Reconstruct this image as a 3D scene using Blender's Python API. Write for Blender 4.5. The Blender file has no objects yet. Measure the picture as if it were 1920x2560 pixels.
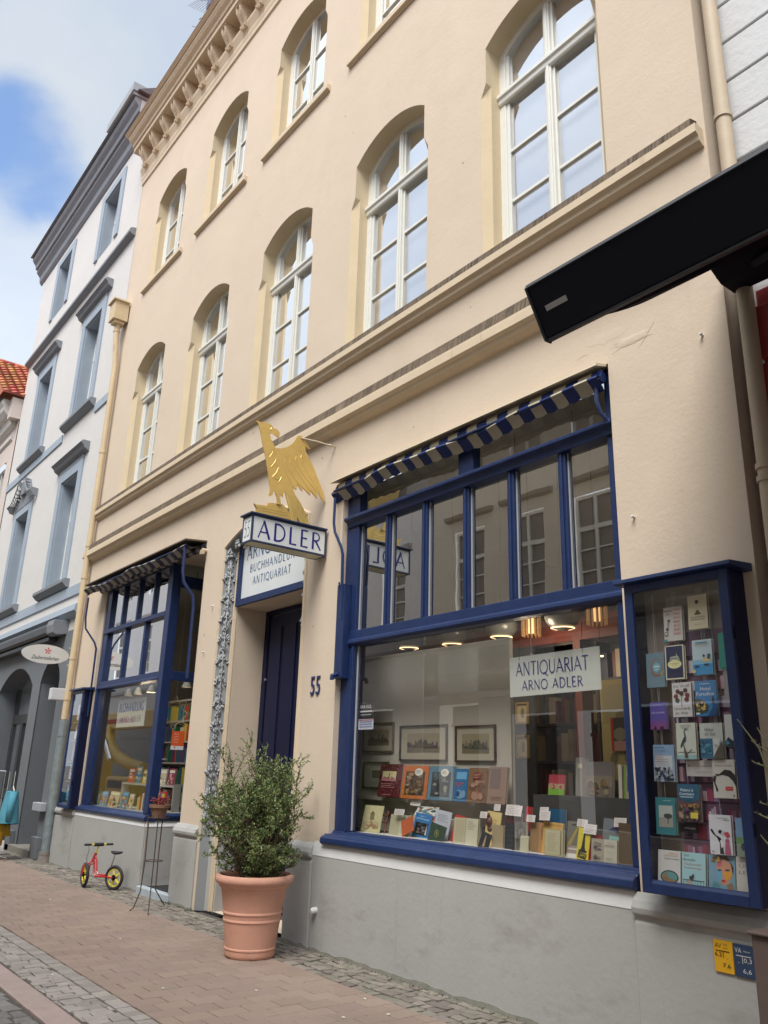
import bpy, bmesh, math, random
from mathutils import Vector, Matrix
R = math.radians
random.seed(7)
S = bpy.context.scene
COL = S.collection
W = 4.62          # y of the bookshop facade; the camera stands at the origin of x and y

# ------------------------------------------------------------------ camera
cam_d = bpy.data.cameras.new('camera'); cam = bpy.data.objects.new('camera', cam_d); COL.objects.link(cam)
def cam_axes(yaw, pit, rol):
    f = Vector((-math.sin(yaw)*math.cos(pit), math.cos(yaw)*math.cos(pit), math.sin(pit)))
    r = Vector((math.cos(yaw), math.sin(yaw), 0)); u = r.cross(f)
    return r*math.cos(rol)+u*math.sin(rol), -r*math.sin(rol)+u*math.cos(rol), f
r_, u_, f_ = cam_axes(R(52.558), R(17.791), R(1.686))
M = Matrix((r_, u_, -f_)).transposed().to_4x4(); M.translation = Vector((0, 0, 1.55))
cam.matrix_world = M
cam_d.sensor_fit = 'VERTICAL'; cam_d.sensor_height = 36; cam_d.lens = 2035.16/2560*36
cam_d.clip_end = 3000; cam_d.clip_start = .05
S.camera = cam
S.view_settings.view_transform = 'Standard'; S.view_settings.look = 'None'; S.view_settings.gamma = 1
S.view_settings.exposure = 1.69
S.cycles.max_bounces = 8; S.cycles.transparent_max_bounces = 16; S.cycles.caustics_reflective = False; S.cycles.caustics_refractive = False
S.cycles.use_denoising = True

# ------------------------------------------------------------------ sky and sun
SUN_EL, SUN_AZ = 56.0, 152.0      # azimuth measured from +y clockwise
wd = bpy.data.worlds.new('World'); S.world = wd; wd.use_nodes = True
nt = wd.node_tree; nt.nodes.clear()
def N(nt, t, **k):
    n = nt.nodes.new(t)
    for a, b in k.items():
        if hasattr(n, a): setattr(n, a, b)
        else: n.inputs[a.replace('_', ' ')].default_value = b
    return n
def L(nt, a, b): nt.links.new(a, b)
sky = N(nt, 'ShaderNodeTexSky', sky_type='NISHITA', sun_disc=False)
sky.sun_elevation = R(SUN_EL); sky.sun_rotation = R(SUN_AZ); sky.air_density = 1.0; sky.dust_density = .6; sky.ozone_density = 2
tc = N(nt, 'ShaderNodeTexCoord'); mp = N(nt, 'ShaderNodeMapping'); mp.inputs['Scale'].default_value = (1, 1, 1.7)
L(nt, tc.outputs['Generated'], mp.inputs['Vector'])
n1 = N(nt, 'ShaderNodeTexNoise'); n1.inputs['Scale'].default_value = 5.5; n1.inputs['Detail'].default_value = 7; n1.inputs['Roughness'].default_value = .5; n1.inputs['Distortion'].default_value = .25
L(nt, mp.outputs[0], n1.inputs['Vector'])
# a gap in the cloud cover, low in the west above the far roofs
gap = Vector((-.792, .112, .600)).normalized()
dp = N(nt, 'ShaderNodeVectorMath', operation='DOT_PRODUCT'); dp.inputs[1].default_value = gap
L(nt, tc.outputs['Generated'], dp.inputs[0])
mr = N(nt, 'ShaderNodeMapRange'); mr.inputs['From Min'].default_value = .9950; mr.inputs['From Max'].default_value = .9995
mr.inputs['To Min'].default_value = .32; mr.inputs['To Max'].default_value = -.05
L(nt, dp.outputs['Value'], mr.inputs['Value'])
ad = N(nt, 'ShaderNodeMath', operation='ADD'); L(nt, n1.outputs['Fac'], ad.inputs[0]); L(nt, mr.outputs[0], ad.inputs[1])
cr = N(nt, 'ShaderNodeMapRange', interpolation_type='SMOOTHSTEP'); cr.inputs['From Min'].default_value = .36; cr.inputs['From Max'].default_value = .72
L(nt, ad.outputs[0], cr.inputs['Value'])
n2 = N(nt, 'ShaderNodeTexNoise'); n2.inputs['Scale'].default_value = 2.1; n2.inputs['Detail'].default_value = 6
L(nt, mp.outputs[0], n2.inputs['Vector'])
cc = N(nt, 'ShaderNodeValToRGB'); e = cc.color_ramp.elements
e[0].position = .34; e[0].color = (.62, .74, .93, 1); e[1].position = .66; e[1].color = (.90, .95, 1.0, 1)
L(nt, n2.outputs['Fac'], cc.inputs['Fac'])
cs = N(nt, 'ShaderNodeVectorMath', operation='SCALE'); L(nt, cc.outputs[0], cs.inputs[0])
sz = N(nt, 'ShaderNodeSeparateXYZ'); L(nt, tc.outputs['Generated'], sz.inputs[0]); hz = N(nt, 'ShaderNodeMapRange', interpolation_type='SMOOTHSTEP')
hz.inputs['From Min'].default_value = .42; hz.inputs['From Max'].default_value = .66; hz.inputs['To Min'].default_value = 6.6; hz.inputs['To Max'].default_value = 5.3; L(nt, sz.outputs[2], hz.inputs['Value']); 
# the cloud cover glows more strongly round the veiled sun
sv = Vector((math.sin(R(SUN_AZ))*math.cos(R(SUN_EL)), math.cos(R(SUN_AZ))*math.cos(R(SUN_EL)), math.sin(R(SUN_EL))))
d2 = N(nt, 'ShaderNodeVectorMath', operation='DOT_PRODUCT'); d2.inputs[1].default_value = sv; L(nt, tc.outputs['Generated'], d2.inputs[0])
gm = N(nt, 'ShaderNodeMapRange', interpolation_type='SMOOTHSTEP'); gm.inputs['From Min'].default_value = .35; gm.inputs['From Max'].default_value = 1.0; gm.inputs['To Min'].default_value = 1.0; gm.inputs['To Max'].default_value = 2.1
L(nt, d2.outputs['Value'], gm.inputs['Value']); hm = N(nt, 'ShaderNodeMath', operation='MULTIPLY'); L(nt, hz.outputs[0], hm.inputs[0]); L(nt, gm.outputs[0], hm.inputs[1]); L(nt, hm.outputs[0], cs.inputs['Scale'])
mx = N(nt, 'ShaderNodeMix', data_type='RGBA'); L(nt, cr.outputs[0], mx.inputs[0]); sks = N(nt, 'ShaderNodeVectorMath', operation='SCALE'); sks.inputs['Scale'].default_value = 1.75; L(nt, sky.outputs[0], sks.inputs[0]); L(nt, sks.outputs[0], mx.inputs[6]); L(nt, cs.outputs[0], mx.inputs[7])
bg = N(nt, 'ShaderNodeBackground'); bg.inputs['Strength'].default_value = .05; L(nt, mx.outputs[2], bg.inputs['Color'])
wo = N(nt, 'ShaderNodeOutputWorld'); L(nt, bg.outputs[0], wo.inputs['Surface'])
sd = bpy.data.lights.new('sun', 'SUN'); sd.energy = 1.3; sd.angle = R(32); sd.color = (1, .96, .9)
sun = bpy.data.objects.new('sun', sd); COL.objects.link(sun)
el, az = R(SUN_EL), R(SUN_AZ)
sdir = Vector((math.sin(az)*math.cos(el), math.cos(az)*math.cos(el), math.sin(el)))
sun.rotation_euler = sdir.to_track_quat('Z', 'Y').to_euler(); sun.location = (0, -6, 20)

# ------------------------------------------------------------------ materials
def srgb(r, g, b):
    f = lambda c: (c/255/12.92) if c/255 <= .04045 else ((c/255+.055)/1.055)**2.4
    return (f(r), f(g), f(b), 1)
MC = {}
def mat(name, col, rough=.8, var=.0, vscale=3., bump=0., bscale=40., metal=0., spec=.5, island=0., coat=0., stain=None, grime=None, emit=None):
    """procedural principled material: base colour with noise variation, per-piece variation, bump and stains"""
    if name in MC: return MC[name]
    m = bpy.data.materials.new(name); MC[name] = m; m.use_nodes = True
    t = m.node_tree; b = t.nodes['Principled BSDF']
    if len(col) == 3: col = (*col, 1)
    b.inputs['Base Color'].default_value = col; b.inputs['Roughness'].default_value = rough
    b.inputs['Metallic'].default_value = metal; b.inputs['Specular IOR Level'].default_value = spec
    if coat: b.inputs['Coat Weight'].default_value = coat; b.inputs['Coat Roughness'].default_value = .12
    tcn = N(t, 'ShaderNodeTexCoord'); out = None
    if var:
        n = N(t, 'ShaderNodeTexNoise'); n.inputs['Scale'].default_value = vscale; n.inputs['Detail'].default_value = 5; n.inputs['Roughness'].default_value = .6
        L(t, tcn.outputs['Object'], n.inputs['Vector'])
        h = N(t, 'ShaderNodeHueSaturation'); h.inputs['Color'].default_value = col
        k = N(t, 'ShaderNodeMapRange'); k.inputs['From Min'].default_value = .25; k.inputs['From Max'].default_value = .75
        k.inputs['To Min'].default_value = 1-var; k.inputs['To Max'].default_value = 1+var
        L(t, n.outputs['Fac'], k.inputs['Value']); L(t, k.outputs[0], h.inputs['Value']); out = h.outputs[0]
    if island:
        g = N(t, 'ShaderNodeNewGeometry'); h = N(t, 'ShaderNodeHueSaturation')
        if out: L(t, out, h.inputs['Color'])
        else: h.inputs['Color'].default_value = col
        k = N(t, 'ShaderNodeMapRange'); k.inputs['To Min'].default_value = 1-island; k.inputs['To Max'].default_value = 1+island
        L(t, g.outputs['Random Per Island'], k.inputs['Value']); L(t, k.outputs[0], h.inputs['Value'])
        wn = N(t, 'ShaderNodeTexWhiteNoise', noise_dimensions='1D'); L(t, g.outputs['Random Per Island'], wn.inputs['W'])
        k2 = N(t, 'ShaderNodeMapRange'); k2.inputs['To Min'].default_value = .5-.035*min(1, island*4); k2.inputs['To Max'].default_value = .5+.035*min(1, island*4)
        L(t, wn.outputs['Value'], k2.inputs['Value']); L(t, k2.outputs[0], h.inputs['Hue'])
        out = h.outputs[0]
    for st in ([stain] if stain else []) + ([grime] if grime else []):
        # st = (colour, scale xyz, threshold lo, hi, strength)
        c2, sc, lo, hi, amt = st
        mpn = N(t, 'ShaderNodeMapping'); mpn.inputs['Scale'].default_value = sc; L(t, tcn.outputs['Object'], mpn.inputs['Vector'])
        n = N(t, 'ShaderNodeTexNoise'); n.inputs['Scale'].default_value = 1; n.inputs['Detail'].default_value = 6; n.inputs['Roughness'].default_value = .65
        L(t, mpn.outputs[0], n.inputs['Vector'])
        k = N(t, 'ShaderNodeMapRange'); k.inputs['From Min'].default_value = lo; k.inputs['From Max'].default_value = hi
        k.inputs['To Max'].default_value = amt
        L(t, n.outputs['Fac'], k.inputs['Value'])
        x = N(t, 'ShaderNodeMix', data_type='RGBA'); L(t, k.outputs[0], x.inputs[0]); x.inputs[7].default_value = (*c2[:3], 1)
        if out: L(t, out, x.inputs[6])
        else: x.inputs[6].default_value = col
        out = x.outputs[2]
    if out: L(t, out, b.inputs['Base Color'])
    if bump:
        n = N(t, 'ShaderNodeTexNoise'); n.inputs['Scale'].default_value = bscale; n.inputs['Detail'].default_value = 6; n.inputs['Roughness'].default_value = .6
        L(t, tcn.outputs['Object'], n.inputs['Vector'])
        n3 = N(t, 'ShaderNodeTexNoise'); n3.inputs['Scale'].default_value = bscale/9; n3.inputs['Detail'].default_value = 3
        L(t, tcn.outputs['Object'], n3.inputs['Vector'])
        a = N(t, 'ShaderNodeMath', operation='MULTIPLY_ADD'); a.inputs[1].default_value = 2.2; L(t, n3.outputs['Fac'], a.inputs[0]); L(t, n.outputs['Fac'], a.inputs[2])
        bp = N(t, 'ShaderNodeBump'); bp.inputs['Strength'].default_value = bump; bp.inputs['Distance'].default_value = .01
        L(t, a.outputs[0], bp.inputs['Height']); L(t, bp.outputs[0], b.inputs['Normal'])
    if emit: b.inputs['Emission Color'].default_value = (*emit[0][:3], 1); b.inputs['Emission Strength'].default_value = emit[1]
    return m

def glass_mat(name, tint=(1, 1, 1), boost=1.7, wav=.0, wscale=2., dirt=0.):
    m = bpy.data.materials.new(name); MC[name] = m; m.use_nodes = True; t = m.node_tree; t.nodes.clear()
    # Schlick reflectance, the same from either side of the sheet
    ge = N(t, 'ShaderNodeNewGeometry'); dt = N(t, 'ShaderNodeVectorMath', operation='DOT_PRODUCT'); L(t, ge.outputs['Incoming'], dt.inputs[0]); L(t, ge.outputs['True Normal'], dt.inputs[1])
    ab = N(t, 'ShaderNodeMath', operation='ABSOLUTE'); L(t, dt.outputs['Value'], ab.inputs[0])
    om = N(t, 'ShaderNodeMath', operation='SUBTRACT', use_clamp=True); om.inputs[0].default_value = 1; L(t, ab.outputs[0], om.inputs[1])
    pw = N(t, 'ShaderNodeMath', operation='POWER'); pw.inputs[1].default_value = 5; L(t, om.outputs[0], pw.inputs[0])
    ma = N(t, 'ShaderNodeMath', operation='MULTIPLY_ADD'); ma.inputs[1].default_value = .96; ma.inputs[2].default_value = .04; L(t, pw.outputs[0], ma.inputs[0])
    mu = N(t, 'ShaderNodeMath', operation='MULTIPLY', use_clamp=True); mu.inputs[1].default_value = boost; L(t, ma.outputs[0], mu.inputs[0])
    tr = N(t, 'ShaderNodeBsdfTransparent'); tr.inputs[0].default_value = (*tint, 1)
    gl = N(t, 'ShaderNodeBsdfGlossy'); gl.inputs['Roughness'].default_value = .0; gl.inputs['Color'].default_value = (.97, .98, 1, 1)
    if wav:
        tcn = N(t, 'ShaderNodeTexCoord'); n = N(t, 'ShaderNodeTexNoise'); n.inputs['Scale'].default_value = wscale; n.inputs['Detail'].default_value = 1
        L(t, tcn.outputs['Object'], n.inputs['Vector']); bp = N(t, 'ShaderNodeBump'); bp.inputs['Strength'].default_value = wav; bp.inputs['Distance'].default_value = .01
        L(t, n.outputs['Fac'], bp.inputs['Height']); L(t, bp.outputs[0], gl.inputs['Normal'])
    mxs = N(t, 'ShaderNodeMixShader'); L(t, mu.outputs[0], mxs.inputs[0]); L(t, tr.outputs[0], mxs.inputs[1]); L(t, gl.outputs[0], mxs.inputs[2])
    o = N(t, 'ShaderNodeOutputMaterial'); L(t, mxs.outputs[0], o.inputs['Surface'])
    return m

PL = mat('cream_plaster', (.64, .53, .412), .9, .035, 1.1, .22, 34., stain=((.50, .39, .28), (1.1, 1.1, .5), .55, .8, .30), grime=((.40, .31, .22), (7, 7, .35), .62, .85, .22))
PLY = mat('yellow_plaster', (.64, .52, .345), .9, .04, 2., .3, 30.)
PLM = mat('cream_moulding', (.64, .52, .37), .8, .05, 4., .2, 40., stain=((.16, .11, .07), (9, 9, .5), .60, .82, .45))
WEATH = mat('weathered_moulding', (.17, .125, .085), .95, .3, 9., .5, 60., stain=((.05, .036, .026), (75, 6, .9), .46, .60, .9), grime=((.42, .33, .23), (3, 3, 3), .58, .75, .6))
BLUE = mat('blue_paint', (.012, .028, .098), .45, .18, 7., .2, 60., spec=.4, coat=.1, stain=((.05, .07, .14), (6, 6, 2), .60, .78, .35))
BLUED = mat('dark_blue_paint', (.0045, .007, .034), .5, .1, 5., .1, 50., spec=.3)
GREY = mat('grey_plinth_plaster', (.40, .40, .385), .9, .04, 2.2, .25, 24., stain=((.17, .155, .12), (1.6, 1.6, 3.2), .57, .78, .5), grime=((.23, .22, .19), (14, 14, .9), .6, .8, .35))
GREYD = mat('damp_plinth_foot', (.27, .265, .23), .9, .2, 5., .7, 22., stain=((.09, .09, .05), (5, 5, 9), .52, .72, .7))
WHITE = mat('white_sill_paint', (.66, .67, .67), .6, .04, 4., .25, 30.)
WFR = mat('white_window_paint', (.74, .74, .69), .45, .03, 6., .1, 60.)
GLASS = glass_mat('window_glass', (.98, .99, .98), 3.4, .03, 1.6)
GLASSU = glass_mat('old_window_glass', (.90, .93, .92), 9.5, .06, 2.2)
GLASSL = glass_mat('left_window_glass', (.93, .95, .94), 2.3, .03, 1.6)
GLASSB = glass_mat('case_glass', (.99, 1, 1), 1.8, .02, 2.)
DARK = mat('dark_interior', (.035, .033, .032), .9)
GOLD = mat('gold_leaf', (.74, .52, .17), .45, .08, 9., .25, 35., metal=.5)
GOLDL = mat('gold_edge', (.92, .72, .30), .3, metal=.7)
BLACK = mat('black_paint', (.006, .007, .013), .75, .1, 8., spec=.2)
IRON = mat('rusty_iron', (.075, .045, .035), .7, .3, 20.)
LETB = mat('blue_lettering', srgb(30, 24, 120), .5)
LETT = mat('teal_blue_lettering', srgb(40, 84, 128), .5)
LETK = mat('black_lettering', (.02, .02, .022), .6)
LETW = mat('white_lettering', (.78, .78, .78), .6)

# ------------------------------------------------------------------ mesh helpers
class MB:
    def __init__(s): s.v = []; s.f = []; s.m = []
    def add(s, vs, fs, m=0):
        o = len(s.v); s.v += [tuple(v) for v in vs]; s.f += [tuple(i+o for i in f) for f in fs]; s.m += [m]*len(fs); return s
    def box(s, x0, x1, y0, y1, z0, z1, m=0):
        v = [(x, y, z) for x in (x0, x1) for y in (y0, y1) for z in (z0, z1)]
        return s.add(v, [(0, 1, 3, 2), (4, 6, 7, 5), (0, 4, 5, 1), (2, 3, 7, 6), (0, 2, 6, 4), (1, 5, 7, 3)], m)
    def poly(s, pts, m=0): return s.add(pts, [tuple(range(len(pts)))], m)
    def prism(s, p2, a, b, fn, m=0, caps=True):
        n = len(p2); vs = [fn(u, v, a) for u, v in p2]+[fn(u, v, b) for u, v in p2]
        fs = [(i, (i+1) % n, n+(i+1) % n, n+i) for i in range(n)]
        if caps: fs += [tuple(range(n))[::-1], tuple(range(n, 2*n))]
        return s.add(vs, fs, m)
    def ex(s, p, x0, x1, m=0): return s.prism(p, x0, x1, lambda u, v, w: (w, u, v), m)      # (y,z) profile along x
    def ey(s, p, y0, y1, m=0): return s.prism(p, y0, y1, lambda u, v, w: (u, w, v), m)      # (x,z) outline along y
    def ez(s, p, z0, z1, m=0): return s.prism(p, z0, z1, lambda u, v, w: (u, v, w), m)      # (x,y) outline along z
    def exx(s, p, x0, x1, m=0): return s.prism(p, x0, x1, lambda u, v, w: (w, u, v), m)
    def tube(s, pts, r, n=8, m=0, closed=False):
        pts = [Vector(p) for p in pts]; rs = r if isinstance(r, (list, tuple)) else [r]*len(pts)
        base = len(s.v); prev = None; K = len(pts)
        for i, p in enumerate(pts):
            a = pts[(i-1) % K] if (i or closed) else p; b = pts[(i+1) % K] if (i < K-1 or closed) else p
            d = (b-a).normalized() if (b-a).length > 1e-9 else Vector((0, 0, 1))
            if prev is None:
                prev = d.orthogonal().normalized()
            u = (prev-d*prev.dot(d)); u = u.normalized() if u.length > 1e-6 else d.orthogonal().normalized(); prev = u; w = d.cross(u)
            for k in range(n):
                an = 2*math.pi*k/n; s.v.append(tuple(p+(u*math.cos(an)+w*math.sin(an))*rs[i]))
        for i in range(K-1 if not closed else K):
            j = (i+1) % K
            for k in range(n):
                s.f.append((base+i*n+k, base+i*n+(k+1) % n, base+j*n+(k+1) % n, base+j*n+k)); s.m.append(m)
        if not closed:
            s.f.append(tuple(base+k for k in range(n))[::-1]); s.m.append(m)
            s.f.append(tuple(base+(K-1)*n+k for k in range(n))); s.m.append(m)
        return s
    def lathe(s, prof, cx, cy, cz=0, n=40, m=0):
        base = len(s.v)
        for r, z in prof:
            for k in range(n):
                an = 2*math.pi*k/n; s.v.append((cx+r*math.cos(an), cy+r*math.sin(an), cz+z))
        for i in range(len(prof)-1):
            for k in range(n):
                s.f.append((base+i*n+k, base+i*n+(k+1) % n, base+(i+1)*n+(k+1) % n, base+(i+1)*n+k)); s.m.append(m)
        return s
    def ball(s, c, r, sc=(1, 1, 1), n=8, m=0):
        base = len(s.v); K = n//2
        rot = Matrix.Identity(3)
        for i in range(K+1):
            th = math.pi*i/K
            for k in range(n):
                ph = 2*math.pi*k/n
                s.v.append((c[0]+r*sc[0]*math.sin(th)*math.cos(ph), c[1]+r*sc[1]*math.sin(th)*math.sin(ph), c[2]+r*sc[2]*math.cos(th)))
        for i in range(K):
            for k in range(n):
                s.f.append((base+i*n+k, base+i*n+(k+1) % n, base+(i+1)*n+(k+1) % n, base+(i+1)*n+k)); s.m.append(m)
        return s
    def build(s, name, mats, parent=None, smooth=False, bevel=0., fix=True, seg=2):
        me = bpy.data.meshes.new(name); me.from_pydata(s.v, [], s.f); me.update()
        for x in (mats if isinstance(mats, (list, tuple)) else [mats]): me.materials.append(x)
        for p, i in zip(me.polygons, s.m): p.material_index = i; p.use_smooth = bool(smooth)
        if fix:
            b = bmesh.new(); b.from_mesh(me)
            if smooth: bmesh.ops.remove_doubles(b, verts=b.verts, dist=1e-5)
            bmesh.ops.recalc_face_normals(b, faces=b.faces); b.to_mesh(me); b.free()
        o = bpy.data.objects.new(name, me); COL.objects.link(o)
        if smooth and smooth != 'all':
            try: me.set_sharp_from_angle(angle=R(38))
            except Exception: pass
        if bevel:
            bm_ = o.modifiers.new('bevel', 'BEVEL'); bm_.width = bevel; bm_.segments = seg; bm_.limit_method = 'ANGLE'; bm_.angle_limit = R(40)
        if parent is not None: attach(o, parent)
        return o
WM = {}
def attach(o, parent):
    o.parent = parent; m = WM.get(parent.name)
    if m is not None: o.matrix_parent_inverse = m.inverted()
    return o
def tag(o, label=None, cat=None, group=None, kind=None):
    if label: o['label'] = label
    if cat: o['category'] = cat
    if group: o['group'] = group
    if kind: o['kind'] = kind
    return o
def thing(name, label, cat, loc=(0, 0, 0), group=None, kind=None):
    o = bpy.data.objects.new(name, None); COL.objects.link(o); o.location = loc; o.empty_display_size = .1
    WM[o.name] = Matrix.Translation(loc); return tag(o, label, cat, group, kind)
def copy_tree(o, parent=None, dx=(0, 0, 0)):
    c = o.copy(); COL.objects.link(c)
    if parent is not None:
        inv = o.matrix_parent_inverse.copy(); c.parent = parent; c.matrix_parent_inverse = inv
    c.location = Vector(c.location)+Vector(dx)
    for ch in [k for k in bpy.data.objects if k.parent == o and k is not c]:
        copy_tree(ch, c)
    return c
TXT = {}
def text_geo(s_, shear=0., space=1.):
    k = (s_, shear, space)
    if k in TXT: return TXT[k]
    cu = bpy.data.curves.new('t', 'FONT'); cu.body = s_; cu.size = 1; cu.shear = shear; cu.space_character = space; cu.resolution_u = 2; cu.fill_mode = 'FRONT'
    o = bpy.data.objects.new('t', cu); COL.objects.link(o)
    dg = bpy.context.evaluated_depsgraph_get(); me = bpy.data.meshes.new_from_object(o.evaluated_get(dg))
    vs = [tuple(v.co) for v in me.vertices]; fs = [tuple(p.vertices) for p in me.polygons]
    bpy.data.objects.remove(o); bpy.data.curves.remove(cu); bpy.data.meshes.remove(me)
    xs = [v[0] for v in vs] or [0]; ys = [v[1] for v in vs] or [0]
    TXT[k] = (vs, fs, min(xs), max(xs), min(ys), max(ys)); return TXT[k]
def text(mb, s_, o, w, h=None, xd=(1, 0, 0), ud=(0, 0, 1), m=0, shear=0., space=1., align='c'):
    """flat lettering fitted to width w (and height h) with its lower left/centre at o"""
    vs, fs, x0, x1, y0, y1 = text_geo(s_, shear, space)
    kx = w/(x1-x0); ky = (h/(y1-y0)) if h else kx
    xd, ud, o = Vector(xd), Vector(ud), Vector(o)
    ox = -w/2 if align == 'c' else 0
    mb.add([o+xd*((v[0]-x0)*kx+ox)+ud*((v[1]-y0)*ky) for v in vs], fs, m)
# a flared roman capital alphabet drawn as tapering strokes: (points, width at start, width at end)
def arc(cx, cy, rx, ry, a0, a1, n=12):
    return [(cx+rx*math.cos(R(a0+(a1-a0)*i/n)), cy+ry*math.sin(R(a0+(a1-a0)*i/n))) for i in range(n+1)]
T, F, M_ = .125, .065, .09
GL = {
 'A': (.82, [([(.04, 0), (.40, 1.0)], F, F), ([(.36, 1.0), (.78, 0)], T, T), ([(.16, .34), (.62, .34)], F, F)]),
 'B': (.62, [([(.12, 0), (.12, 1)], T, T), ([(.12, .97)]+arc(.26, .76, .24, .21, 90, -90)+[(.12, .55)], F, M_), ([(.20, .52)]+arc(.28, .28, .29, .25, 90, -90)+[(.12, .03)], M_, F)]),
 'C': (.78, [(arc(.50, .5, .44, .48, 50, 310, 18), M_, M_)]),
 'D': (.84, [([(.12, 0), (.12, 1)], T, T), ([(.12, .97)]+arc(.30, .5, .46, .47, 90, -90, 16)+[(.12, .03)], M_, M_)]),
 'E': (.60, [([(.12, 0), (.12, 1)], T, T), ([(.12, .97), (.52, .97)], F, M_), ([(.12, .52), (.48, .52)], F, M_), ([(.12, .03), (.56, .03)], F, M_)]),
 'G': (.84, [(arc(.50, .5, .44, .48, 50, 330, 18), M_, M_), ([(.78, .05), (.78, .45)], M_, M_)]),
 'H': (.80, [([(.12, 0), (.12, 1)], T, T), ([(.68, 0), (.68, 1)], T, T), ([(.12, .52), (.68, .52)], F, F)]),
 'I': (.26, [([(.13, 0), (.13, 1)], T, T)]),
 'L': (.58, [([(.12, 0), (.12, 1)], T, T), ([(.12, .03), (.54, .03)], F, M_)]),
 'N': (.84, [([(.12, 0), (.12, 1)], F, F), ([(.10, 1), (.72, 0)], T, T), ([(.72, 0), (.72, 1)], F, F)]),
 'O': (.96, [(arc(.48, .5, .43, .48, 0, 360, 24), M_, M_)]),
 'Q': (.98, [(arc(.48, .5, .43, .48, 0, 360, 24), M_, M_), ([(.50, .10), (.95, -.16)], M_, F)]),
 'R': (.70, [([(.12, 0), (.12, 1)], T, T), ([(.12, .97)]+arc(.30, .74, .26, .23, 90, -90)+[(.12, .51)], F, M_), ([(.30, .51), (.68, 0)], T, M_)]),
 'T': (.70, [([(.35, 0), (.35, 1)], T, T), ([(.03, .97), (.67, .97)], M_, M_)]),
 'U': (.80, [([(.12, 1), (.12, .38)]+arc(.40, .36, .28, .34, 180, 360)+[(.68, 1)], T, F)]),
 '5': (.60, [([(.50, .97), (.16, .97)], M_, F), ([(.16, .97), (.11, .52)], F, F), ([(.11, .52)]+arc(.24, .30, .29, .28, 100, -120), M_, M_)]),
 ' ': (.42, [])}
def capitals(mb, s_, o, w, h, xd=(1, 0, 0), ud=(0, 0, 1), m=0, gap=.10, bold=1.):
    xd, ud, o = Vector(xd), Vector(ud), Vector(o); nd = xd.cross(ud)
    tot = sum(GL[c][0]+gap for c in s_)-gap; kx = w/tot; px = 0; q = 0
    for c in s_:
        for pts, w0, w1 in GL[c][1]:
            K = len(pts); lf = []; rt = []; q += 1
            for i, p in enumerate(pts):
                a = pts[max(i-1, 0)]; b = pts[min(i+1, K-1)]; d = Vector((b[0]-a[0], b[1]-a[1])); d = d.normalized() if d.length else Vector((1, 0))
                wd_ = (w0+(w1-w0)*i/(K-1))/2*bold; nn = Vector((-d.y, d.x))*wd_
                lf.append((p[0]+nn.x, p[1]+nn.y)); rt.append((p[0]-nn.x, p[1]-nn.y))
            fnc = lambda p: o+xd*((px+p[0])*kx-w/2)+ud*(p[1]*h)+nd*(.00015*(q % 7))
            vs = [fnc(p) for p in lf]+[fnc(p) for p in rt]
            mb.add(vs, [(i, i+1, K+i+1, K+i) for i in range(K-1)], m)
        px += GL[c][0]+gap
def slab(mb, x0, x1, z0, z1, y, m=0, t=.004): mb.box(x0, x1, y-t, y, z0, z1, m)
def wall_grid(mb, x0, x1, z0, z1, y, holes, m=0):
    xs = sorted({x0, x1}|{h[i] for h in holes for i in (0, 1) if x0 < h[i] < x1}); zs = sorted({z0, z1}|{h[i] for h in holes for i in (2, 3) if z0 < h[i] < z1})
    idx = {}
    for i, x in enumerate(xs):
        for j, z in enumerate(zs): idx[i, j] = len(mb.v)+i*len(zs)+j
    base = [(x, y, z) for x in xs for z in zs]; mb.v += base
    for i in range(len(xs)-1):
        for j in range(len(zs)-1):
            cx, cz = (xs[i]+xs[i+1])/2, (zs[j]+zs[j+1])/2
            if any(h[0] < cx < h[1] and h[2] < cz < h[3] for h in holes): continue
            mb.f.append((idx[i, j], idx[i+1, j], idx[i+1, j+1], idx[i, j+1])); mb.m.append(m)
# ------------------------------------------------------------------ bookshop building
shop = thing('bookshop_building', 'cream plastered four storey bookshop house with blue shop windows and arched white windows', 'building', (-8.6, W, 0))
hw, ow = .635, .705
def archpts(h, zs, zc, n=14):
    s_ = zc-zs; r = (h*h+s_*s_)/(2*s_); c = zc-r; a = math.asin(h/r)
    return [(r*math.sin(-a+2*a*i/n), c+r*math.cos(-a+2*a*i/n)) for i in range(n+1)]
CX = [-3.93, -6.15, -8.40, -10.72, -13.10]
ROW = {'A': (6.05, 8.59, 8.83, 8.00, 8.15), 'B': (10.40, 12.33, 12.57, 11.86, 12.0)}
wall = MB(); holes = []
for k, (zb, zs, zc, zch, zap) in ROW.items():
    for cx in CX: holes.append((cx-ow, cx+ow, zb, zc))
holes += [(-13.74, -9.98, .86, 4.42), (-10.98, -10.04, -.1, .86), (-9.43, -7.37, -.1, 4.56), (-6.74, -3.33, .86, 4.52)]
wall_grid(wall, -14.98, -2.38, -.05, 14.0, W, holes)
for k, (zb, zs, zc, zch, zap) in ROW.items():
    ar = archpts(hw, zs, zc)
    for cx in CX:
        half = len(ar)//2
        Lp = [(-ow, zch), (-hw, zap)]+ar[:half+1]+[(-ow, zc)]
        wall.poly([(cx+x, W, z) for x, z in Lp]); wall.poly([(cx-x, W, z) for x, z in Lp][::-1])
# portal head: fill the spandrels of the flat arch
pa = [(-8.40+x, z) for x, z in archpts(1.03, 4.30, 4.56)]
h_ = len(pa)//2
wall.poly([(x, W, z) for x, z in pa[:h_+1]]+[(-9.43, W, 4.56)]); wall.poly([(x, W, z) for x, z in pa[h_:]]+[(-7.37, W, 4.56)])
wall.poly([(-2.38, W, -.05), (-2.38, W+.7, -.05), (-2.38, W+.7, 14), (-2.38, W, 14)])
wall.build('wall', PL, shop, fix=False)
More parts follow.
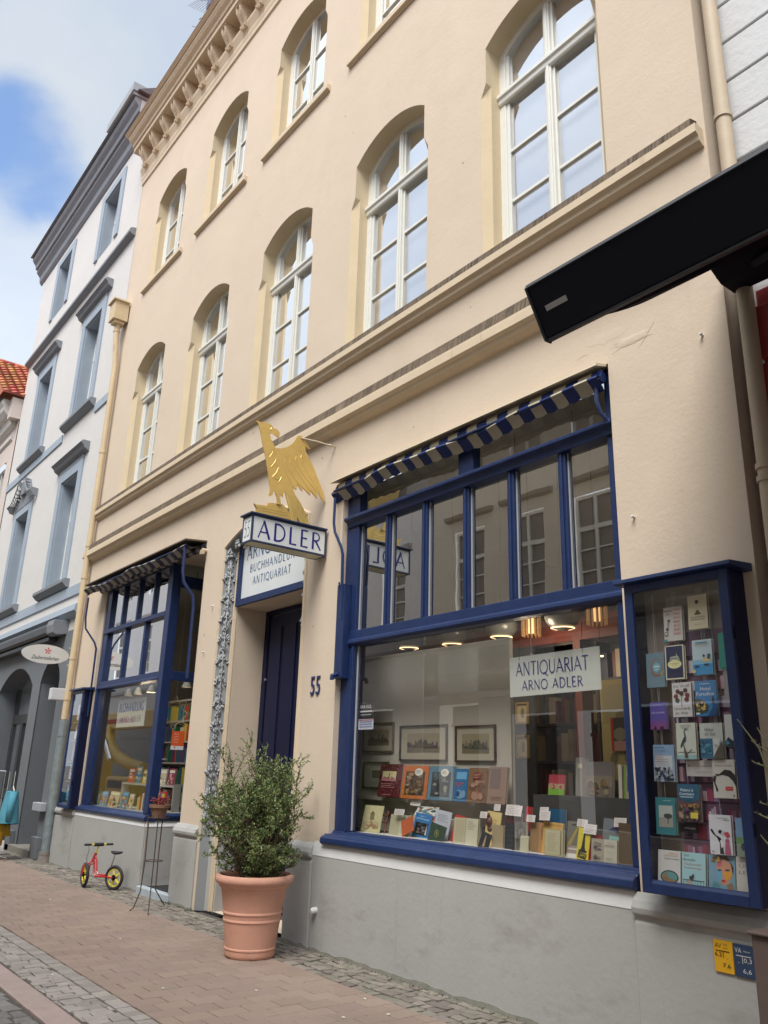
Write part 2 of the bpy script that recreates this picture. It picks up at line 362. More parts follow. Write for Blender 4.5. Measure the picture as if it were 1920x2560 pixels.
# deep reveals of the shop openings
rv = MB()
rv.poly([(-6.74, W, .86), (-6.74, W+.16, .86), (-6.74, W+.16, 4.52), (-6.74, W, 4.52)])
rv.poly([(-3.33, W, .86), (-3.33, W+.16, .86), (-3.33, W+.16, 4.52), (-3.33, W, 4.52)])
rv.poly([(-6.74, W, 4.52), (-6.74, W+.16, 4.52), (-3.33, W+.16, 4.52), (-3.33, W, 4.52)])
rv.build('shop_reveal', PL, shop); rv = MB()
rv.poly([(-13.74, W, .86), (-13.74, W+.1, .86), (-13.74, W+.1, 4.42), (-13.74, W, 4.42)])
rv.poly([(-13.74, W, 4.42), (-13.74, 5.98, 4.42), (-9.98, 5.98, 4.42), (-9.98, W, 4.42)])
rv.poly([(-9.98, W, -.02), (-9.98, 5.98, -.02), (-9.98, 5.98, 4.42), (-9.98, W, 4.42)])
rv.build('shop_reveal', PL, shop)

# string courses with weathered top edges
sc = MB()
for x0, x1, P1, P2 in ((-14.80, -2.40, [(W, 6.125), (W-.085, 6.10), (W-.097, 6.027), (W, 6.027)], [(W, 6.026), (W-.10, 6.025), (W-.10, 5.955), (W-.07, 5.935), (W-.06, 5.90), (W-.03, 5.875), (W, 5.87)]),
                       (-14.97, -2.50, [(W, 5.42), (W-.10, 5.388), (W-.122, 5.272), (W, 5.272)], [(W, 5.271), (W-.13, 5.27), (W-.13, 5.255), (W-.135, 5.25), (W-.135, 5.17), (W-.10, 5.15), (W-.085, 5.115), (W-.03, 5.085), (W, 5.08)])):
    sc.ex(P1, x0+.05, x1-.04, 0); sc.ex(P2, x0, x1, 1)
sc.build('string_course', [WEATH, PLM], shop)

# crowning cornice and brackets
co = MB()
co.ex([(W, 13.98), (W-.10, 13.93), (W-.10, 13.86), (W-.075, 13.80), (W-.045, 13.72), (W-.045, 13.66), (W-.03, 13.60), (W-.03, 13.52), (W, 13.50)], -14.97, -2.40)
co.ex([(W, 14.55), (W-.44, 14.55), (W-.44, 14.50), (W-.40, 14.44), (W-.345, 14.40), (W-.33, 14.34), (W-.30, 14.33), (W-.30, 14.22), (W, 14.22)], -14.97, -2.40)
co.ex([(W+.2, 14.66), (W-.50, 14.66), (W-.52, 14.60), (W-.46, 14.555), (W+.2, 14.555)], -15.02, -2.36)
co.build('cornice', PLM, shop)
wl = MB(); wl.box(-14.97, -2.39, W+.001, W+.3, 14.0, 14.55); wl.build('frieze', PL, shop)
bk = MB()
prof = lambda d: [(W, 14.218), (W-.245-d, 14.218), (W-.25-d, 14.14), (W-.225-d, 14.06), (W-.16-d, 13.97), (W-.12-d, 13.90), (W-.145-d, 13.84), (W-.13-d, 13.80), (W-.10, 13.79), (W, 13.80)]
bk.ex(prof(.012), -.08, -.035); bk.ex(prof(.012), .035, .08); bk.ex(prof(-.015), -.0345, .0345); bk.box(-.10, .10, W-.275, W, 14.19, 14.217)
b0 = bk.build('bracket', PLM, shop); b0.location.x = -14.66
for i in range(1, 22):
    c = b0.copy(); COL.objects.link(c); c.location.x = -14.66+.546*i
rf = MB(); rf.ex([(W-.4, 14.665), (W+4.5, 18.6), (W+4.5, 18.4), (W-.2, 14.665)], -15.0, -2.36)
TILE = mat('red_roof_tile', (.42, .11, .04), .85, .25, 9, .6, 30, stain=((.12, .06, .04), (3, 3, 3), .5, .7, .6))
rf.build('roof', TILE, shop)

# upper windows
def ring(mb, outer, inner, y0, y1, m=0):
    n = len(outer)
    vs = [(x, y0, z) for x, z in outer]+[(x, y0, z) for x, z in inner]+[(x, y1, z) for x, z in outer]+[(x, y1, z) for x, z in inner]
    mb.add(vs, [(i, i+1, n+i+1, n+i) for i in range(n-1)]+[(n+i, n+i+1, 3*n+i+1, 3*n+i) for i in range(n-1)], m)
CURT = mat('pale_lilac_blind', (.90, .84, .90), .95, .04, 1.5)
CURTW = mat('white_net_curtain', (.62, .62, .62), .95, .05, 3)
def upper_window(kind):
    zb, zs, zc, _, _ = ROW[kind]
    y0, y1 = W+.195, W+.27
    f = MB(); o_ = [(-hw, zb)]+archpts(hw, zs, zc)+[(hw, zb)]
    i_ = [(-hw+.075, zb)]+archpts(hw-.075, zs-.04, zc-.075)+[(hw-.075, zb)]
    ring(f, o_, i_, y0, y1)
    i2 = [(-hw+.135, zb+.1)]+archpts(hw-.13, zs-.085, zc-.13)+[(hw-.135, zb+.1)]
    f.box(-.035, .035, y0-.012, y1, zb+.1, zc-.07)
    f.box(-.016, .016, y0-.024, y0-.012, zb+.1, zc-.09)
    f.box(-hw+.075, -.035, y0+.012, y1, zb, zb+.09); f.box(.035, hw-.075, y0+.012, y1, zb, zb+.09)
    f.box(-hw+.075, -hw+.115, y0+.014, y1, zb+.09, zs-.03); f.box(hw-.115, hw-.075, y0+.014, y1, zb+.09, zs-.03)
    f.box(-.062, -.035, y0+.014, y1, zb+.09, zc-.08); f.box(.035, .062, y0+.014, y1, zb+.09, zc-.08)
    if kind == 'A':
        f.ex([(y0-.012, 8.08), (y0-.05, 8.07), (y0-.05, 8.03), (y0-.03, 8.01), (y0-.025, 7.97), (y0-.012, 7.95), (y1, 7.95), (y1, 8.08)], -hw+.002, hw-.002)
        for z in (7.36, 6.775):
            f.box(-hw+.115, -.062, y0+.02, y1-.02, z-.018, z+.018); f.box(.062, hw-.115, y0+.02, y1-.02, z-.018, z+.018)
    else:
        for z in (11.75, 11.09):
            f.box(-hw+.115, -.062, y0+.02, y1-.02, z-.018, z+.018); f.box(.062, hw-.115, y0+.02, y1-.02, z-.018, z+.018)
    fo = f.build('window', WFR, shop, bevel=.005)
    rev = MB(); ar = archpts(hw, zs, zc); zch, zap = ROW[kind][3:]
    A = [(-ow, zb), (-ow, zch), (-hw, zap)]+ar+[(hw, zap), (ow, zch), (ow, zb)]
    B = [(-hw, zb), (-hw, zch-.03), (-hw, zap)]+ar+[(hw, zap), (hw, zch-.03), (hw, zb)]; n = len(A)
    vs = [(x, W, z) for x, z in A]+[(x, W+.075, z) for x, z in B]+[(x, W+.36, z) for x, z in B]
    rev.add(vs, [(i, i+1, n+i+1, n+i) for i in range(n-1)]+[(n+i, n+i+1, 2*n+i+1, 2*n+i) for i in range(n-1)])
    rev.poly([(-ow, W, zb), (ow, W, zb), (hw, W+.36, zb), (-hw, W+.36, zb)]); rev.build('reveal', PLY, fo)
    g = MB(); g.poly([(x, y0+.045, z) for x, z in [(-hw+.06, zb+.02)]+archpts(hw-.06, zs, zc-.06)+[(hw-.06, zb+.02)]]); g.build('pane', GLASSU, fo, fix=False)
    c = MB()
    def cloth(xa, xb, z0, z1, m=0, tie=0):
        n = 26; vs = []
        for j in range(9):
            for i in range(n+1):
                u = i/n; v = j/8; sh = tie*(1-v)**1.5
                x = xa+(xb-xa)*u*(1-sh) if tie >= 0 else xb-(xb-xa)*(1-u)*(1+sh)
                vs.append((x, y1+.10+.014*math.sin(u*24+v*1.2), z0+(z1-z0)*v))
        c.add(vs, [(j*(n+1)+i, j*(n+1)+i+1, (j+1)*(n+1)+i+1, (j+1)*(n+1)+i) for j in range(8) for i in range(n)], m)
    if kind == 'A':
        c.poly([(-hw, y1+.03, zb), (hw, y1+.03, zb), (hw, y1+.03, zc), (-hw, y1+.03, zc)])
    else:
        cloth(-hw, -.02, zb, zc, 0, .55); cloth(.05, hw, zb, zc, 0, -.5)
    c.build('curtain', CURT if kind == 'A' else CURTW, fo, smooth='all')
    d = MB(); d.box(-hw, hw, y1+.001, y1+1.6, zb, zc+.05)
    d.f.pop(2); d.m.pop(); dk = d.build('dark_room', mat('dim_room', (.16, .15, .14), .9), fo, fix=False)
    if kind == 'B':
        s_ = MB(); s_.ex([(W+.19, 10.47), (W-.06, 10.43), (W-.06, 10.35), (W-.02, 10.34), (W-.02, 10.325), (W, 10.325), (W, 10.395), (W+.19, 10.395)], -.90, .90)
        s_.build('sill', PLM, fo, bevel=.006)
    return fo
for kd in 'AB':
    w0 = upper_window(kd); w0.location.x = CX[0]
    for cx in CX[1:]: copy_tree(w0, shop, (cx-CX[0], 0, 0))

# plinth
def pier(x0, x1):
    MB().ex([(W+.0, -.02), (W-.045, -.02), (W-.045, .735), (W-.03, .75), (W-.035, .77), (W-.065, .785), (W-.07, .82), (W-.05, .86), (W-.015, .90), (W, .905)], x0, x1).build('plinth', GREY, shop, bevel=.008)
pier(-14.93, -13.80); pier(-10.03, -9.40); pier(-7.40, -6.95); pier(-3.36, -2.40)
MB().box(-6.95, -3.36, W-.028, W+.12, -.02, .80).build('plinth', GREY, shop, bevel=.008)
MB().box(-13.80, -11.02, W-.03, W+.1, -.02, .79).box(-11.02, -10.99, W-.0295, 5.97, -.02, .79).build('plinth', GREY, shop, bevel=.008)
MB().box(-10.985, -10.0, 4.655, 5.97, -.02, .06).build('entrance_floor', GREY, shop)
for a, b in ((-14.94, -13.79), (-13.79, -11.0), (-10.04, -9.39), (-7.41, -6.94), (-6.94, -3.35), (-3.35, -2.39)):
    n = int((b-a)*9)+1; pts = [(a+(b-a)*i/n, .012+.03*random.random()) for i in range(n+1)]
    y = W-.047 if (a < -14 or -10.1 < a < -7.2 or a > -3.4) else W-.032
    MB().ey([(a, -.02)]+pts+[(b, -.02)], y-.002, y+.02).build('plinth_foot', GREYD, shop)
for P_ in ([(-6.95, W-.031, .80), (-3.36, W-.031, .80), (-3.36, W-.010, .925), (-6.95, W-.010, .925)], [(-13.80, W-.033, .79), (-11.0, W-.033, .79), (-11.0, W-.01, .87), (-13.80, W-.01, .87)], [(-10.985, W-.03, .79), (-10.985, 5.97, .79), (-11.02, 5.97, .86), (-11.02, W-.0, .86)]):
    MB().poly(P_).build('sloping_sill', WHITE, shop)

# ---- main shop window
mw = MB()
Y0, Y1 = W+.055, W+.15
mw.box(-6.73, -6.52, Y0, Y1, 1.03, 4.46); mw.box(-6.55, -6.52, Y0-.015, Y0, 1.03, 2.75)
mw.box(-3.42, -3.335, Y0, Y1, 1.03, 4.46)
mw.box(-6.74, -3.335, Y0, Y1, 4.46, 4.515)
mw.ex([(Y1, 2.885), (Y0-.01, 2.885), (Y0-.01, 2.80), (Y0-.03, 2.79), (Y0-.035, 2.76), (Y0-.015, 2.735), (Y1, 2.735)], -6.60, -3.336)
mw.ex([(Y1, 4.09), (Y0-.02, 4.09), (Y0-.07, 4.07), (Y0-.07, 4.04), (Y0-.03, 4.02), (Y0-.02, 3.97), (Y1, 3.97)], -6.70, -3.336)
for x in (-6.05, -5.50, -4.945, -4.41, -3.865): mw.box(x-.038, x+.038, Y0+.01, Y1-.002, 2.885, 3.97); mw.box(x-.012, x+.012, Y0-.004, Y0+.01, 2.885, 3.97)
mw.box(-5.03, -4.84, Y0+.0, Y1-.002, 4.09, 4.46)
mw.box(-6.73, -6.58, Y0+.003, Y1-.003, 4.461, 4.51)
frame = mw.build('shop_window', BLUE, shop, bevel=.006)
si = MB(); si.ex([(W+.15, 1.03), (W+.05, 1.03), (W+.04, 1.005), (W+.0, 1.0), (W-.012, .985), (W-.03, .982), (W-.055, .965), (W-.06, .925), (W-.04, .905), (W+.15, .905)], -6.80, -3.345)
si.build('sill', BLUE, frame, bevel=.006)
cells = [-6.52, -6.05, -5.50, -4.945, -4.41, -3.865, -3.42]
for i in range(6):
    g = MB(); a, b = cells[i]+(.038 if i else 0), cells[i+1]-(.038 if i < 5 else 0)
    g.poly([(a, W+.11, 2.88), (b, W+.11, 2.88), (b, W+.11, 3.975), (a, W+.11, 3.975)]); g.build('pane', GLASSU, frame, fix=False)
for a, b, c, d in ((-6.52, -5.03, 4.085, 4.465), (-4.84, -3.42, 4.085, 4.465), (-6.52, -3.42, 1.025, 2.74)):
    g = MB(); g.poly([(a, W+.11, c), (b, W+.11, c), (b, W+.11, d), (a, W+.11, d)]); g.build('pane', GLASS, frame, fix=False)
bd = MB(); PUT = mat('pale_putty', (.42, .43, .45), .6)
for i in range(6):
    a, b = cells[i]+(.038 if i else 0), cells[i+1]-(.038 if i < 5 else 0)
    bd.box(a, a+.009, W+.095, W+.108, 2.895, 3.97); bd.box(a+.009, b, W+.095, W+.108, 2.886, 2.894)
bd.box(-6.52, -6.508, W+.095, W+.108, 1.04, 2.735); bd.build('glazing_bead', PUT, frame)

# ---- left shop window with its glazed return
lw = MB(); Y0, Y1 = W+.02, W+.11
lw.box(-13.735, -13.52, Y0, Y1, .95, 4.36); lw.box(-11.16, -11.0, W-.005, Y1+.02, .95, 4.38)
lw.box(-13.735, -11.16, Y0, Y1, 4.36, 4.40)
lw.ex([(Y1, 2.84), (Y0-.01, 2.84), (Y0-.01, 2.76), (Y0-.035, 2.75), (Y0-.035, 2.72), (Y1, 2.71)], -13.60, -11.16)
lw.box(-13.68, -11.16, Y0-.025, Y1, 3.63, 3.70)
for x in (-13.0, -12.36, -11.74): lw.box(x-.03, x+.03, Y0+.01, Y1-.002, 3.70, 4.36)
for x in (-12.74, -11.95): lw.box(x-.035, x+.035, Y0+.01, Y1-.002, 2.84, 3.63)
lw.box(-11.09, -11.0, Y1+.021, 5.8, 2.71, 2.84); lw.box(-11.09, -11.0, Y1+.021, 5.8, 4.05, 4.22); lw.box(-11.09, -11.0, 5.7, 5.8, .95, 2.71); lw.box(-11.09, -11.0, 5.7, 5.8, 2.84, 4.05)
frame2 = lw.build('shop_window', BLUE, shop, bevel=.006)
si = MB(); si.ex([(W+.11, .95), (W+.02, .95), (W+.0, .93), (W-.03, .92), (W-.05, .90), (W-.05, .87), (W-.03, .855), (W+.11, .855)], -13.78, -10.99)
si.prism([(-10.985+.0, .87), (-10.975, .92), (-11.0, .95), (-11.12, .95), (-11.12, .87)], W+.111, 5.8, lambda u, v, w: (u, w, v))
si.build('sill', BLUE, frame2, bevel=.005)
def pane(par, a, b, c, d, y, mt=GLASS):
    g = MB(); g.poly([(a, y, c), (b, y, c), (b, y, d), (a, y, d)]); g.build('pane', mt, par, fix=False)
xs = [-13.52, -13.03, -12.97, -12.39, -12.33, -11.77, -11.71, -11.16]
for i in range(4): pane(frame2, xs[2*i], xs[2*i+1], 3.69, 4.365, W+.07, GLASSU)
xs = [-13.52, -12.775, -12.705, -11.985, -11.915, -11.16]
for i in range(3): pane(frame2, xs[2*i], xs[2*i+1], 2.835, 3.635, W+.07, GLASSU)
pane(frame2, -13.52, -11.16, .945, 2.72, W+.07, GLASSL)
for z0, z1 in ((.945, 2.72), (2.83, 4.06)):
    g = MB(); g.poly([(-11.045, W+.12, z0), (-11.045, 5.72, z0), (-11.045, 5.72, z1), (-11.045, W+.12, z1)]); g.build('pane', GLASSB, frame2, fix=False)
# entry recess: door at the back, mat on the floor
ed = MB(); ed.box(-10.99, -9.985, 5.90, 5.98, .06, 4.42); eo = ed.build('shop_door', BLUED, shop)
g = MB(); g.poly([(-10.85, 5.895, .5), (-10.15, 5.895, .5), (-10.15, 5.895, 2.2), (-10.85, 5.895, 2.2)]); g.build('pane', GLASS, eo, fix=False)
th = MB(); th.box(-10.98, -9.99, 4.56, 4.66, -.02, .085); th.build('threshold', mat('pale_blue_stone', (.42, .48, .52), .7, .1, 8), shop, bevel=.01)
tag(MB().box(-10.95, -10.02, 4.68, 5.6, .061, .075).build('door_mat', mat('dark_rubber_mat', (.025, .026, .028), .85, .3, 50, .8, 150)), 'dark ribbed mat in the recessed entrance between the shop windows', 'door mat')

# ---- portal with carved band, sign panel and blue door
po = MB()
def portal_line(off, zoff, y):      # outline of the portal inset by off
    a = archpts(1.03-off, 4.30-zoff*.6, 4.56-zoff)
    return [(-9.43+off, y, .0)]+[(-8.40+x, y, z) for x, z in a]+[(-7.37-off, y, .0)]
lv = [portal_line(0, 0, W), portal_line(.01, .01, W-.02), portal_line(.035, .03, W-.022), portal_line(.045, .04, W+.0)]
def strip(mb, rows, m=0):
    n = len(rows[0])
    for a, b in zip(rows, rows[1:]): mb.add(list(a)+list(b), [(i, i+1, n+i+1, n+i) for i in range(n-1)], m)
strip(po, lv); strip(po, [portal_line(.155, .13, W+.135), portal_line(.165, .14, W+.11), portal_line(.19, .16, W+.11), portal_line(.20, .17, W+.14), portal_line(.21, .175, W+.145)])
po.build('portal_moulding', PLM, shop, smooth=True)
ob = MB(); strip(ob, [portal_line(.045, .04, W+.0), portal_line(.155, .13, W+.135)])
OR = mat('carved_grey_stone', (.37, .38, .39), .95, .10, 14, 0, 60, spec=.1)
bo = ob.build('portal_band', mat('band_ground', (.24, .25, .26), .95), shop)
orn = MB(); rr = random.Random(3)
def lobe(c, r, sc, ang, tilt):
    b = len(orn.v); orn.ball((0, 0, 0), r, sc, 6)
    Mx = Matrix.Translation(c) @ Matrix.Rotation(ang, 4, 'Y') @ Matrix.Rotation(tilt, 4, 'X')
    for i in range(b, len(orn.v)): orn.v[i] = tuple(Mx @ Vector(orn.v[i]))
def spray(x, y, z, side, big):      # one carved cluster: paired pointed leaves round a berry, on a stem
    n = 5 if big else 2
    for k in range(n):
        for sg_ in (-1, 1):
            an = sg_*(.25+.36*k+rr.uniform(-.12, .12)); ln = (.056 if big else .038)*rr.uniform(.85, 1.15)
            dx = math.sin(an)*ln*.75; dz = math.cos(an)*ln*.75
            lobe((x+dx, y-dx*side*1.15-.014-rr.uniform(0, .016), z+dz-.01*k), ln*.62, (.52, .26, 1), an, rr.uniform(-.35, .35))
    lobe((x, y-.03, z), .017 if big else .011, (1, .8, 1), 0, 0)
def run(a_, b_, side, per=.262):
    L_ = (Vector(b_)-Vector(a_)).length; nn_ = int(L_/per)
    for i in range(nn_+1):
        p = Vector(a_).lerp(Vector(b_), (i+.5)*per/L_) if (i+.5)*per < L_ else None
        if p is None: break
        spray(p.x, p.y+.008, p.z, side, True); spray(p.x+rr.uniform(-.012, .012), p.y+.008, p.z+.095, side, False); spray(p.x+rr.uniform(-.03, .03), p.y+.01, p.z+.13, side, False); spray(p.x+rr.uniform(-.015, .015), p.y+.008, p.z-.085, side, False)
    orn.tube([Vector(a_)+Vector((0, -.004, 0)), Vector(b_)+Vector((0, -.004, 0))], .013, 6)
run((-9.325, W+.060, .88), (-9.325, W+.060, 4.22), -1); run((-7.475, W+.060, 3.0), (-7.475, W+.060, 4.22), 1)
tp = [(-8.40+x, W+.065, zz) for x, zz in archpts(.93, 4.24, 4.475, 9)]
for p in tp: spray(p[0], p[1]-.02, p[2]-.03, 0, True)
orn.build('carved_foliage', OR, shop, smooth='all', fix=False)
wl = MB(); wl.box(-9.385, -9.37, W+.02, W+.03, .9, 4.24); wl.build('band_edge', mat('band_edge_paint', (.42, .46, .50), .8), shop)
# sign panel over the door
pn = MB(); yp = W+.15
pn.box(-9.22, -9.13, yp-.045, yp, 3.50, 4.42); pn.box(-9.13, -7.58, yp-.045, yp, 3.50, 3.585); pn.box(-9.13, -7.58, yp-.045, yp, 4.385, 4.42)
pf = pn.build('fascia_sign_frame', BLUE, shop, bevel=.006)
PAN = mat('white_sign_panel', (.66, .69, .70), .35, .05, 3)
pp = MB(); pp.box(-9.13, -7.57, yp-.015, yp+.0, 3.585, 4.385); pp.build('sign_panel', PAN, pf)
lt = MB()
capitals(lt, 'ARNO ADLER', (-8.36, yp-.018, 4.08), 1.38, .19); capitals(lt, 'BUCHHANDLUNG', (-8.36, yp-.018, 3.905), 1.16, .10, gap=.22); capitals(lt, 'ANTIQUARIAT', (-8.40, yp-.018, 3.735), .90, .10, gap=.20)
lt.build('lettering', LETT, pf, fix=False)
dr = MB()
dr.poly([(-9.22, yp, -.02), (-9.22, 5.30, -.02), (-9.22, 5.30, 3.50), (-9.22, yp, 3.50)]); dr.poly([(-7.57, yp, -.02), (-7.57, 5.30, -.02), (-7.57, 5.30, 3.50), (-7.57, yp, 3.50)])
dr.poly([(-9.22, yp, 3.50), (-7.57, yp, 3.50), (-7.57, 5.30, 3.50), (-9.22, 5.30, 3.50)]); dr.poly([(-9.22, yp, .0), (-7.57, yp, .0), (-7.57, 5.30, .0), (-9.22, 5.30, .0)])
dr.build('door_reveal', PL, shop)
d = MB(); d.box(-9.215, -9.12, 5.18, 5.28, 0, 3.44); d.box(-9.215, -7.575, 5.18, 5.28, 3.44, 3.495); dfr = d.build('house_door', BLUED, shop, bevel=.006)
d = MB(); d.box(-9.12, -9.0, 5.24, 5.26, .0, 3.44); d.build('side_light', mat('dim_beige_glass', (.30, .26, .20), .2), dfr)
d = MB(); d.box(-9.0, -8.28, 5.14, 5.20, .05, 3.40)
for x0, x1 in ((-8.93, -8.70), (-8.62, -8.36)):
    for z0, z1 in ((.3, 1.2), (1.35, 3.25)): d.box(x0, x1, 5.125, 5.14, z0, z1)
d.box(-8.28, -7.58, 5.16, 5.22, .05, 3.40)
for z0, z1 in ((.3, 1.2), (1.35, 3.25)): d.box(-8.2, -7.66, 5.145, 5.16, z0, z1)
d.build('door_leaf', BLUED, dfr, bevel=.006)
k = MB(); k.ball((-9.06, 5.15, 2.62), .018); k.build('door_handle', mat('brushed_steel', (.5, .5, .5), .3, metal=1), dfr)
MB().box(-9.225, -9.2, yp+.01, 5.2, 0, .8).build('portal_plinth', GREY, shop)
MB().ez([(-9.425, W-.02), (-9.26, W+.14), (-9.41, W+.14)], 0, .86).build('portal_plinth', GREY, shop, bevel=.004)
MB().ez([(-7.375, W-.02), (-7.54, W+.14), (-7.39, W+.14)], 0, .86).build('portal_plinth', GREY, shop, bevel=.004)
# house number
hn = MB(); text(hn, '55', (-7.085, W-.014, 2.285), .17, .19, space=1.1)
hn2 = MB(); text(hn2, '55', (-7.080, W-.004, 2.282), .17, .19, space=1.1)
ho = hn.build('house_number', mat('blue_enamel_number', srgb(40, 50, 95), .35), shop, fix=False); sm = ho.modifiers.new('s', 'SOLIDIFY'); sm.thickness = .012
# small fixings in the plaster
fx = MB()
for x, z in ((-2.56, 4.42), (-3.19, 3.28), (-9.62, 3.55), (-9.75, 2.97), (-10.5, 5.0)):
    fx.tube([(x, W+.01, z), (x, W-.03, z), (x+.01, W-.035, z-.008)], .009, 6)
fx.tube([(-6.85, W, .335), (-6.85, W-.06, .335), (-6.85, W-.085, .33)], [.028, .03, .022], 12)
fx.build('wall_fixing', WHITE, shop, smooth=True)
# patched and cracked plaster by the right window corner, chips and rain marks on the facade
CRK = mat('plaster_crack', (.34, .25, .17), .95)
for pts in ([(-2.903, 4.7), (-2.952, 4.647), (-2.988, 4.6), (-3.023, 4.565), (-3.065, 4.533)], [(-2.931, 4.594), (-3.002, 4.60), (-3.094, 4.589), (-3.215, 4.596), (-3.292, 4.577)], [(-3.495, 4.668), (-3.562, 4.672), (-3.615, 4.657)]):
    m = MB(); m.tube([(x, W-.0002, z) for x, z in pts], [.0006]+[.0014]*(len(pts)-2)+[.0006], 4); m.build('plaster_crack', CRK, shop, fix=False)
def patch(cx, cz, rx, rz, seed, t=.0035):
    r = random.Random(seed); n = 22; o_ = [(cx+rx*math.cos(2*math.pi*i/n)*r.uniform(.75, 1.1), cz+rz*math.sin(2*math.pi*i/n)*r.uniform(.7, 1.1)) for i in range(n)]
    vs = [(x, W-.0006, z) for x, z in o_]+[(cx+(x-cx)*.86, W-t, cz+(z-cz)*.86) for x, z in o_]
    MB().add(vs, [(i, (i+1) % n, n+(i+1) % n, n+i) for i in range(n)]+[tuple(range(n, 2*n))]).build('plaster_patch', PL, shop, smooth='all')
patch(-3.12, 4.63, .17, .04, 1, .0016); patch(-3.32, 4.74, .20, .05, 2, .0010)
chip = random.Random(14)
for i, (x, z) in enumerate([(-7.1, 9.6), (-6.9, 9.2), (-9.3, 9.4), (-5.0, 9.7), (-4.9, 7.4), (-7.2, 4.9), (-5.6, 4.75), (-12.0, 9.7), (-11.9, 5.7), (-8.9, 5.75), (-4.8, 5.7), (-9.8, 3.2), (-7.2, 3.0), (-2.7, 5.5)]):
    a = chip.uniform(0, 3); s_ = chip.uniform(.006, .014)
    MB().poly([(x+s_*math.cos(a+k*1.05)*chip.uniform(.6, 1.3), W-.0012, z+1.6*s_*math.sin(a+k*1.05)*chip.uniform(.6, 1.3)) for k in range(6)]).build('paint_chip', CRK, shop, fix=False)

# ------------------------------------------------------------------ ground
DIRT = mat('joint_sand', (.09, .08, .066), 1., .3, 30, .4, 60)
g = MB(); g.poly([(-700, -700, -.055), (700, -700, -.055), (700, 700, -.055), (-700, 700, -.055)])
tag(g.build('ground', mat('far_ground', (.16, .15, .14), .95, .1, .2), fix=False), kind='structure')
g = MB(); g.poly([(-60, -4.35, -.018), (20, -4.35, -.018), (20, 4.7, -.018), (-60, 4.7, -.018)])
tag(g.build('road_bed', DIRT, fix=False), kind='structure')
def stones(name, label, x0, x1, y0, y1, lx, ly, jit, m, z=0., inset=.006, along='x', gap=.008, bond=True, vary=.0, rnd=None, clip=None, hv=.003):
    rnd = rnd or random.Random(name); mb = MB(); j = 0
    if along == 'x':
        y = y0
        while y < y1-.01:
            h = ly*(1+vary*rnd.uniform(-1, 1)); h = min(h, y1-y); x = x0-(lx*rnd.random() if bond else 0)
            while x < x1:
                w = lx*(1+vary*1.6*rnd.uniform(-1, 1)); one(mb, x, x+w, y, y+h, z+rnd.uniform(-hv, hv), jit, inset, gap, rnd, m); x += w
            y += h
    else:
        x = x0; k = 0
        while x < x1-.01:
            w = lx*(1+vary*rnd.uniform(-1, 1)); y = y0-((.5*ly if k % 2 else 0) if bond else ly*rnd.random()); k += 1
            while y < y1-.005:
                h = ly*(1+vary*1.6*rnd.uniform(-1, 1)); a, b = max(y, y0), min(y+h, y1)
                if b-a > .03: one(mb, x, x+w, a, b, z+rnd.uniform(-hv, hv), jit, inset, gap, rnd, m)
                y += h
            x += w
    return mb
def one(mb, x0, x1, y0, y1, z, jit, inset, gap, rnd, m):
    J = lambda: rnd.uniform(-jit, jit); g = gap/2
    c = [(x0+g+J(), y0+g+J()), (x1-g+J(), y0+g+J()), (x1-g+J(), y1-g+J()), (x0+g+J(), y1-g+J())]
    cx = sum(p[0] for p in c)/4; cy = sum(p[1] for p in c)/4
    if abs(x1-x0) < .03 or abs(y1-y0) < .02: return
    def ins(d): return [(cx+(p[0]-cx)*(1-d/(abs(p[0]-cx)+1e-6)), cy+(p[1]-cy)*(1-d/(abs(p[1]-cy)+1e-6))) for p in c]
    t1 = ins(inset); tz = [z+J()*.25 for _ in range(4)]
    vs = [(p[0], p[1], z-.022) for p in c]+[(p[0], p[1], z-.3*inset-.002) for p in c]+[(p[0], p[1], zz) for p, zz in zip(t1, tz)]
    mb.add(vs, [(0, 1, 5, 4), (1, 2, 6, 5), (2, 3, 7, 6), (3, 0, 4, 7), (4, 5, 9, 8), (5, 6, 10, 9), (6, 7, 11, 10), (7, 4, 8, 11), (8, 9, 10, 11)], m)
BRICK = mat('brown_clay_paver', (.282, .210, .170), .85, .09, 1.1, .35, 55, island=.07, stain=((.17, .14, .12), (.9, .9, .9), .52, .75, .4), grime=((.35, .265, .22), (2.2, 2.2, 2.2), .58, .75, .35))
COB = mat('grey_cobble', (.30, .27, .245), .8, .12, 9, .5, 50, island=.16)
COBW = mat('wall_cobble', (.22, .195, .165), .85, .15, 9, .6, 50, island=.22, stain=((.12, .12, .05), (3, 3, 3), .55, .72, .5))
KERB = mat('pink_granite_kerb', (.40, .31, .28), .75, .10, 6, .4, 60, island=.10)
SETT = mat('road_sett', (.19, .18, .17), .75, .15, 8, .6, 40, island=.2)
pv = stones('pavement', '', -17, -1.0, 2.56, 4.13, .165, .245, .0015, 0, along='y', gap=.007, inset=.005, hv=.0012)
for x0 in range(0): pass
tag(pv.build('pavement', BRICK, fix=False), kind='structure')
far = stones('far', '', -46, -17, 2.56, 4.13, .33, .49, .002, 0, along='y', gap=.01, inset=.005)
tag(far.build('far_pavement', BRICK, fix=False), kind='structure')
wc = stones('wall_cobbles', '', -17, -1.2, 4.13, 4.60, .115, .095, .011, 0, along='x', gap=.014, inset=.014, vary=.22, hv=.005)
tag(wc.build('wall_cobble_strip', COBW, smooth=False, fix=False), kind='structure')
k1 = stones('kerb_cobbles', '', -17, -1.5, 2.15, 2.43, .085, .14, .006, 0, along='y', gap=.006, inset=.010, vary=.15, bond=False, hv=.004)
k2 = stones('kerb_row', '', -17, -1.5, 2.435, 2.555, .13, .12, .004, 0, along='x', gap=.008, inset=.008, vary=.12, hv=.003); k1.add(k2.v, k2.f)
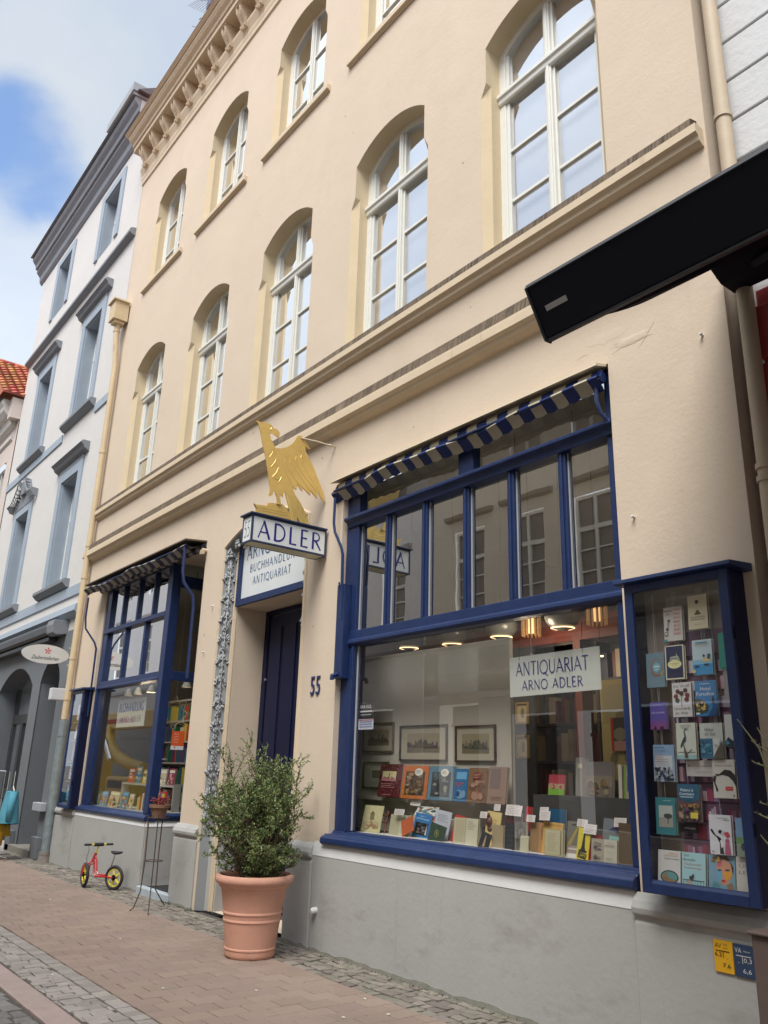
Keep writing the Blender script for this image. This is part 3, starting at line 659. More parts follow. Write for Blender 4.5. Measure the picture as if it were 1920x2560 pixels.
tag(k1.build('gutter_cobble_strip', COB, fix=False), kind='structure')
kb = stones('kerb', '', -40, -1.5, 1.945, 2.145, 1.0, .2, .004, 0, z=.004, along='x', gap=.014, inset=.014, vary=.12, hv=.004)
tag(kb.build('kerb', KERB, fix=False), kind='structure')
rd = stones('road', '', -17, -1.5, .0, 1.935, .15, .17, .010, 0, z=-.006, along='y', gap=.016, inset=.022, vary=.12, bond=False, hv=.006)
tag(rd.build('road', SETT, fix=False), kind='structure')
g = MB(); g.poly([(-60, -4.35, -.012), (20, -4.35, -.012), (20, -.0, -.012), (-60, -.0, -.012)])
tag(g.build('road_far_side', SETT, fix=False), kind='structure')
g = MB(); g.poly([(-60, 4.12, -.011), (-17, 4.12, -.011), (-17, 4.7, -.011), (-60, 4.7, -.011)]); g.poly([(-60, 0, -.011), (-17, 0, -.011), (-17, 1.94, -.011), (-60, 1.94, -.011)])
tag(g.build('far_cobbles', COB, fix=False), kind='structure')
# moss and weeds at the foot of the wall
ms = MB(); rr = random.Random(5)
for i in range(520):
    x = rr.choice([rr.uniform(-9.7, -9.3), rr.uniform(-7.4, -3.0), rr.uniform(-6.5, -3.0), rr.uniform(-10.2, -9.9)]); y = W-.055-abs(rr.gauss(0, .014)); a = rr.uniform(0, 6.28); s_ = rr.uniform(.008, .022)
    z = rr.uniform(-.004, .004)
    ms.poly([(x, y, z), (x+s_*math.cos(a), y+s_*.4*math.sin(a), z+s_*rr.uniform(.2, .9)), (x+s_*.6*math.cos(a+1), y+s_*.4*math.sin(a+1), z+s_*rr.uniform(.2, .8))])
tag(ms.build('moss', mat('moss_green', (.06, .08, .025), .9, .3, 30), fix=False), kind='stuff')
lit = MB(); rr = random.Random(8)
for i, (x, y) in enumerate(((-10.86, 3.45), (-5.3, 4.0), (-6.3, 2.9), (-7.1, 2.35), (-4.9, 3.9), (-8.2, 3.3), (-5.9, 3.45), (-5.0, 3.6))):
    tag(MB().box(x, x+.025, y, y+.012, .003, .009).build('cigarette_end', mat('pale_filter', (.7, .68, .6), .8)), 'pale cigarette end lying '+('on the pavers nearest the balance bike', 'beside the wall cobbles at lower right', 'in the middle of the foreground pavers', 'on the cobble strip by the kerb', 'rightmost of those near the wall cobbles', 'left of the terracotta pot on open pavers', 'between the pot and the foreground edge', 'lowest of those at the bottom edge')[i], 'litter', 'litter on the pavers')
# ------------------------------------------------------------------ neighbouring houses on this side
LG = mat('pale_grey_render', (.62, .605, .585), .9, .03, 1.5, .3, 24, stain=((.44, .42, .39), (1, 1, .35), .58, .8, .35))
BG = mat('blue_grey_trim', (.33, .39, .46), .7, .05, 4, .15, 40)
BGD = mat('slate_trim', (.205, .22, .245), .6, .08, 5, .15, 40)
nb = thing('grey_house', 'pale grey neighbouring house with blue grey window surrounds and a heavy slate cornice', 'building', (-19, W, 0))
w = MB(); hs = []
wins = [(-17.05, 13.05, 14.72, .55), (-20.62, 13.05, 14.72, .55), (-17.05, 8.86, 11.22, .56), (-20.62, 8.86, 11.22, .56), (-17.0, 4.98, 7.35, .56), (-20.60, 4.98, 7.35, .56)]
for cx, z0, z1, h in wins: hs.append((cx-h, cx+h, z0, z1))
hs += [(-16.83, -15.64, .12, 3.45), (-19.9, -17.35, .12, 3.45)]
wall_grid(w, -22.9, -14.99, -.05, 15.4, W, hs); w.poly([(-22.9, W, 0), (-22.9, W+6, 0), (-22.9, W+6, 16), (-22.9, W, 16)])
w.box(-22.9, -14.99, W+.01, W+6, 15.38, 15.4)
w.build('wall', LG, nb, fix=False)
CURG = mat('sheer_curtain', (.34, .35, .34), .9, .1, 4)
for i, (cx, z0, z1, h) in enumerate(wins):
    f = MB(); d = .02
    o = h+.22
    f.box(cx-o, cx-h, W-d-.02, W, z0, z1+.20); f.box(cx+h, cx+o, W-d-.02, W, z0, z1+.20); f.box(cx-h, cx+h, W-d-.02, W, z1, z1+.20)
    f.box(cx-h-.001, cx-h+.03, W, W+.30, z0, z1); f.box(cx+h-.03, cx+h+.001, W, W+.30, z0, z1); f.box(cx-h+.03, cx+h-.03, W, W+.30, z1-.03, z1)
    fo = f.build('window', BG, nb, bevel=.006)
    c = MB()
    if i > 1:
        if i == 5:
            for a, b, zz in ((-1.03, -.32, 0), (.30, 1.03, 0)): pass
            prf = [(W, .0), (W-.16, .02), (W-.20, -.06), (W-.15, -.10), (W-.12, -.17), (W, -.2)]
            for sgn in (-1, 1):
                K = 10; rows = []
                for q in range(K+1):
                    u = q/K; x = cx+sgn*(1.03-.80*u); z = z1+.42+(.42*max(0, u-.25)**2*1.9)
                    rows.append([(x, y, z+dz) for y, dz in prf])
                for a, b in zip(rows, rows[1:]): c.add(a+b, [(k, k+1, 7+k-1, 6+k) for k in range(5)])
                c.add(rows[-1], [tuple(range(6))]); c.add(rows[0], [tuple(range(6))])
            c.ex([(W, z1+.19), (W-.05, z1+.19), (W-.05, z1+.50), (W, z1+.5)], cx-.75, cx+.75)
            c.box(cx-.17, cx+.17, W-.12, W-.0, z1+.50, z1+.86)
        else:
            c.ex([(W, z1+.52), (W-.15, z1+.52), (W-.19, z1+.47), (W-.13, z1+.42), (W-.10, z1+.36), (W, z1+.30)], cx-1.0, cx+1.0)
            c.box(cx-.78, cx+.78, W-.035, W, z1+.201, z1+.30)
        c.build('cornice', BGD, fo)
        c = MB(); c.ex([(W+.28, z0+.02), (W-.10, z0+.0), (W-.14, z0-.02), (W-.14, z0-.08), (W-.09, z0-.13), (W-.06, z0-.16), (W, z0-.18), (W, z0-.01), (W+.28, z0-.01)], cx-1.0, cx+1.0); c.build('sill', BGD, fo)
    fr = MB(); y0, y1 = W+.24, W+.30
    a, b = cx-h+.03, cx+h-.03; zt = z0+(z1-z0)*.66; z1_ = z1-.03
    fr.box(a, a+.07, y0, y1, z0, z1_); fr.box(b-.07, b, y0, y1, z0, z1_); fr.box(a+.07, b-.07, y0, y1, z1_-.07, z1_); fr.box(a+.07, b-.07, y0, y1, z0, z0+.08)
    fr.box(a+.07, b-.07, y0-.02, y1, zt-.06, zt+.06); fr.box(cx-.06, cx+.06, y0-.01, y1, z0+.08, zt-.06)
    fr.build('frame', WFR, fo)
    g = MB(); g.poly([(a, y0+.03, z0), (b, y0+.03, z0), (b, y0+.03, z1), (a, y0+.03, z1)]); g.build('pane', GLASS, fo, fix=False)
    g = MB(); vs = []
    for q in range(41): vs += [(a+(b-a)*q/40, y1+.08+.012*math.sin(q*1.7), z0), (a+(b-a)*q/40, y1+.08+.012*math.sin(q*1.7), z1)]
    g.add(vs, [(2*q, 2*q+2, 2*q+3, 2*q+1) for q in range(40)]); g.build('curtain', CURG, fo, fix=False)
t = MB()
t.ex([(W, 12.47), (W-.10, 12.44), (W-.13, 12.40), (W-.13, 12.33), (W-.06, 12.29), (W, 12.27)], -22.93, -15.0)
t.build('string_course', BGD, nb)
t = MB(); t.box(-22.92, -18.12, W-.03, W, 8.50, 8.68); t.box(-16.0, -14.99, W-.03, W, 8.50, 8.68); t.box(-19.55, -18.1, W-.03, W, 8.501, 8.679) if 0 else None
t.box(-22.92, -14.99, W-.03, W, 4.58, 4.78)
t.ex([(W, 4.36), (W-.12, 4.34), (W-.14, 4.22), (W-.06, 4.14), (W, 4.12)], -22.92, -15.0); t.build('band', BG, nb)
c = MB()
c.ex([(W, 15.95), (W-.36, 15.95), (W-.38, 15.88), (W-.34, 15.80), (W-.27, 15.72), (W-.25, 15.60), (W-.20, 15.58), (W-.20, 15.50), (W-.10, 15.38), (W-.08, 15.22), (W-.03, 15.15), (W, 15.13)], -23.2, -15.22)
c.ex([(W+.4, 16.05), (W-.42, 16.02), (W-.44, 15.953), (W+.4, 15.953)], -23.25, -15.2)
c.build('eaves_cornice', BGD, nb)
c = MB(); c.box(-15.219, -15.20, W-.22, W, 15.15, 15.9); c.build('cornice_end', mat('lead_grey', (.42, .45, .48), .6), nb)
r_f = MB(); r_f.ex([(W-.35, 16.06), (W+4, 19.2), (W+4, 19.0), (W-.1, 16.06)], -23.1, -15.1); r_f.build('roof', mat('slate_roof', (.12, .12, .13), .8, .2, 6), nb)
dm = MB(); dm.box(-20.1, -18.4, 5.2, 6.8, 16.5, 18.95); dmo = dm.build('dormer', mat('dormer_boards', (.60, .52, .47), .8, .05, 3), nb)
dm = MB(); dm.box(-20.25, -18.2, 5.0, 7.0, 18.95, 19.2); dm.box(-20.2, -20.1, 5.1, 5.2, 16.5, 18.95); dm.box(-18.4, -18.3, 5.1, 5.2, 16.5, 18.95); dm.build('dormer_roof', mat('zinc', (.32, .34, .35), .5), dmo)
# its ground floor shop front
SG = mat('shop_grey', (.155, .17, .185), .7, .05, 3, .15, 30)
SGD = mat('charcoal_joinery', (.045, .048, .053), .5, .1, 8)
g = MB()
for a, b, zt in ((-16.83, -15.64, 3.45), (-19.9, -17.35, 3.45)):
    hh = (b-a)/2; cx = (a+b)/2
    ar = [(cx+x, z) for x, z in archpts(hh, zt-.42, zt, 12)]; k = len(ar)//2
    g.poly([(x, W, z) for x, z in ar[:k+1]]+[(a, W, zt)]); g.poly([(x, W, z) for x, z in ar[k:]]+[(b, W, zt)])
    A = [(a, .12)]+ar+[(b, .12)]; n = len(A)
    g.add([(x, W-.012, z) for x, z in A]+[(x, W+.42, z) for x, z in A], [(i, i+1, n+i+1, n+i) for i in range(n-1)])
g.build('arch_reveal', SG, nb)
g = MB()
ex_ = [(-22.9, -19.9), (-17.35, -16.83), (-15.64, -15.22)]
for a, b in ex_: g.box(a, b, W-.025, W-.001, .12, 3.9)
for a, b in ((-19.9, -17.35), (-16.83, -15.64)):
    cx = (a+b)/2; ar = [(cx+x, z) for x, z in archpts((b-a)/2, 3.03, 3.45, 12)]
    k = len(ar)//2
    g.ey(ar[:k+1]+[(cx, 3.9), (a, 3.9)], W-.025, W-.001); g.ey([(cx, 3.9)]+ar[k:]+[(b, 3.9)], W-.025, W-.001)
g.build('shop_surround', SG, nb)
g = MB(); g.box(-15.75, -15.28, W-.14, W-.026, .76, .90); 
for q_ in ((-15.62, -15.26, W-.12, W-.026, 0, .35), (-17.25, -16.95, W-.12, W-.026, 0, .35)): MB().box(*q_).build('pilaster_foot', SG, nb, bevel=.01)
g.build('corbel', mat('light_shop_grey', (.38, .40, .43), .7, .05, 5), nb, bevel=.01)
for a, b in ((-16.83, -15.64), (-19.9, -17.35)):
    d = MB(); y = W+.34
    d.box(a, a+.12, y, y+.08, .12, 3.45); d.box(b-.12, b, y, y+.08, .12, 3.45); d.box(a+.12, b-.12, y, y+.08, 2.35, 2.55); d.box(a+.12, b-.12, y, y+.08, .12, .35)
    d.box(a+.12, b-.12, y, y+.08, .82, 1.0); d.box(a+.72, a+.86, y, y+.08, .35, .82); d.box(a+.72, a+.86, y, y+.08, 1.0, 2.35)
    do = d.build('door' if a > -17 else 'shop_window', SGD, nb, bevel=.005)
    g = MB(); g.poly([(a, y+.04, .2), (b, y+.04, .2), (b, y+.04, 3.4), (a, y+.04, 3.4)]); g.build('pane', GLASS, do, fix=False)
    g = MB(); g.box(a+.02, b-.02, y+.9, y+.92, .1, 3.45); g.build('blind', mat('dim_olive_blind', (.20, .19, .14), .9, .2, 3), do)
    if a > -17: h_d = MB(); h_d.tube([(a+.80, y-.06, 1.08), (a+.62, y-.06, 1.08)], .012); h_d.tube([(a+.80, y-.06, 1.08), (a+.80, y, 1.08)], .012); h_d.build('door_handle', mat('brushed_steel', (.5, .5, .5), .3, metal=1), do)
s_ = MB(); s_.box(-17.2, -15.55, W-.12, W+.4, -.02, .12); s_.build('doorstep', mat('sandstone_step', (.24, .22, .19), .9, .1, 6, .3), nb, bevel=.012)
aw = thing('folded_awning', 'long charcoal folded awning cassette above the grey arched shop front', 'awning', (-19, W-.1, 4))
a_ = MB(); a_.ex([(W-.02, 4.10), (W-.24, 4.08), (W-.27, 4.02), (W-.27, 3.90), (W-.22, 3.86), (W-.02, 3.90)], -22.8, -16.0); a_.ex([(W-.05, 3.86), (W-.20, 3.84), (W-.20, 3.76), (W-.05, 3.76)], -22.8, -16.1)
a_.build('cassette', SGD, aw, bevel=.01); a_ = MB(); a_.ex([(W-.0, 4.11), (W-.28, 4.10), (W-.30, 4.0), (W-.28, 3.86), (W-.2, 3.82), (W-.0, 3.86)], -16.0, -15.62); a_.build('end_cap', BGD, aw, bevel=.01)
# oval hanging sign and lamp box of that shop
ov = thing('oval_sign', 'white oval hanging sign with a red mark and black script', 'shop sign', (-14.98, W, 3.4))
o_ = MB(); pts = [(W-.52+.40*math.cos(2*math.pi*i/40), 3.37+.165*math.sin(2*math.pi*i/40)) for i in range(40)]
o_.ex(pts, -15.0, -14.965); o_.build('board', mat('cream_enamel', (.66, .65, .62), .4, .03, 5), ov)
o_ = MB(); o_.box(-14.99, -14.975, W-.13, W, 3.20, 3.24); o_.box(-14.99, -14.975, W-.13, W, 3.50, 3.54); o_.box(-15.03, -14.93, W-.02, W, 3.15, 3.6); o_.build('bracket', mat('galvanised_bracket', (.5, .5, .52), .5, metal=.5), ov)
o_ = MB(); text(o_, 'Zauberstübchen', (-14.963, W-.52, 3.275), .46, .065, xd=(0, 1, 0), shear=.35); o_.build('lettering', LETK, ov, fix=False)
o_ = MB(); rr = random.Random(2)
for a in range(5):
    an = a*1.257+.3; o_.poly([(-14.962, W-.49, 3.43), (-14.962, W-.49+.05*math.cos(an-.3), 3.43+.05*math.sin(an-.3)), (-14.962, W-.49+.06*math.cos(an+.2), 3.43+.06*math.sin(an+.2))])
o_.build('red_mark', mat('red_print', (.6, .03, .03), .5), ov, fix=False)
lb = MB(); lb.box(-14.99, -14.84, W-.36, W-.02, 2.60, 2.80); tag(lb.build('lamp_box', mat('white_lamp_box', (.62, .63, .66), .5, .03, 4), bevel=.01), 'white box shaped wall light under the oval sign', 'wall light')

# pale pink house with tiled roof at the far left
ph = thing('pink_house', 'pale pink house with orange tiled roof at the far left end', 'building', (-26, W, 0))
PKW = mat('pale_pink_render', (.60, .52, .47), .9, .04, 2, .2, 24)
w = MB(); wall_grid(w, -34, -22.91, -.05, 10.7, W-.02, [(-25.4, -23.55, 7.4, 9.6), (-29.5, -27.5, 7.4, 9.6)]); w.build('wall', PKW, ph, fix=False)
c = MB(); c.ex([(W, 11.3), (W-.45, 11.3), (W-.50, 11.2), (W-.42, 11.08), (W-.40, 10.98), (W-.30, 10.85), (W-.2, 10.80), (W-.15, 10.62), (W-.05, 10.55), (W, 10.55)], -34, -23.2); c.ex([(W, 10.32), (W-.08, 10.31), (W-.08, 10.22), (W-.04, 10.18), (W, 10.18)], -34, -23.3)
c.build('cornice', mat('white_moulding', (.62, .60, .56), .8, .05, 4), ph)
c = MB(); c.box(-23.2, -22.91, W-.28, W+.2, 10.7, 11.3); c.build('parapet_end', PKW, ph)
c = MB(); c.ex([(W-.3, 11.42), (W-.56, 11.42), (W-.58, 11.30), (W-.3, 11.30)], -34, -23.5); c.build('gutter', BGD, ph)
for cx in (-24.5, -28.5):
    f = MB(); f.box(cx-.95, cx-.87, W+.1, W+.16, 7.4, 9.6); f.box(cx+.87, cx+.95, W+.1, W+.16, 7.4, 9.6); f.box(cx-.87, cx+.87, W+.1, W+.16, 9.5, 9.6); f.box(cx-.04, cx+.04, W+.1, W+.16, 7.4, 9.5); fo = f.build('window', WFR, ph)
    g = MB(); g.poly([(cx-.95, W+.13, 7.4), (cx+.95, W+.13, 7.4), (cx+.95, W+.13, 9.6), (cx-.95, W+.13, 9.6)]); g.build('pane', GLASSU, fo, fix=False)
    g = MB(); g.poly([(cx-.95, W+.5, 7.4), (cx+.95, W+.5, 7.4), (cx+.95, W+.5, 9.6), (cx-.95, W+.5, 9.6)]); g.build('curtain', CURG, fo, fix=False)
rt = MB(); A0, Z0, A1, Z1 = -26.0, 13.66, -22.93, 11.42
TL2 = mat('orange_pantile', (.46, .17, .09), .85, .1, 6, .3, 30, island=.28, stain=((.10, .05, .035), (2, 2, 2), .55, .72, .6))
sl = math.hypot(A1-A0, Z1-Z0); dx, dz = (A1-A0)/sl, (Z1-Z0)/sl; nxv, nzv = -dz, dx
nr = int(sl/.30)
for i in range(nr+1):
    for j in range(34):
        y = 4.05+j*.235; d0 = i*.30; d1 = d0+.33; vs = []
        for dd, hgt in ((d0, .0), (d1, .055)):
            for q in range(6):
                u = q/5; bmp = hgt+.045*math.sin(u*math.pi*1.0)**2-(.02 if q == 5 else 0)
                vs.append((A0+dx*dd+nxv*bmp, y+u*.235, Z0+dz*dd+nzv*bmp))
        for q in range(6): vs.append((A0+dx*d1, y+q/5*.235, Z0+dz*d1))
        rt.add(vs, [(q, q+1, 7+q, 6+q) for q in range(5)]+[(6+q, 7+q, 13+q, 12+q) for q in range(5)])
rt.poly([(A0, 4.05, Z0-.02), (A0, 12, Z0-.02), (A1, 12, Z1-.02), (A1, 4.05, Z1-.02)])
rt.poly([(-29.1, 4.05, Z1-.02), (A0, 4.05, Z0-.02), (A0, 12, Z0-.02), (-29.1, 12, Z1-.02)])
rt.poly([(A0, 4.06, Z0-.03), (-29.1, 4.06, Z1-.03), (A1, 4.06, Z1-.03)])
for j in range(20): rt.tube([(A0, 4.0+j*.4, Z0+.02), (A0, 4.44+j*.4, Z0+.035)], [.09, .075], 8)
rt.build('roof', TL2, ph, fix=False)

# white and red rusticated house on the right
rh = thing('white_rusticated_house', 'white rusticated house with dark red ground floor at the right edge', 'building', (0, W, 0))
RW = mat('white_rustic_paint', (.62, .63, .64), .8, .04, 3, .5, 18)
w = MB(); y = W+.10; z = 4.90; lv = [5.40, 5.52, 5.70, 6.05, 6.40, 6.75, 7.1, 7.45, 7.8, 8.2, 8.6, 9, 9.4, 9.8, 10.2, 10.6, 11, 11.4, 11.8, 12.2]
w.box(-2.34, 6, y+.02, y+.3, 0, 12.2)
zp = 4.75
for q in lv:
    e = .0 if q not in (5.52,) else .05
    w.box(-2.32, 6, y-e, y+.019, zp, q-.022); zp = q
w.build('wall', RW, rh, bevel=.008)
RD = mat('dark_red_paint', (.55, .08, .085), .55, .1, 3, .3, 20)
w = MB(); zp = 0
for q in (.0+.41*i for i in range(1, 12)):
    w.box(-2.22, 6, y-.06, y+.0, zp+.018, min(q, 4.62)-.018); zp = q
w.box(-2.21, 6, y-.03, y+.01, 0, 4.62); w.build('red_ground_floor', RD, rh, bevel=.012)
# extended black awning of that house
ra = thing('black_awning', 'black extended awning with a small metal label on its front rail', 'awning', (0, 3.5, 4))
BK = mat('black_awning_fabric', (.004, .005, .010), .9, .1, 4, spec=.1)
a_ = MB(); a_.box(-2.33, 3, W-.19, W-.02, 4.66, 4.86); a_.ex([(W-.19, 4.80), (W-.30, 4.76), (W-.30, 4.66), (W-.19, 4.60), (W-.02, 4.60), (W-.02, 4.66), (W-.19, 4.66)], -2.30, 3)
a_.build('cassette', BLACK, ra, bevel=.012)
a_ = MB(); a_.ex([(2.655, 3.855), (2.67, 3.87), (2.72, 3.86), (2.83, 3.65), (2.825, 3.625), (2.79, 3.62)], -2.36, 3); a_.build('front_rail', BLACK, ra, bevel=.006)
a_ = MB(); a_.ex([(2.790, 3.617), (2.822, 3.622), (2.820, 3.612), (2.795, 3.607)], -2.355, 3); a_.ex([(2.652, 3.853), (2.66, 3.875), (2.67, 3.876), (2.662, 3.85)], -2.37, 3); a_.build('rail_lip', mat('charcoal_lip', (.035, .036, .042), .5), ra)
a_ = MB(); a_.ex([(2.648, 3.85), (2.67, 3.878), (2.725, 3.868), (2.838, 3.65), (2.83, 3.612), (2.785, 3.61)], -2.372, -2.361); a_.build('rail_end_cap', mat('charcoal_cap', (.02, .02, .024), .45), ra, bevel=.002)
a_ = MB(); n = 14
for i in range(n):
    u, v = i/n, (i+1)/n
    P = lambda t: (2.79+(W-.25-2.79)*t, 3.70+(4.76-3.70)*t-.10*math.sin(math.pi*t))
    (ya, za), (yb, zb) = P(u), P(v); a_.poly([(-2.34, ya, za), (3, ya, za), (3, yb, zb), (-2.34, yb, zb)])
a_.build('fabric', BK, ra, smooth='all', fix=False)
a_ = MB(); a_.tube([(-2.0, 2.85, 3.66), (-1.2, 3.7, 4.22), (-2.05, W-.22, 4.62)], .03, 8); a_.build('folding_arm', BLACK, ra)
a_ = MB(); d1 = Vector((0, .135, -.2)).normalized(); o = Vector((-2.29, 2.795, 3.655)); nn = Vector((0, -d1.z*-1, 0))
cx = Vector((1, 0, 0)); up = -d1; nrm = Vector((0, -.83, -.56))
P0 = Vector((-2.30, 2.745, 3.735))+nrm*.02
a_.add([P0, P0+cx*.13, P0+cx*.13+up*.028, P0+up*.028], [(0, 1, 2, 3)]); 
a_.build('maker_label', mat('aluminium_label', (.45, .45, .45), .4, metal=.3), ra, fix=False)

# rainwater pipes
dp = thing('rainwater_pipe', 'cream rainwater pipe with square hopper between the cream and grey houses', 'drainpipe', (-14.93, W, 0), 'rainwater pipes')
PIPE = mat('cream_pipe_paint', (.60, .475, .30), .6, .08, 5, .15, 40, stain=((.13, .09, .05), (14, 14, .8), .63, .78, .6))
p = MB(); px, py = -14.78, W-.10
p.tube([(-14.80, W-.16, 10.0), (-14.80, W-.16, 9.82), (-14.79, W-.14, 9.5), (px, py, 9.1), (px, py, 2.28)], .056, 14)
for z in (9.8, 7.2, 5.35, 4.75, 3.3, 2.6): p.tube([(px, py, z), (px, py, z+.05)] if z < 9 else [(-14.80, W-.16, z), (-14.80, W-.16, z+.05)], .064, 14)
p.build('pipe', PIPE, dp, smooth=True)
p = MB(); p.box(-14.95, -14.65, W-.31, W-.02, 10.02, 10.42); p.box(-14.99, -14.61, W-.35, W-.02, 10.42, 10.46); p.ez([(-14.9, W-.27), (-14.7, W-.27), (-14.7, W-.06), (-14.9, W-.06)], 9.96, 10.02); p.build('hopper', PIPE, dp, bevel=.008)
p = MB(); p.tube([(px, py, 2.27), (px, py, .16)], .072, 14); p.tube([(px, py, 2.0), (px, py, 2.03)], .078, 14); p.build('galvanised_foot', mat('galvanised_pipe', (.27, .32, .33), .5, .25, 12, metal=.4), dp, smooth=True)
p = MB(); p.tube([(px, py, .16), (px, py, .12), (px, py, -.01)], [.085, .09, .11], 14); p.tube([(px, py, .12), (px, py, .17)], .095, 14); p.build('pipe_base', mat('rusty_foot', (.24, .21, .18), .9, .25, 12), dp, smooth=True)
dp = thing('rainwater_pipe', 'cream rainwater pipe between the cream facade and the dark red wall', 'drainpipe', (-2.25, W, 0), 'rainwater pipes')
p = MB(); px, py = -2.235, W-.015
p.tube([(px, py, 0), (px, py, 13.5)], .052, 16)
for z in (3.28, 3.36, 5.98, 8.9): p.tube([(px, py, z), (px, py, z+.035)], .062, 16)
p.build('pipe', mat('beige_pipe_paint', (.50, .40, .28), .6, .06, 5, .15, 40), dp, smooth=True)
# roof aerials behind the cornice
an = thing('roof_aerial', 'thin metal television aerial rising behind the cream cornice', 'aerial', (-13.8, 5.3, 17))
a_ = MB(); a_.tube([(-13.6, 5.22, 14.9), (-13.9, 5.22, 18.5)], .018, 6); a_.tube([(-14.6, 5.22, 18.95), (-13.3, 5.22, 17.75)], .012, 5)
for i in range(9):
    t_ = i/8; x, z = -14.6+1.3*t_, 18.95-1.2*t_; q_ = .16+.10*t_; a_.tube([(x-q_, 5.0, z-q_*1.3), (x+q_, 5.4, z+q_*1.3)], .0045, 4)
a_.tube([(-14.5, 5.22, 18.25), (-13.5, 5.22, 17.7)], .010, 5); a_.tube([(-14.9, 5.22, 18.4), (-14.2, 5.22, 17.7)], .008, 5)
a_.build('rods', mat('aerial_metal', (.16, .16, .22), .5, metal=.4), an)
a_ = MB(); a_.box(-13.95, -13.75, 5.15, 5.3, 18.0, 18.2); a_.build('junction_box', mat('aerial_metal', (.1, .1, .1)), an)

# ------------------------------------------------------------------ houses across the street (seen in the glass)
OW = mat('opposite_cream', (.74, .67, .54), .9, .05, 1); OW2 = mat('opposite_white', (.76, .74, .71), .9, .05, 1)
def opposite(name, label, x0, x1, top, m, wx, rows, trim, yo=-4.42, base=None, door=None):
    h = thing(name, label, 'building', ((x0+x1)/2, yo, 0))
    hs = [(x-.52, x+.52, a, b) for x in wx for a, b in rows]
    if door:
        hs += door
        g = MB()
        for q in door: g.box(q[0], q[1], yo-.5, yo-.45, max(0, q[2]), q[3]); g.box(q[0], (q[0]+q[1])/2-.03, yo-.449, yo-.40, q[3]-.5, q[3]-.42)
        g.build('shop_glazing', mat('dark_glazing', (.10, .09, .08), .3), h)
    w = MB(); wall_grid(w, x0, x1, -.05, top, yo, hs); w.poly([(x1, yo, 0), (x1, yo-7, 0), (x1, yo-7, top), (x1, yo, top)]); w.build('wall', m, h, fix=False)
    t = MB(); t.ex([(yo, top+.1), (yo+.4, top+.1), (yo+.4, top-.1), (yo+.1, top-.35), (yo, top-.4)], x0, x1); t.ex([(yo, 4.75), (yo+.12, 4.72), (yo+.12, 4.6), (yo, 4.55)], x0, x1)
    for x in wx:
        for a, b in rows: t.ex([(yo, b+.45), (yo+.16, b+.42), (yo+.12, b+.34), (yo, b+.30)], x-.82, x+.82)
    t.build('cornice', trim, h)
    r2 = MB(); r2.ex([(yo+.3, top+.11), (yo-4, top+3), (yo-4, top+2.8), (yo, top+.11)], x0, x1); r2.build('roof', TILE, h)
    for x in wx:
        for a, b in rows:
            f = MB(); y = yo-.12
            f.box(x-.52, x-.45, y, y+.06, a, b); f.box(x+.45, x+.52, y, y+.06, a, b); f.box(x-.45, x+.45, y, y+.06, b-.07, b); f.box(x-.45, x+.45, y, y+.06, a, a+.08); f.box(x-.04, x+.04, y, y+.06, a+.08, b-.07)
            zt = a+(b-a)*.66; f.box(x-.45, x-.04, y, y+.06, zt-.05, zt+.05); f.box(x+.04, x+.45, y, y+.06, zt-.05, zt+.05)
            for k in (.22, .44): f.box(x-.45, x-.04, y+.01, y+.05, a+(b-a)*k-.015, a+(b-a)*k+.015); f.box(x+.04, x+.45, y+.01, y+.05, a+(b-a)*k-.015, a+(b-a)*k+.015)
            fo = f.build('window', WFR, h)
            g = MB(); g.poly([(x-.5, y+.01, a), (x+.5, y+.01, a), (x+.5, y+.01, b), (x-.5, y+.01, b)]); g.build('pane', mat('opposite_glass', (.25, .22, .18), .3), fo, fix=False)
    return h
oh = opposite('opposite_cream_house', 'cream stuccoed house across the street with door number 56', -16.2, -6.5, 11.5, OW, (-14.5, -12.55, -10.6, -8.6), ((5.35, 7.55), (8.7, 10.6)), mat('opp_trim', (.42, .37, .30), .9), door=[(-13.15, -11.85, 0, 2.9), (-11.3, -7.2, .6, 2.9), (-15.6, -14.2, 1.0, 3.2)])
pn_ = MB(); PNM = mat('grey_cladding', (.58, .60, .57), .5, .04, 2)
for a, b in ((-16.18, -15.62), (-14.18, -13.17), (-11.83, -11.32)):
    z = 0
    while z < 4.4: pn_.box(a, b, -4.41, -4.38, z+.008, min(z+.55, 4.5)-.008); z += .55
pn_.box(-16.18, -6.52, -4.41, -4.38, 3.45, 3.9); pn_.box(-16.18, -6.52, -4.41, -4.38, 3.92, 4.5); pn_.build('stone_cladding', PNM, oh)
n_ = MB(); text(n_, '56', (-13.6, -4.375, 1.95), .19, .14, xd=(-1, 0, 0)); n_.build('house_number', LETK, oh, fix=False)
opposite('opposite_white_house', 'pale stuccoed house across the street with white windows', -26, -16.25, 12.5, OW2, (-24.5, -22.3, -20.0, -17.6), ((5.2, 7.2), (8.6, 10.6)), mat('opp_trim2', (.5, .48, .46), .9), door=[(-25, -17.5, .5, 3.2)])
opposite('opposite_beige_house', 'plain beige house across the street nearest the camera', -6.45, 10, 10.8, OW, (-5.0, -2.5, 0.0, 2.5), ((5.2, 7.2), (8.4, 10.2)), mat('opp_trim', (.42, .37, .30), .9), door=[(-5.5, -1.5, .5, 3.0)])
opposite('opposite_far_house', 'ornate pale house far along the other side of the street', -40, -26.05, 13.5, OW2, (-38, -35, -32, -29), ((5.4, 7.6), (9.0, 11.2)), mat('opp_trim2', (.5, .48, .46), .9), door=[(-39, -28, .5, 3.2)])

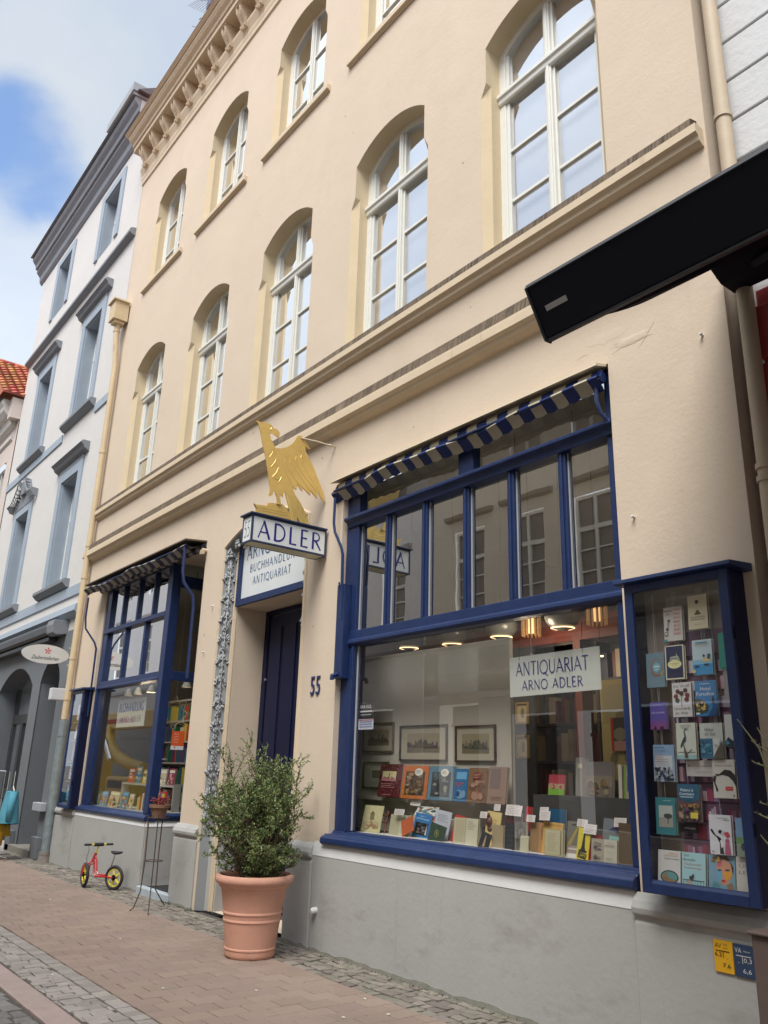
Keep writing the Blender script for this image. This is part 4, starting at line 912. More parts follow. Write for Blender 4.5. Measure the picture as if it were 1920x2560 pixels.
# yellow crane lorry standing down the street (seen mirrored in the left shop window)
cl = thing('crane_lorry', 'yellow crane lorry standing in the street with its boom lowered', 'lorry', (-25, -.3, 0))
CY = mat('crane_yellow', (.66, .46, .07), .4, .06, 3, coat=.3)
m = MB(); m.box(-29.5, -22.4, -1.2, .55, .45, .75); m.build('chassis', CY, cl, bevel=.03)
m = MB(); m.box(-24.3, -22.4, -1.2, .55, .75, 1.26); co_ = m.build('cab', CY, cl, bevel=.06)
m = MB(); m.box(-24.1, -23.0, .551, .56, .95, 1.15); m.build('window', SGD, co_)
m = MB(); m.box(-27.6, -27.0, -.6, 0, .75, 2.62); m.build('mast', CY, cl, bevel=.03)
m = MB(); m.box(-29.3, -22.2, -.55, -.05, 2.62, 3.12); m.build('boom', CY, cl, bevel=.03)
m = MB(); m.box(-27.4, -24.2, -.049, -.045, 2.78, 2.92); m.build('red_stripe', mat('red_stripe', (.45, .05, .04)), cl)
m = MB(); m.tube([(-26.4, -.2, 2.75), (-26.0, .05, 2.45), (-25.5, .1, 2.1), (-24.9, .1, 1.82), (-23.8, .1, 1.6), (-22.7, .1, 1.5)], [.14, .17, .18, .18, .17, .15], 10); m.build('folding_arm', CY, cl, smooth=True)
m = MB(); m.tube([(-25.6, .3, 2.35), (-24.8, .3, 1.7)], .07, 8); m.build('hydraulic_ram', mat('chrome_ram', (.75, .75, .75), .2, metal=1), cl)
for x in (-28.6, -27.2, -23.4):
    for y in (-1.25, .35):
        m = MB(); m.tube([(x, y, .34), (x, y+.28, .34)], .34, 20); wo2 = m.build('wheel', mat('lorry_tyre', (.03, .03, .03), .8), cl); m = MB(); m.tube([(x, y-.01, .34), (x, y+.29, .34)], .17, 14); m.build('hub', CY, wo2)
# ------------------------------------------------------------------ awnings over the shop windows
def stripe_mat(name, c1, c2, period):
    m = bpy.data.materials.new(name); m.use_nodes = True; t = m.node_tree; b = t.nodes['Principled BSDF']; b.inputs['Roughness'].default_value = .55; b.inputs['Specular IOR Level'].default_value = .4
    tcn = N(t, 'ShaderNodeTexCoord'); sx = N(t, 'ShaderNodeSeparateXYZ'); L(t, tcn.outputs['Object'], sx.inputs[0])
    d = N(t, 'ShaderNodeMath', operation='DIVIDE'); d.inputs[1].default_value = period; L(t, sx.outputs[0], d.inputs[0])
    fr = N(t, 'ShaderNodeMath', operation='FRACT'); L(t, d.outputs[0], fr.inputs[0])
    gt = N(t, 'ShaderNodeMath', operation='GREATER_THAN'); gt.inputs[1].default_value = .5; L(t, fr.outputs[0], gt.inputs[0])
    x = N(t, 'ShaderNodeMix', data_type='RGBA'); L(t, gt.outputs[0], x.inputs[0]); x.inputs[6].default_value = c1; x.inputs[7].default_value = c2; L(t, x.outputs[2], b.inputs['Base Color'])
    return m
def awning(label, x0, x1, zt, proj, mt, hood, arms, period, drop=.15, fall=.15):
    a = thing('striped_awning', label, 'awning', ((x0+x1)/2, W, zt), 'retracted striped awnings over the shop windows')
    yf = W-proj
    h = MB(); h.ex([(W-.001, zt+.05), (yf-.02, zt+.02), (yf-.025, zt+.0), (yf-.01, zt+.0), (W-.001, zt+.03)], x0-.03, x1+.0); h.build('hood', hood, a)
    h = MB(); h.tube([(x0+.03, W-.03, zt-.05), (x1-.02, W-.03, zt-.05)], .05, 12); h.build('roller', mt, a, smooth=True)
    c = MB(); n = int((x1-x0)/.0306); rr = random.Random(x0)
    rows = []
    def wav(x): return .018*math.sin(x*3.1+1)+.010*math.sin(x*7.3)
    for i in range(n+1):
        x = x0+(x1-x0)*i/n; fl = max(0, 1-(x-x0)/.10)
        zf = zt-fall+wav(x)*.8; yb = yf+.02+wav(x+.7)*1.2
        rows.append([(x, W-.055, zt-.02), (x, W-.5*proj-.03, zt-.03-.5*fall), (x-.04*fl, yb-.02, zf+.012), (x-.045*fl, yb-.025, zf-.004)])
    K = 4
    c.add([p for r in rows for p in r], [(i*K+k, (i+1)*K+k, (i+1)*K+k+1, i*K+k+1) for i in range(n) for k in range(K-1)])
    c.build('canopy', mt, a, smooth='all', fix=False)
    v = MB(); rows = []
    for i in range(n+1):
        x = x0+(x1-x0)*i/n; fl = max(0, 1-(x-x0)/.10); zf = zt-fall+wav(x)*.8-.006; yb = yf+.02+wav(x+.7)*1.2
        ph = (x/period*2) % 1; sc_ = drop*(.80+.20*math.sin(math.pi*ph))
        rows.append([(x-(.045)*fl-.03*fl*q/3, yb-.025+.02*math.sin(q/3*2.4)+.075*q/3, zf-sc_*q/3) for q in range(4)])
    v.add([p for r in rows for p in r], [(i*K+k, (i+1)*K+k, (i+1)*K+k+1, i*K+k+1) for i in range(n) for k in range(3)])
    v.build('valance', mt, a, smooth='all', fix=False)
    b = MB(); b.tube([(x0, yf+.015, zt-fall+.01), (x1-.02, yf+.015, zt-fall+.01)], .013, 8); b.build('front_bar', BLUE, a)
    for pts, r in arms:
        q = MB(); q.tube(pts, r, 8); ao = q.build('arm', BLUE, a, smooth=True)
    return a
ST = stripe_mat('navy_cream_stripe', srgb(24, 44, 98), srgb(176, 168, 146), .245)
HOOD = mat('cream_metal_hood', (.56, .47, .33), .5, .05, 4)
a1 = awning('navy and cream striped awning rolled in above the large shop window', -6.80, -3.345, 4.47, .10, ST, HOOD, [
    ([(-6.77, W-.09, 4.30), (-6.77, W-.09, 4.02), (-6.75, W-.085, 3.92), (-6.655, W-.06, 3.74), (-6.64, W-.05, 3.66), (-6.64, W-.03, 3.0)], .0145),
    ([(-3.40, W-.06, 4.42), (-3.40, W-.07, 4.22), (-3.385, W-.05, 4.12), (-3.36, W+.0, 4.06)], .017)], .245, .085, .10)
ch = MB(); ch.box(-6.73, -6.60, W-.035, W+.054, 2.42, 3.36); ch.tube([(-6.66, W-.04, 2.46), (-6.66, W-.10, 2.44), (-6.66, W-.10, 2.40)], .022, 8); ch.tube([(-6.67, W-.04, 3.30), (-6.67, W-.06, 3.38)], .01, 6); ch.build('guide_rail', BLUE, a1, bevel=.005)
ST2 = stripe_mat('grey_blue_stripe', srgb(30, 34, 60), srgb(150, 143, 132), .245)
a2 = awning('worn grey and navy striped awning over the left shop window and entrance', -13.95, -9.98, 4.46, .30, ST2, mat('dark_wood_hood', (.10, .075, .05), .8, .2, 8), [
    ([(-13.86, W-.27, 4.25), (-13.86, W-.27, 3.9), (-13.84, W-.25, 3.72), (-13.76, W-.10, 3.5), (-13.75, W-.06, 3.4), (-13.75, W-.05, 2.3)], .016),
    ([(-10.05, W-.28, 4.40), (-10.05, W-.28, 4.05), (-10.03, W-.26, 3.90), (-10.0, W-.12, 3.72), (-10.0, W-.10, 3.55), (-10.0, W-.09, 2.65)], .022)], .245, .08, .08)
pw = MB(); pw.tube([(-9.97, W-.0, 4.36), (-9.97, W-.07, 4.36)], .03, 10); pw.box(-9.99, -9.93, W-.09, W-.05, 4.30, 4.36); pw.build('end_bracket', HOOD, a2)

# ------------------------------------------------------------------ projecting sign with the gilded eagle
sg = thing('projecting_sign', 'lit looking white box sign reading ADLER with gilded eagle standing on top', 'shop sign', (-7.1, W, 3.7))
FR = mat('slate_blue_frame', srgb(46, 60, 88), .4, .06, 6)
x0, x1, ya, yb, z0, z1 = -7.20, -7.0, 3.70, 4.60, 3.715, 4.0
b = MB(); e = .02
for x in (x0, x1):
    s1 = -1 if x == x0 else 1; xa, xb = sorted((x, x-s1*e))
    b.box(xa, xb, ya, yb, z0, z0+e); b.box(xa, xb, ya, yb, z1-e, z1); b.box(xa, xb, ya, ya+e, z0+e, z1-e); b.box(xa, xb, yb-e, yb, z0+e, z1-e)
for y in (ya, yb-e):
    b.box(x0+e, x1-e, y, y+e, z0, z0+e); b.box(x0+e, x1-e, y, y+e, z1-e, z1)
b.box(x0-.02, x1+.02, ya-.025, yb+.0, z1+.0005, z1+.018); b.box(-7.15, -7.05, yb, W+.0, 3.80, 3.9)
b.build('frame', FR, sg, bevel=.003)
OPAL = mat('opal_panel', (.74, .76, .75), .3, .04, 4); OPY = mat('yellowed_panel', (.62, .60, .42), .4, .10, 5)
b = MB(); b.box(x0+.004, x1-.005, ya+.005, yb-.004, z0+.012, z1-.004); b.build('panel', OPAL, sg, fix=False)
b = MB(); b.box(x0+e, x1-e, ya+e, yb-e, z0+.002, z0+.011); b.build('underside', OPY, sg, fix=False)
b = MB(); capitals(b, 'ADLER', (x1-.0035, 4.155, 3.768), .76, .185, xd=(0, 1, 0), gap=.20, bold=1.1); b.build('lettering', LETB, sg, fix=False)
b = MB(); capitals(b, '55', (-7.10, ya+.0035, 3.775), .115, .165, gap=.12, bold=.8); b.build('lettering', mat('grey_blue_lettering', srgb(40, 50, 80), .5), sg, fix=False)
EAGLE = [(3.686,5.044),(3.751,5.041),(3.816,5.054),(3.883,5.046),(3.907,5.016),(3.952,5.014),(3.982,4.991),(3.985,4.955),(3.978,4.922),(3.947,4.939),(3.901,4.952),(3.863,4.941),(3.885,4.885),(3.916,4.842),(3.947,4.799),(4.012,4.812),(4.077,4.845),(4.131,4.886),(4.173,4.940),(4.202,5.006),(4.230,5.023),(4.265,5.026),(4.297,4.990),(4.340,4.949),(4.382,4.905),(4.343,4.907),(4.311,4.920),(4.319,4.869),(4.368,4.797),(4.420,4.726),(4.459,4.663),(4.499,4.589),(4.546,4.506),(4.580,4.440),(4.606,4.342),(4.560,4.368),(4.528,4.413),(4.503,4.443),(4.504,4.361),(4.459,4.391),(4.416,4.433),(4.414,4.376),(4.359,4.409),(4.305,4.448),(4.314,4.398),(4.272,4.429),(4.243,4.464),(4.237,4.399),(4.206,4.408),(4.181,4.433),(4.202,4.382),(4.228,4.337),(4.276,4.288),(4.339,4.210),(4.389,4.140),(4.425,4.02),(4.326,4.02),(4.267,4.104),(4.261,4.02),(4.197,4.02),(4.176,4.124),(4.148,4.208),(4.113,4.300),(4.098,4.347),(4.083,4.324),(4.076,4.277),(4.049,4.311),(4.045,4.254),(4.065,4.19),(4.014,4.19),(4.005,4.265),(3.973,4.328),(3.965,4.326),(3.955,4.284),(3.935,4.261),(3.907,4.250),(3.915,4.304),(3.917,4.354),(3.901,4.410),(3.883,4.496),(3.852,4.610),(3.822,4.713),(3.786,4.826),(3.748,4.949),(3.721,5.013)]
EBASE = [(3.759,4.145),(3.797,4.139),(3.902,4.152),(3.915,4.187),(4.006,4.201),(4.093,4.211),(4.134,4.185),(4.188,4.122),(4.210,4.02),(3.985,4.02),(3.788,4.02),(3.789,4.103)]
b = MB(); b.ex(EAGLE, -7.088, -7.076); eg = b.build('eagle', GOLD, sg)
b = MB(); b.ex(EBASE, -7.12, -7.10); b.ex([(p[0]+.004, p[1]-.01) for p in EBASE], -7.098, -7.09); b.build('perch', GOLD, eg)
LN = [[(3.879,4.678),(3.909,4.721),(3.915,4.754)],[(3.907,4.575),(3.949,4.635),(3.964,4.688)],[(3.930,4.463),(3.979,4.531),(4.000,4.592)],[(4.011,4.429),(4.033,4.468),(4.042,4.498)],[(3.933,4.484),(3.974,4.459),(4.017,4.461)],[(4.068,4.671),(4.074,4.709),(4.063,4.737)],[(4.135,4.678),(4.141,4.721),(4.129,4.760)],[(4.199,4.732),(4.210,4.771),(4.197,4.804)],[(4.262,4.769),(4.274,4.809),(4.263,4.843)],[(3.860,4.982),(3.875,4.997),(3.881,5.014)],[(3.860,4.945),(3.913,4.950),(3.967,4.938)],[(3.947,4.799),(4.025,4.655),(4.124,4.516),(4.19,4.43)],[(4.093,4.632),(4.203,4.515),(4.30,4.44)],[(4.146,4.686),(4.256,4.570),(4.404,4.430)],[(4.201,4.701),(4.326,4.566),(4.49,4.442)],[(4.267,4.739),(4.394,4.583),(4.54,4.43)],[(4.307,4.844),(4.412,4.672),(4.53,4.484)],[(4.12,4.329),(4.175,4.203),(4.236,4.04)],[(4.148,4.337),(4.237,4.208),(4.325,4.05)],[(4.175,4.364),(4.281,4.228),(4.381,4.06)],[(4.126,4.30),(4.160,4.2),(4.208,4.05)]]
LNB = [[(3.782,4.111),(3.968,4.123),(4.153,4.129)],[(3.795,4.087),(3.970,4.094),(4.166,4.102)],[(3.795,4.058),(3.972,4.060),(4.190,4.065)]]
b = MB()
for i, l in enumerate(LN): b.tube([(-7.0755, y, z) for y, z in l], [.0035]+[.0045]*(len(l)-2)+[.002] if i < 11 else .0022, 5)
for l in LNB: b.tube([(-7.0895, y, z) for y, z in l], .0028, 5)
b.build('engraved_line', GOLDL, eg)
b = MB(); b.tube([(-7.076, 4.249, 5.0), (-7.0, 4.42, 4.98), (-6.945, W, 4.955)], .009, 6); b.ball((-6.96, 4.56, 4.962), .018); b.build('stay_rod', HOOD, sg, smooth=True)

# ------------------------------------------------------------------ flat prints on covers and notices
def ink(c, rough=.5):
    k = 'ink_%02x%02x%02x' % tuple(int(v) for v in c)
    return MC.get(k) or mat(k, srgb(*c), rough)
class Print:
    """a flat rectangle (origin o, width vector xd*w, height vector ud*h) printed with shapes given in 0..1"""
    def __init__(s, o, w, h, xd=(1, 0, 0), ud=(0, 0, 1)):
        s.o, s.w, s.h = Vector(o), w, h; s.xd, s.ud = Vector(xd).normalized(), Vector(ud).normalized(); s.n = s.xd.cross(s.ud); s.k = 1; s.mb = MB(); s.mats = []
    def mi(s, c):
        m = ink(c)
        if m not in s.mats: s.mats.append(m)
        return s.mats.index(m)
    def P(s, u, v): return s.o+s.xd*(u*s.w)+s.ud*(v*s.h)+s.n*(.0004*s.k)
    def poly(s, pts, c): s.k += 1; s.mb.poly([s.P(*p) for p in pts], s.mi(c)); return s
    def rect(s, u0, v0, u1, v1, c): return s.poly([(u0, v0), (u1, v0), (u1, v1), (u0, v1)], c)
    def ell(s, u, v, ru, rv, c, n=18): return s.poly([(u+ru*math.cos(2*math.pi*i/n), v+rv*math.sin(2*math.pi*i/n)) for i in range(n)], c)
    def text(s, t, u, v, w, c, h=None, shear=0): s.k += 1; text(s.mb, t, s.P(u, v), w*s.w, h*s.h if h else None, s.xd, s.ud, s.mi(c), shear); return s
    def lines(s, u0, v0, u1, v1, n, c, rr):
        for i in range(n):
            v = v1-(v1-v0)*(i+.3)/n; e = u1-(u1-u0)*rr.random()*.4; s.rect(u0, v-(v1-v0)/n*.3, e, v, c); s.k -= 1
        s.k += 1; return s
    def blobs(s, u0, v0, u1, v1, n, cols, rr, r=.1):
        for i in range(n): s.ell(min(max(rr.uniform(u0, u1), u0+r), u1-r), min(max(rr.uniform(v0, v1), v0+r*.6), v1-r*.6), r*rr.uniform(.4, 1), r*rr.uniform(.25, .7), rr.choice(cols), 9)
        return s
    def build(s, name, parent): return s.mb.build(name, s.mats, parent, fix=False)
PAGES = mat('book_pages', (.50, .43, .31), .9, .08, 30)
def book(x0, x1, z0, z1, y, t, col, label, draw=None, lean=8., rot=0., group=None, cat='book', name='book', side=True, tilt=0., pages=None):
    """a book standing with its cover towards the street; lean back in degrees, rot about the vertical, tilt sideways"""
    w, h = x1-x0, z1-z0
    o = thing(name, label, cat, (x0, y, z0), group)
    Mx = Matrix.Rotation(R(rot), 3, 'Z') @ Matrix.Rotation(R(-lean), 3, 'X') @ Matrix.Rotation(R(tilt), 3, 'Y')
    xd, ud = Mx @ Vector((1, 0, 0)), Mx @ Vector((0, 0, 1)); nd = Mx @ Vector((0, 1, 0)); O = Vector((x0, y, z0))
    def bx(mb, u0, u1, v0, v1, d0, d1):
        vs = [O+xd*u+ud*v+nd*d for u in (u0, u1) for d in (d0, d1) for v in (v0, v1)]
        mb.add(vs, [(0, 1, 3, 2), (4, 6, 7, 5), (0, 4, 5, 1), (2, 3, 7, 6), (0, 2, 6, 4), (1, 5, 7, 3)])
    m = MB()
    if t > .008:
        bx(m, 0, w, 0, h, 0, .0025); bx(m, 0, w, 0, h, t-.0025, t); bx(m, 0, .003, 0, h, .0025, t-.0025); m.build('cover', ink(col), o)
        m = MB(); bx(m, .003, w-.004, .003, h-.003, .0025, t-.0025); m.build('pages', pages or PAGES, o)
    else:
        bx(m, 0, w, 0, h, 0, max(t, .0015)); m.build('card' if cat == 'card' else 'cover', ink(col), o)
    if draw:
        p = Print(O, w, h, xd, ud); p.n = -nd; draw(p); p.build('cover_print', o)
    return o
# ------------------------------------------------------------------ rooms behind the glass
def room(name, x0, x1, y0, y1, z0, z1, mw_, mf, mc, yr=None):
    m = MB(); m.poly([(x0, y1, z0), (x1, y1, z0), (x1, y1, z1), (x0, y1, z1)], 0); m.poly([(x0, y0, z0), (x0, y1, z0), (x0, y1, z1), (x0, y0, z1)], 0); yr = yr or y0; m.poly([(x1, yr, z0), (x1, y1, z0), (x1, y1, z1), (x1, yr, z1)], 0)
    m.poly([(x0, y0, z0), (x1, y0, z0), (x1, y1, z0), (x0, y1, z0)], 1); m.poly([(x0, y0, z1), (x1, y0, z1), (x1, y1, z1), (x0, y1, z1)], 2)
    return m.build(name, [mw_, mf, mc], shop, fix=False)
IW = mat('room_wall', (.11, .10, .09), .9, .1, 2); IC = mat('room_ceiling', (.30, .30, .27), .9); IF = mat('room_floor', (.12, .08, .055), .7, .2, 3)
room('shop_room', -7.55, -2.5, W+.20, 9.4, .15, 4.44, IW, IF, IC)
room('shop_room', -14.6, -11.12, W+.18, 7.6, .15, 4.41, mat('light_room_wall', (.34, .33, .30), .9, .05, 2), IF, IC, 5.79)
pl_ = MB(); pl_.box(-7.5, -3.3, W+.155, 5.42, .16, 1.02); pl_.box(-4.64, -3.30, 5.12, 5.42, 1.021, 1.425); pl_.build('display_platform', mat('dark_display_cloth', (.05, .048, .045), .9, .2, 6), shop)
pl_ = MB(); pl_.box(-6.55, -3.35, W+.17, 5.0, 1.021, 1.026); pl_.build('display_paper', mat('white_display_paper', (.72, .71, .68), .8, .06, 5), shop)
pp = MB(); pp.box(-7.5, -4.98, 5.24, 5.28, 1.02, 2.72); pp.box(-7.5, -4.90, 5.16, 5.24, 1.30, 1.335); ppo = pp.build('display_backboard', mat('cream_backboard', (.56, .51, .43), .9, .05, 2), shop)
bm_ = MB(); bm_.box(-7.5, -2.6, 5.95, 6.1, 2.76, 2.98); bm_.box(-5.75, -5.62, 5.95, 6.1, .2, 2.76); bm_.box(-4.86, -4.78, 5.95, 6.1, .2, 2.76); bm_.build('room_beam', mat('oxblood_timber', (.13, .025, .018), .6, .1, 4), shop)
pl_ = MB(); pl_.box(-14.5, -11.14, W+.13, 5.3, .16, .945); pl_.build('display_platform', mat('pale_display_board', (.45, .44, .41), .8, .1, 5), shop)
# bookcases with rows of spines at the back
rr = random.Random(11)
SP = [(96, 30, 28), (40, 46, 66), (150, 132, 96), (60, 60, 58), (130, 96, 60), (180, 168, 140), (40, 62, 48), (110, 40, 36), (70, 80, 96), (200, 190, 168)]
ORD = ['first', 'second', 'third', 'fourth', 'fifth', 'sixth', 'seventh', 'eighth', 'ninth', 'tenth', 'eleventh', 'twelfth']+['%dth' % i for i in range(13, 60)]
ROWN = {5: ['bottom', 'second lowest', 'middle', 'second highest', 'top'], 4: ['bottom', 'second lowest', 'second highest', 'top']}
def cname(c):
    r, g, b = c; mx_, mn = max(c), min(c)
    if mx_-mn < 22: return 'cream' if mx_ > 150 else 'dark grey'
    if r == mx_: return ('red' if g < r*.62 else ('pale tan' if r > 150 else 'brown')) if not (g > r*.86 and b < r*.5) else 'yellow'
    return 'green' if g == mx_ and b < g*.85 else 'blue'
def bookcase(x0, x1, y, z0, z1, rows, label, col, cols, every=.055, axis='x', lab2=''):
    o = thing('bookcase', label, 'bookcase', ((x0+x1)/2, y, z0))
    m = MB(); d = .26
    m.box(x0, x0+.03, y, y+d, z0, z1); m.box(x1-.03, x1, y, y+d, z0, z1); m.box(x0+.03, x1-.03, y+d-.02, y+d, z0, z1)
    hh = (z1-z0)/rows
    for i in range(rows+1): m.box(x0+.03, x1-.03, y, y+d-.02, z0+hh*i-(.025 if i else 0), z0+hh*i+(0 if i else .025))
    m.build('carcass', col, o)
    for i in range(rows):
        x = x0+.04; nb_ = 0
        while x < x1-.09:
            w = every*rr.uniform(.5, 1.3); h = hh*rr.uniform(.6, .86)
            if rr.random() < .9:
                b = MB(); b.box(x, x+w-.002, y+.03+rr.uniform(0, .03), y+.2, z0+hh*i+.001+(.024 if i == 0 else 0), z0+hh*i+h)
                c = rr.choice(cols); bo = b.build('book', ink(c), None)
                nb_ += 1; tag(bo, '%s book, %s from left, %s shelf, %s' % (cname(c), ORD[nb_-1], ROWN[rows][i], lab2), 'book', 'books on the shelves inside the shop')
            x += w
DK = mat('dark_shelf_wood', (.05, .045, .045), .7, .1, 5)
bookcase(-7.4, -5.8, 7.6, .9, 3.0, 5, 'dark bookcase in the dim shop behind the large window on the left', DK, SP, .075, lab2='bookcase behind the framed prints')
bookcase(-5.6, -4.2, 7.2, .9, 3.0, 5, 'dark bookcase in the dim shop behind the middle of the large window', DK, SP, .075, lab2='bookcase beneath the hanging sign')
LSH = mat('pale_shelf_board', (.45, .44, .41), .7, .05, 4)
BRT = [(40, 120, 90), (130, 50, 70), (30, 90, 110), (210, 190, 80), (60, 130, 150), (190, 70, 50), (220, 210, 190), (90, 60, 110)]
bookcase(-14.1, -11.9, 5.85, .96, 2.62, 5, 'pale bookcase full of bright books inside the left shop window', LSH, BRT, .16, lab2='pale bookcase in left shop')
# lamps
BULB = mat('warm_lamp_glow', (1, .8, .5), .5, emit=((1, .66, .34), .9))
GLB = mat('smoked_globe', (.12, .13, .125), .25, .05, 3, spec=.6)
for i, (x, z, lb) in enumerate(((-6.92, 2.98, 'smoked round globe lamp leftmost of those along the ceiling beam'), (-6.22, 2.95, 'smoked round globe lamp second from the left under the beam'), (-5.52, 2.95, 'smoked round globe lamp above the left part of the hanging sign'), (-4.76, 2.95, 'smoked round globe lamp above the right part of the hanging sign'))):
    t = thing('globe_lamp', lb, 'lamp', (x, 5.7, z), 'globe lamps under the shop ceiling')
    b = MB(); b.ball((x, 5.7, z), .165, (1, 1, .85), 20); b.build('globe', GLB, t, smooth='all')
    b = MB(); b.lathe([(.094, -.124), (.108, -.117)], x, 5.7, z, 24); b.build('lit_rim', BULB, t)
    b = MB(); b.tube([(x, 5.7, z+.13), (x, 5.7, 4.43)], .006, 6); b.build('cord', BLACK, t)
for x, y, z, lb in ((-5.18, 5.9, 2.90, 'ribbed amber glass lamp left of the hanging shop sign'), (-4.42, 5.9, 2.92, 'ribbed amber glass lamp right above the hanging shop sign')):
    t = thing('ribbed_lamp', lb, 'lamp', (x, y, z)); b = MB()
    for k in range(14):
        an = k*math.pi/7; b.box(x+.085*math.cos(an)-.006, x+.085*math.cos(an)+.006, y-.15+.085*math.sin(an)-.006, y-.15+.085*math.sin(an)+.006, z-.09, z+.09)
    b.build('glass_ribs', mat('amber_ribs', (.22, .12, .05), .3, emit=((1, .5, .18), .04)), t); b = MB(); b.tube([(x, y-.15, z-.06), (x, y-.15, z+.08)], .03, 10); b.build('bulb', mat('dim_warm_glow', (1, .8, .5), emit=((1, .55, .2), .3)), t)
for i, (x, y, z, lb) in enumerate(((-4.95, 5.5, 2.55, 'small lit halogen spot seen just left of the hanging shop sign'), (-4.2, 5.5, 2.52, 'small lit halogen spot seen behind the hanging shop sign'), (-5.75, 5.55, 2.2, 'small lit halogen spot glinting over the framed prints'), (-4.30, 5.9, 2.1, 'small lit halogen spot near the yellow poster'))):
    t = thing('halogen_spot', lb, 'lamp', (x, y, z), 'halogen spots inside the shop')
    b = MB(); b.tube([(x, y, z), (x-.03, y+.02, z+.05)], .016, 8); b.build('housing', BLACK, t); b = MB(); b.tube([(x+.004, y-.003, z-.012), (x+.003, y-.002, z-.006)], .015, 8); b.build('bulb', BULB, t)
    b = MB(); b.tube([(x-.03, y+.02, z+.05), (x-.03, y+.02, 4.43)], .003, 5); b.build('cord', BLACK, t)
for i, (x, lb) in enumerate(((-13.6, 'leftmost white cone spotlight over the left display'), (-13.2, 'second white cone spotlight from the left over the left display'), (-12.65, 'third white cone spotlight from the left over the left display'), (-12.1, 'fourth white cone spotlight from the left over the left display'), (-11.35, 'white cone spotlight nearest the blue corner post'))):
    t = thing('cone_spotlight', lb, 'lamp', (x, 5.15, 2.74), 'cone spotlights over the left display')
    b = MB(); b.lathe([(.02, .06), (.03, .05), (.072, -.055), (.066, -.055), (.022, .045)], x, 5.15, 2.72, 16); b.build('shade', mat('white_lamp_shade', (.7, .68, .6), .5), t, smooth=True)
    b = MB(); b.lathe([(.0, -.04), (.05, -.042)], x, 5.15, 2.72, 14); b.build('bulb', BULB, t); b = MB(); b.tube([(x, 5.15, 2.78), (x, 5.15, 4.40)], .004, 5); b.build('cord', BLACK, t)
def plight(name, loc, e, s_=.12, col=(1, .80, .58)):
    d = bpy.data.lights.new(name, 'POINT'); d.energy = e; d.shadow_soft_size = s_; d.color = col; o = bpy.data.objects.new(name, d); COL.objects.link(o); o.location = loc
plight('globe_lamp_light', (-5.0, 5.5, 2.72), 4); plight('back_room_light', (-5.6, 6.8, 2.7), 2.2); plight('spotlight_light', (-12.7, 5.1, 2.6), 2.5)

# hanging signs and notices in the windows
def hangsign(label, x0, x1, z0, z1, y, draw, strings=True, skew=0.):
    t = thing('hanging_sign', label, 'sign', (x0, y, z0)); m = MB(); m.poly([(x0, y, z0), (x1, y, z0+skew), (x1, y, z1+skew), (x0, y, z1)]); m.poly([(x0, y+.006, z0), (x1, y+.006, z0+skew), (x1, y+.006, z1+skew), (x0, y+.006, z1)])
    m.build('board', mat('pale_sign_board', (.62, .64, .60), .5, .03, 4), t, fix=False)
    m = MB(); draw(m); m.build('lettering', LETB, t, fix=False)
    if strings:
        m = MB()
        for u in (.12, .83): m.tube([(x0+(x1-x0)*u, y-.001, z1-.03+skew*u), (x0+(x1-x0)*u, y+.002, 4.4)], .002, 4)
        m.build('string', LETK, t)
hangsign('pale sign reading ANTIQUARIAT ARNO ADLER hanging in the large window', -4.62, -3.73, 2.155, 2.465, 4.86, lambda m: (capitals(m, 'ANTIQUARIAT', (-4.19, 4.857, 2.315), .72, .105, gap=.06), capitals(m, 'ARNO ADLER', (-4.19, 4.857, 2.20), .60, .075, gap=.10)), skew=.01)
hangsign('pale sign reading BUCHHANDLUNG ARNO ADLER hanging in the left window', -13.1, -11.98, 2.12, 2.54, 4.82, lambda m: (capitals(m, 'BUCHHANDLUNG', (-12.54, 4.817, 2.35), .98, .13, gap=.05, bold=2.0), capitals(m, 'ARNO ADLER', (-12.54, 4.817, 2.19), .86, .085, gap=.10, bold=.8)))
def notice(label, o_, w, h, base, draw, xd=(1, 0, 0), name='notice'):
    t = thing(name, label, 'notice', o_); xd = Vector(xd); O = Vector(o_); m = MB(); m.poly([O, O+xd*w, O+xd*w+Vector((0, 0, h)), O+Vector((0, 0, h))]); m.build('sheet', ink(base), t, fix=False)
    p = Print(O, w, h, xd); draw(p); p.build('print', t)
def d0402(p):
    p.rect(0, .38, 1, 1, (42, 40, 44)); p.text('04.02.', .5, .78, .78, (235, 235, 235), .12); p.rect(.08, .64, .92, .69, (200, 200, 200)); p.rect(.15, .52, .85, .56, (180, 180, 180)); p.rect(.02, .33, .98, .355, (190, 60, 60))
    for i in range(3): p.rect(.08, .08+.09*i, .92, .12+.09*i, (150, 160, 200))
notice('black and white poster reading 04.02. in the corner of the large window', (-6.50, W+.125, 1.94), .235, .25, (222, 226, 240), d0402)
def dor(p):
    p.rect(0, .2, 1, 1, (214, 92, 44)); p.rect(0, 0, 1, .2, (210, 214, 218)); p.poly([(.3, .05), (.38, .16), (.22, .16)], (200, 40, 40))
    for i, t_ in enumerate(('Buch', 'Laden', 'lesen', 'hier')): p.text(t_, .38, .80-.14*i, .36, (240, 200, 180), .08)
notice('orange notice taped to the side glass of the left window', (-11.035, 4.86, 1.78), .19, .25, (214, 92, 44), dor, xd=(0, 1, 0))
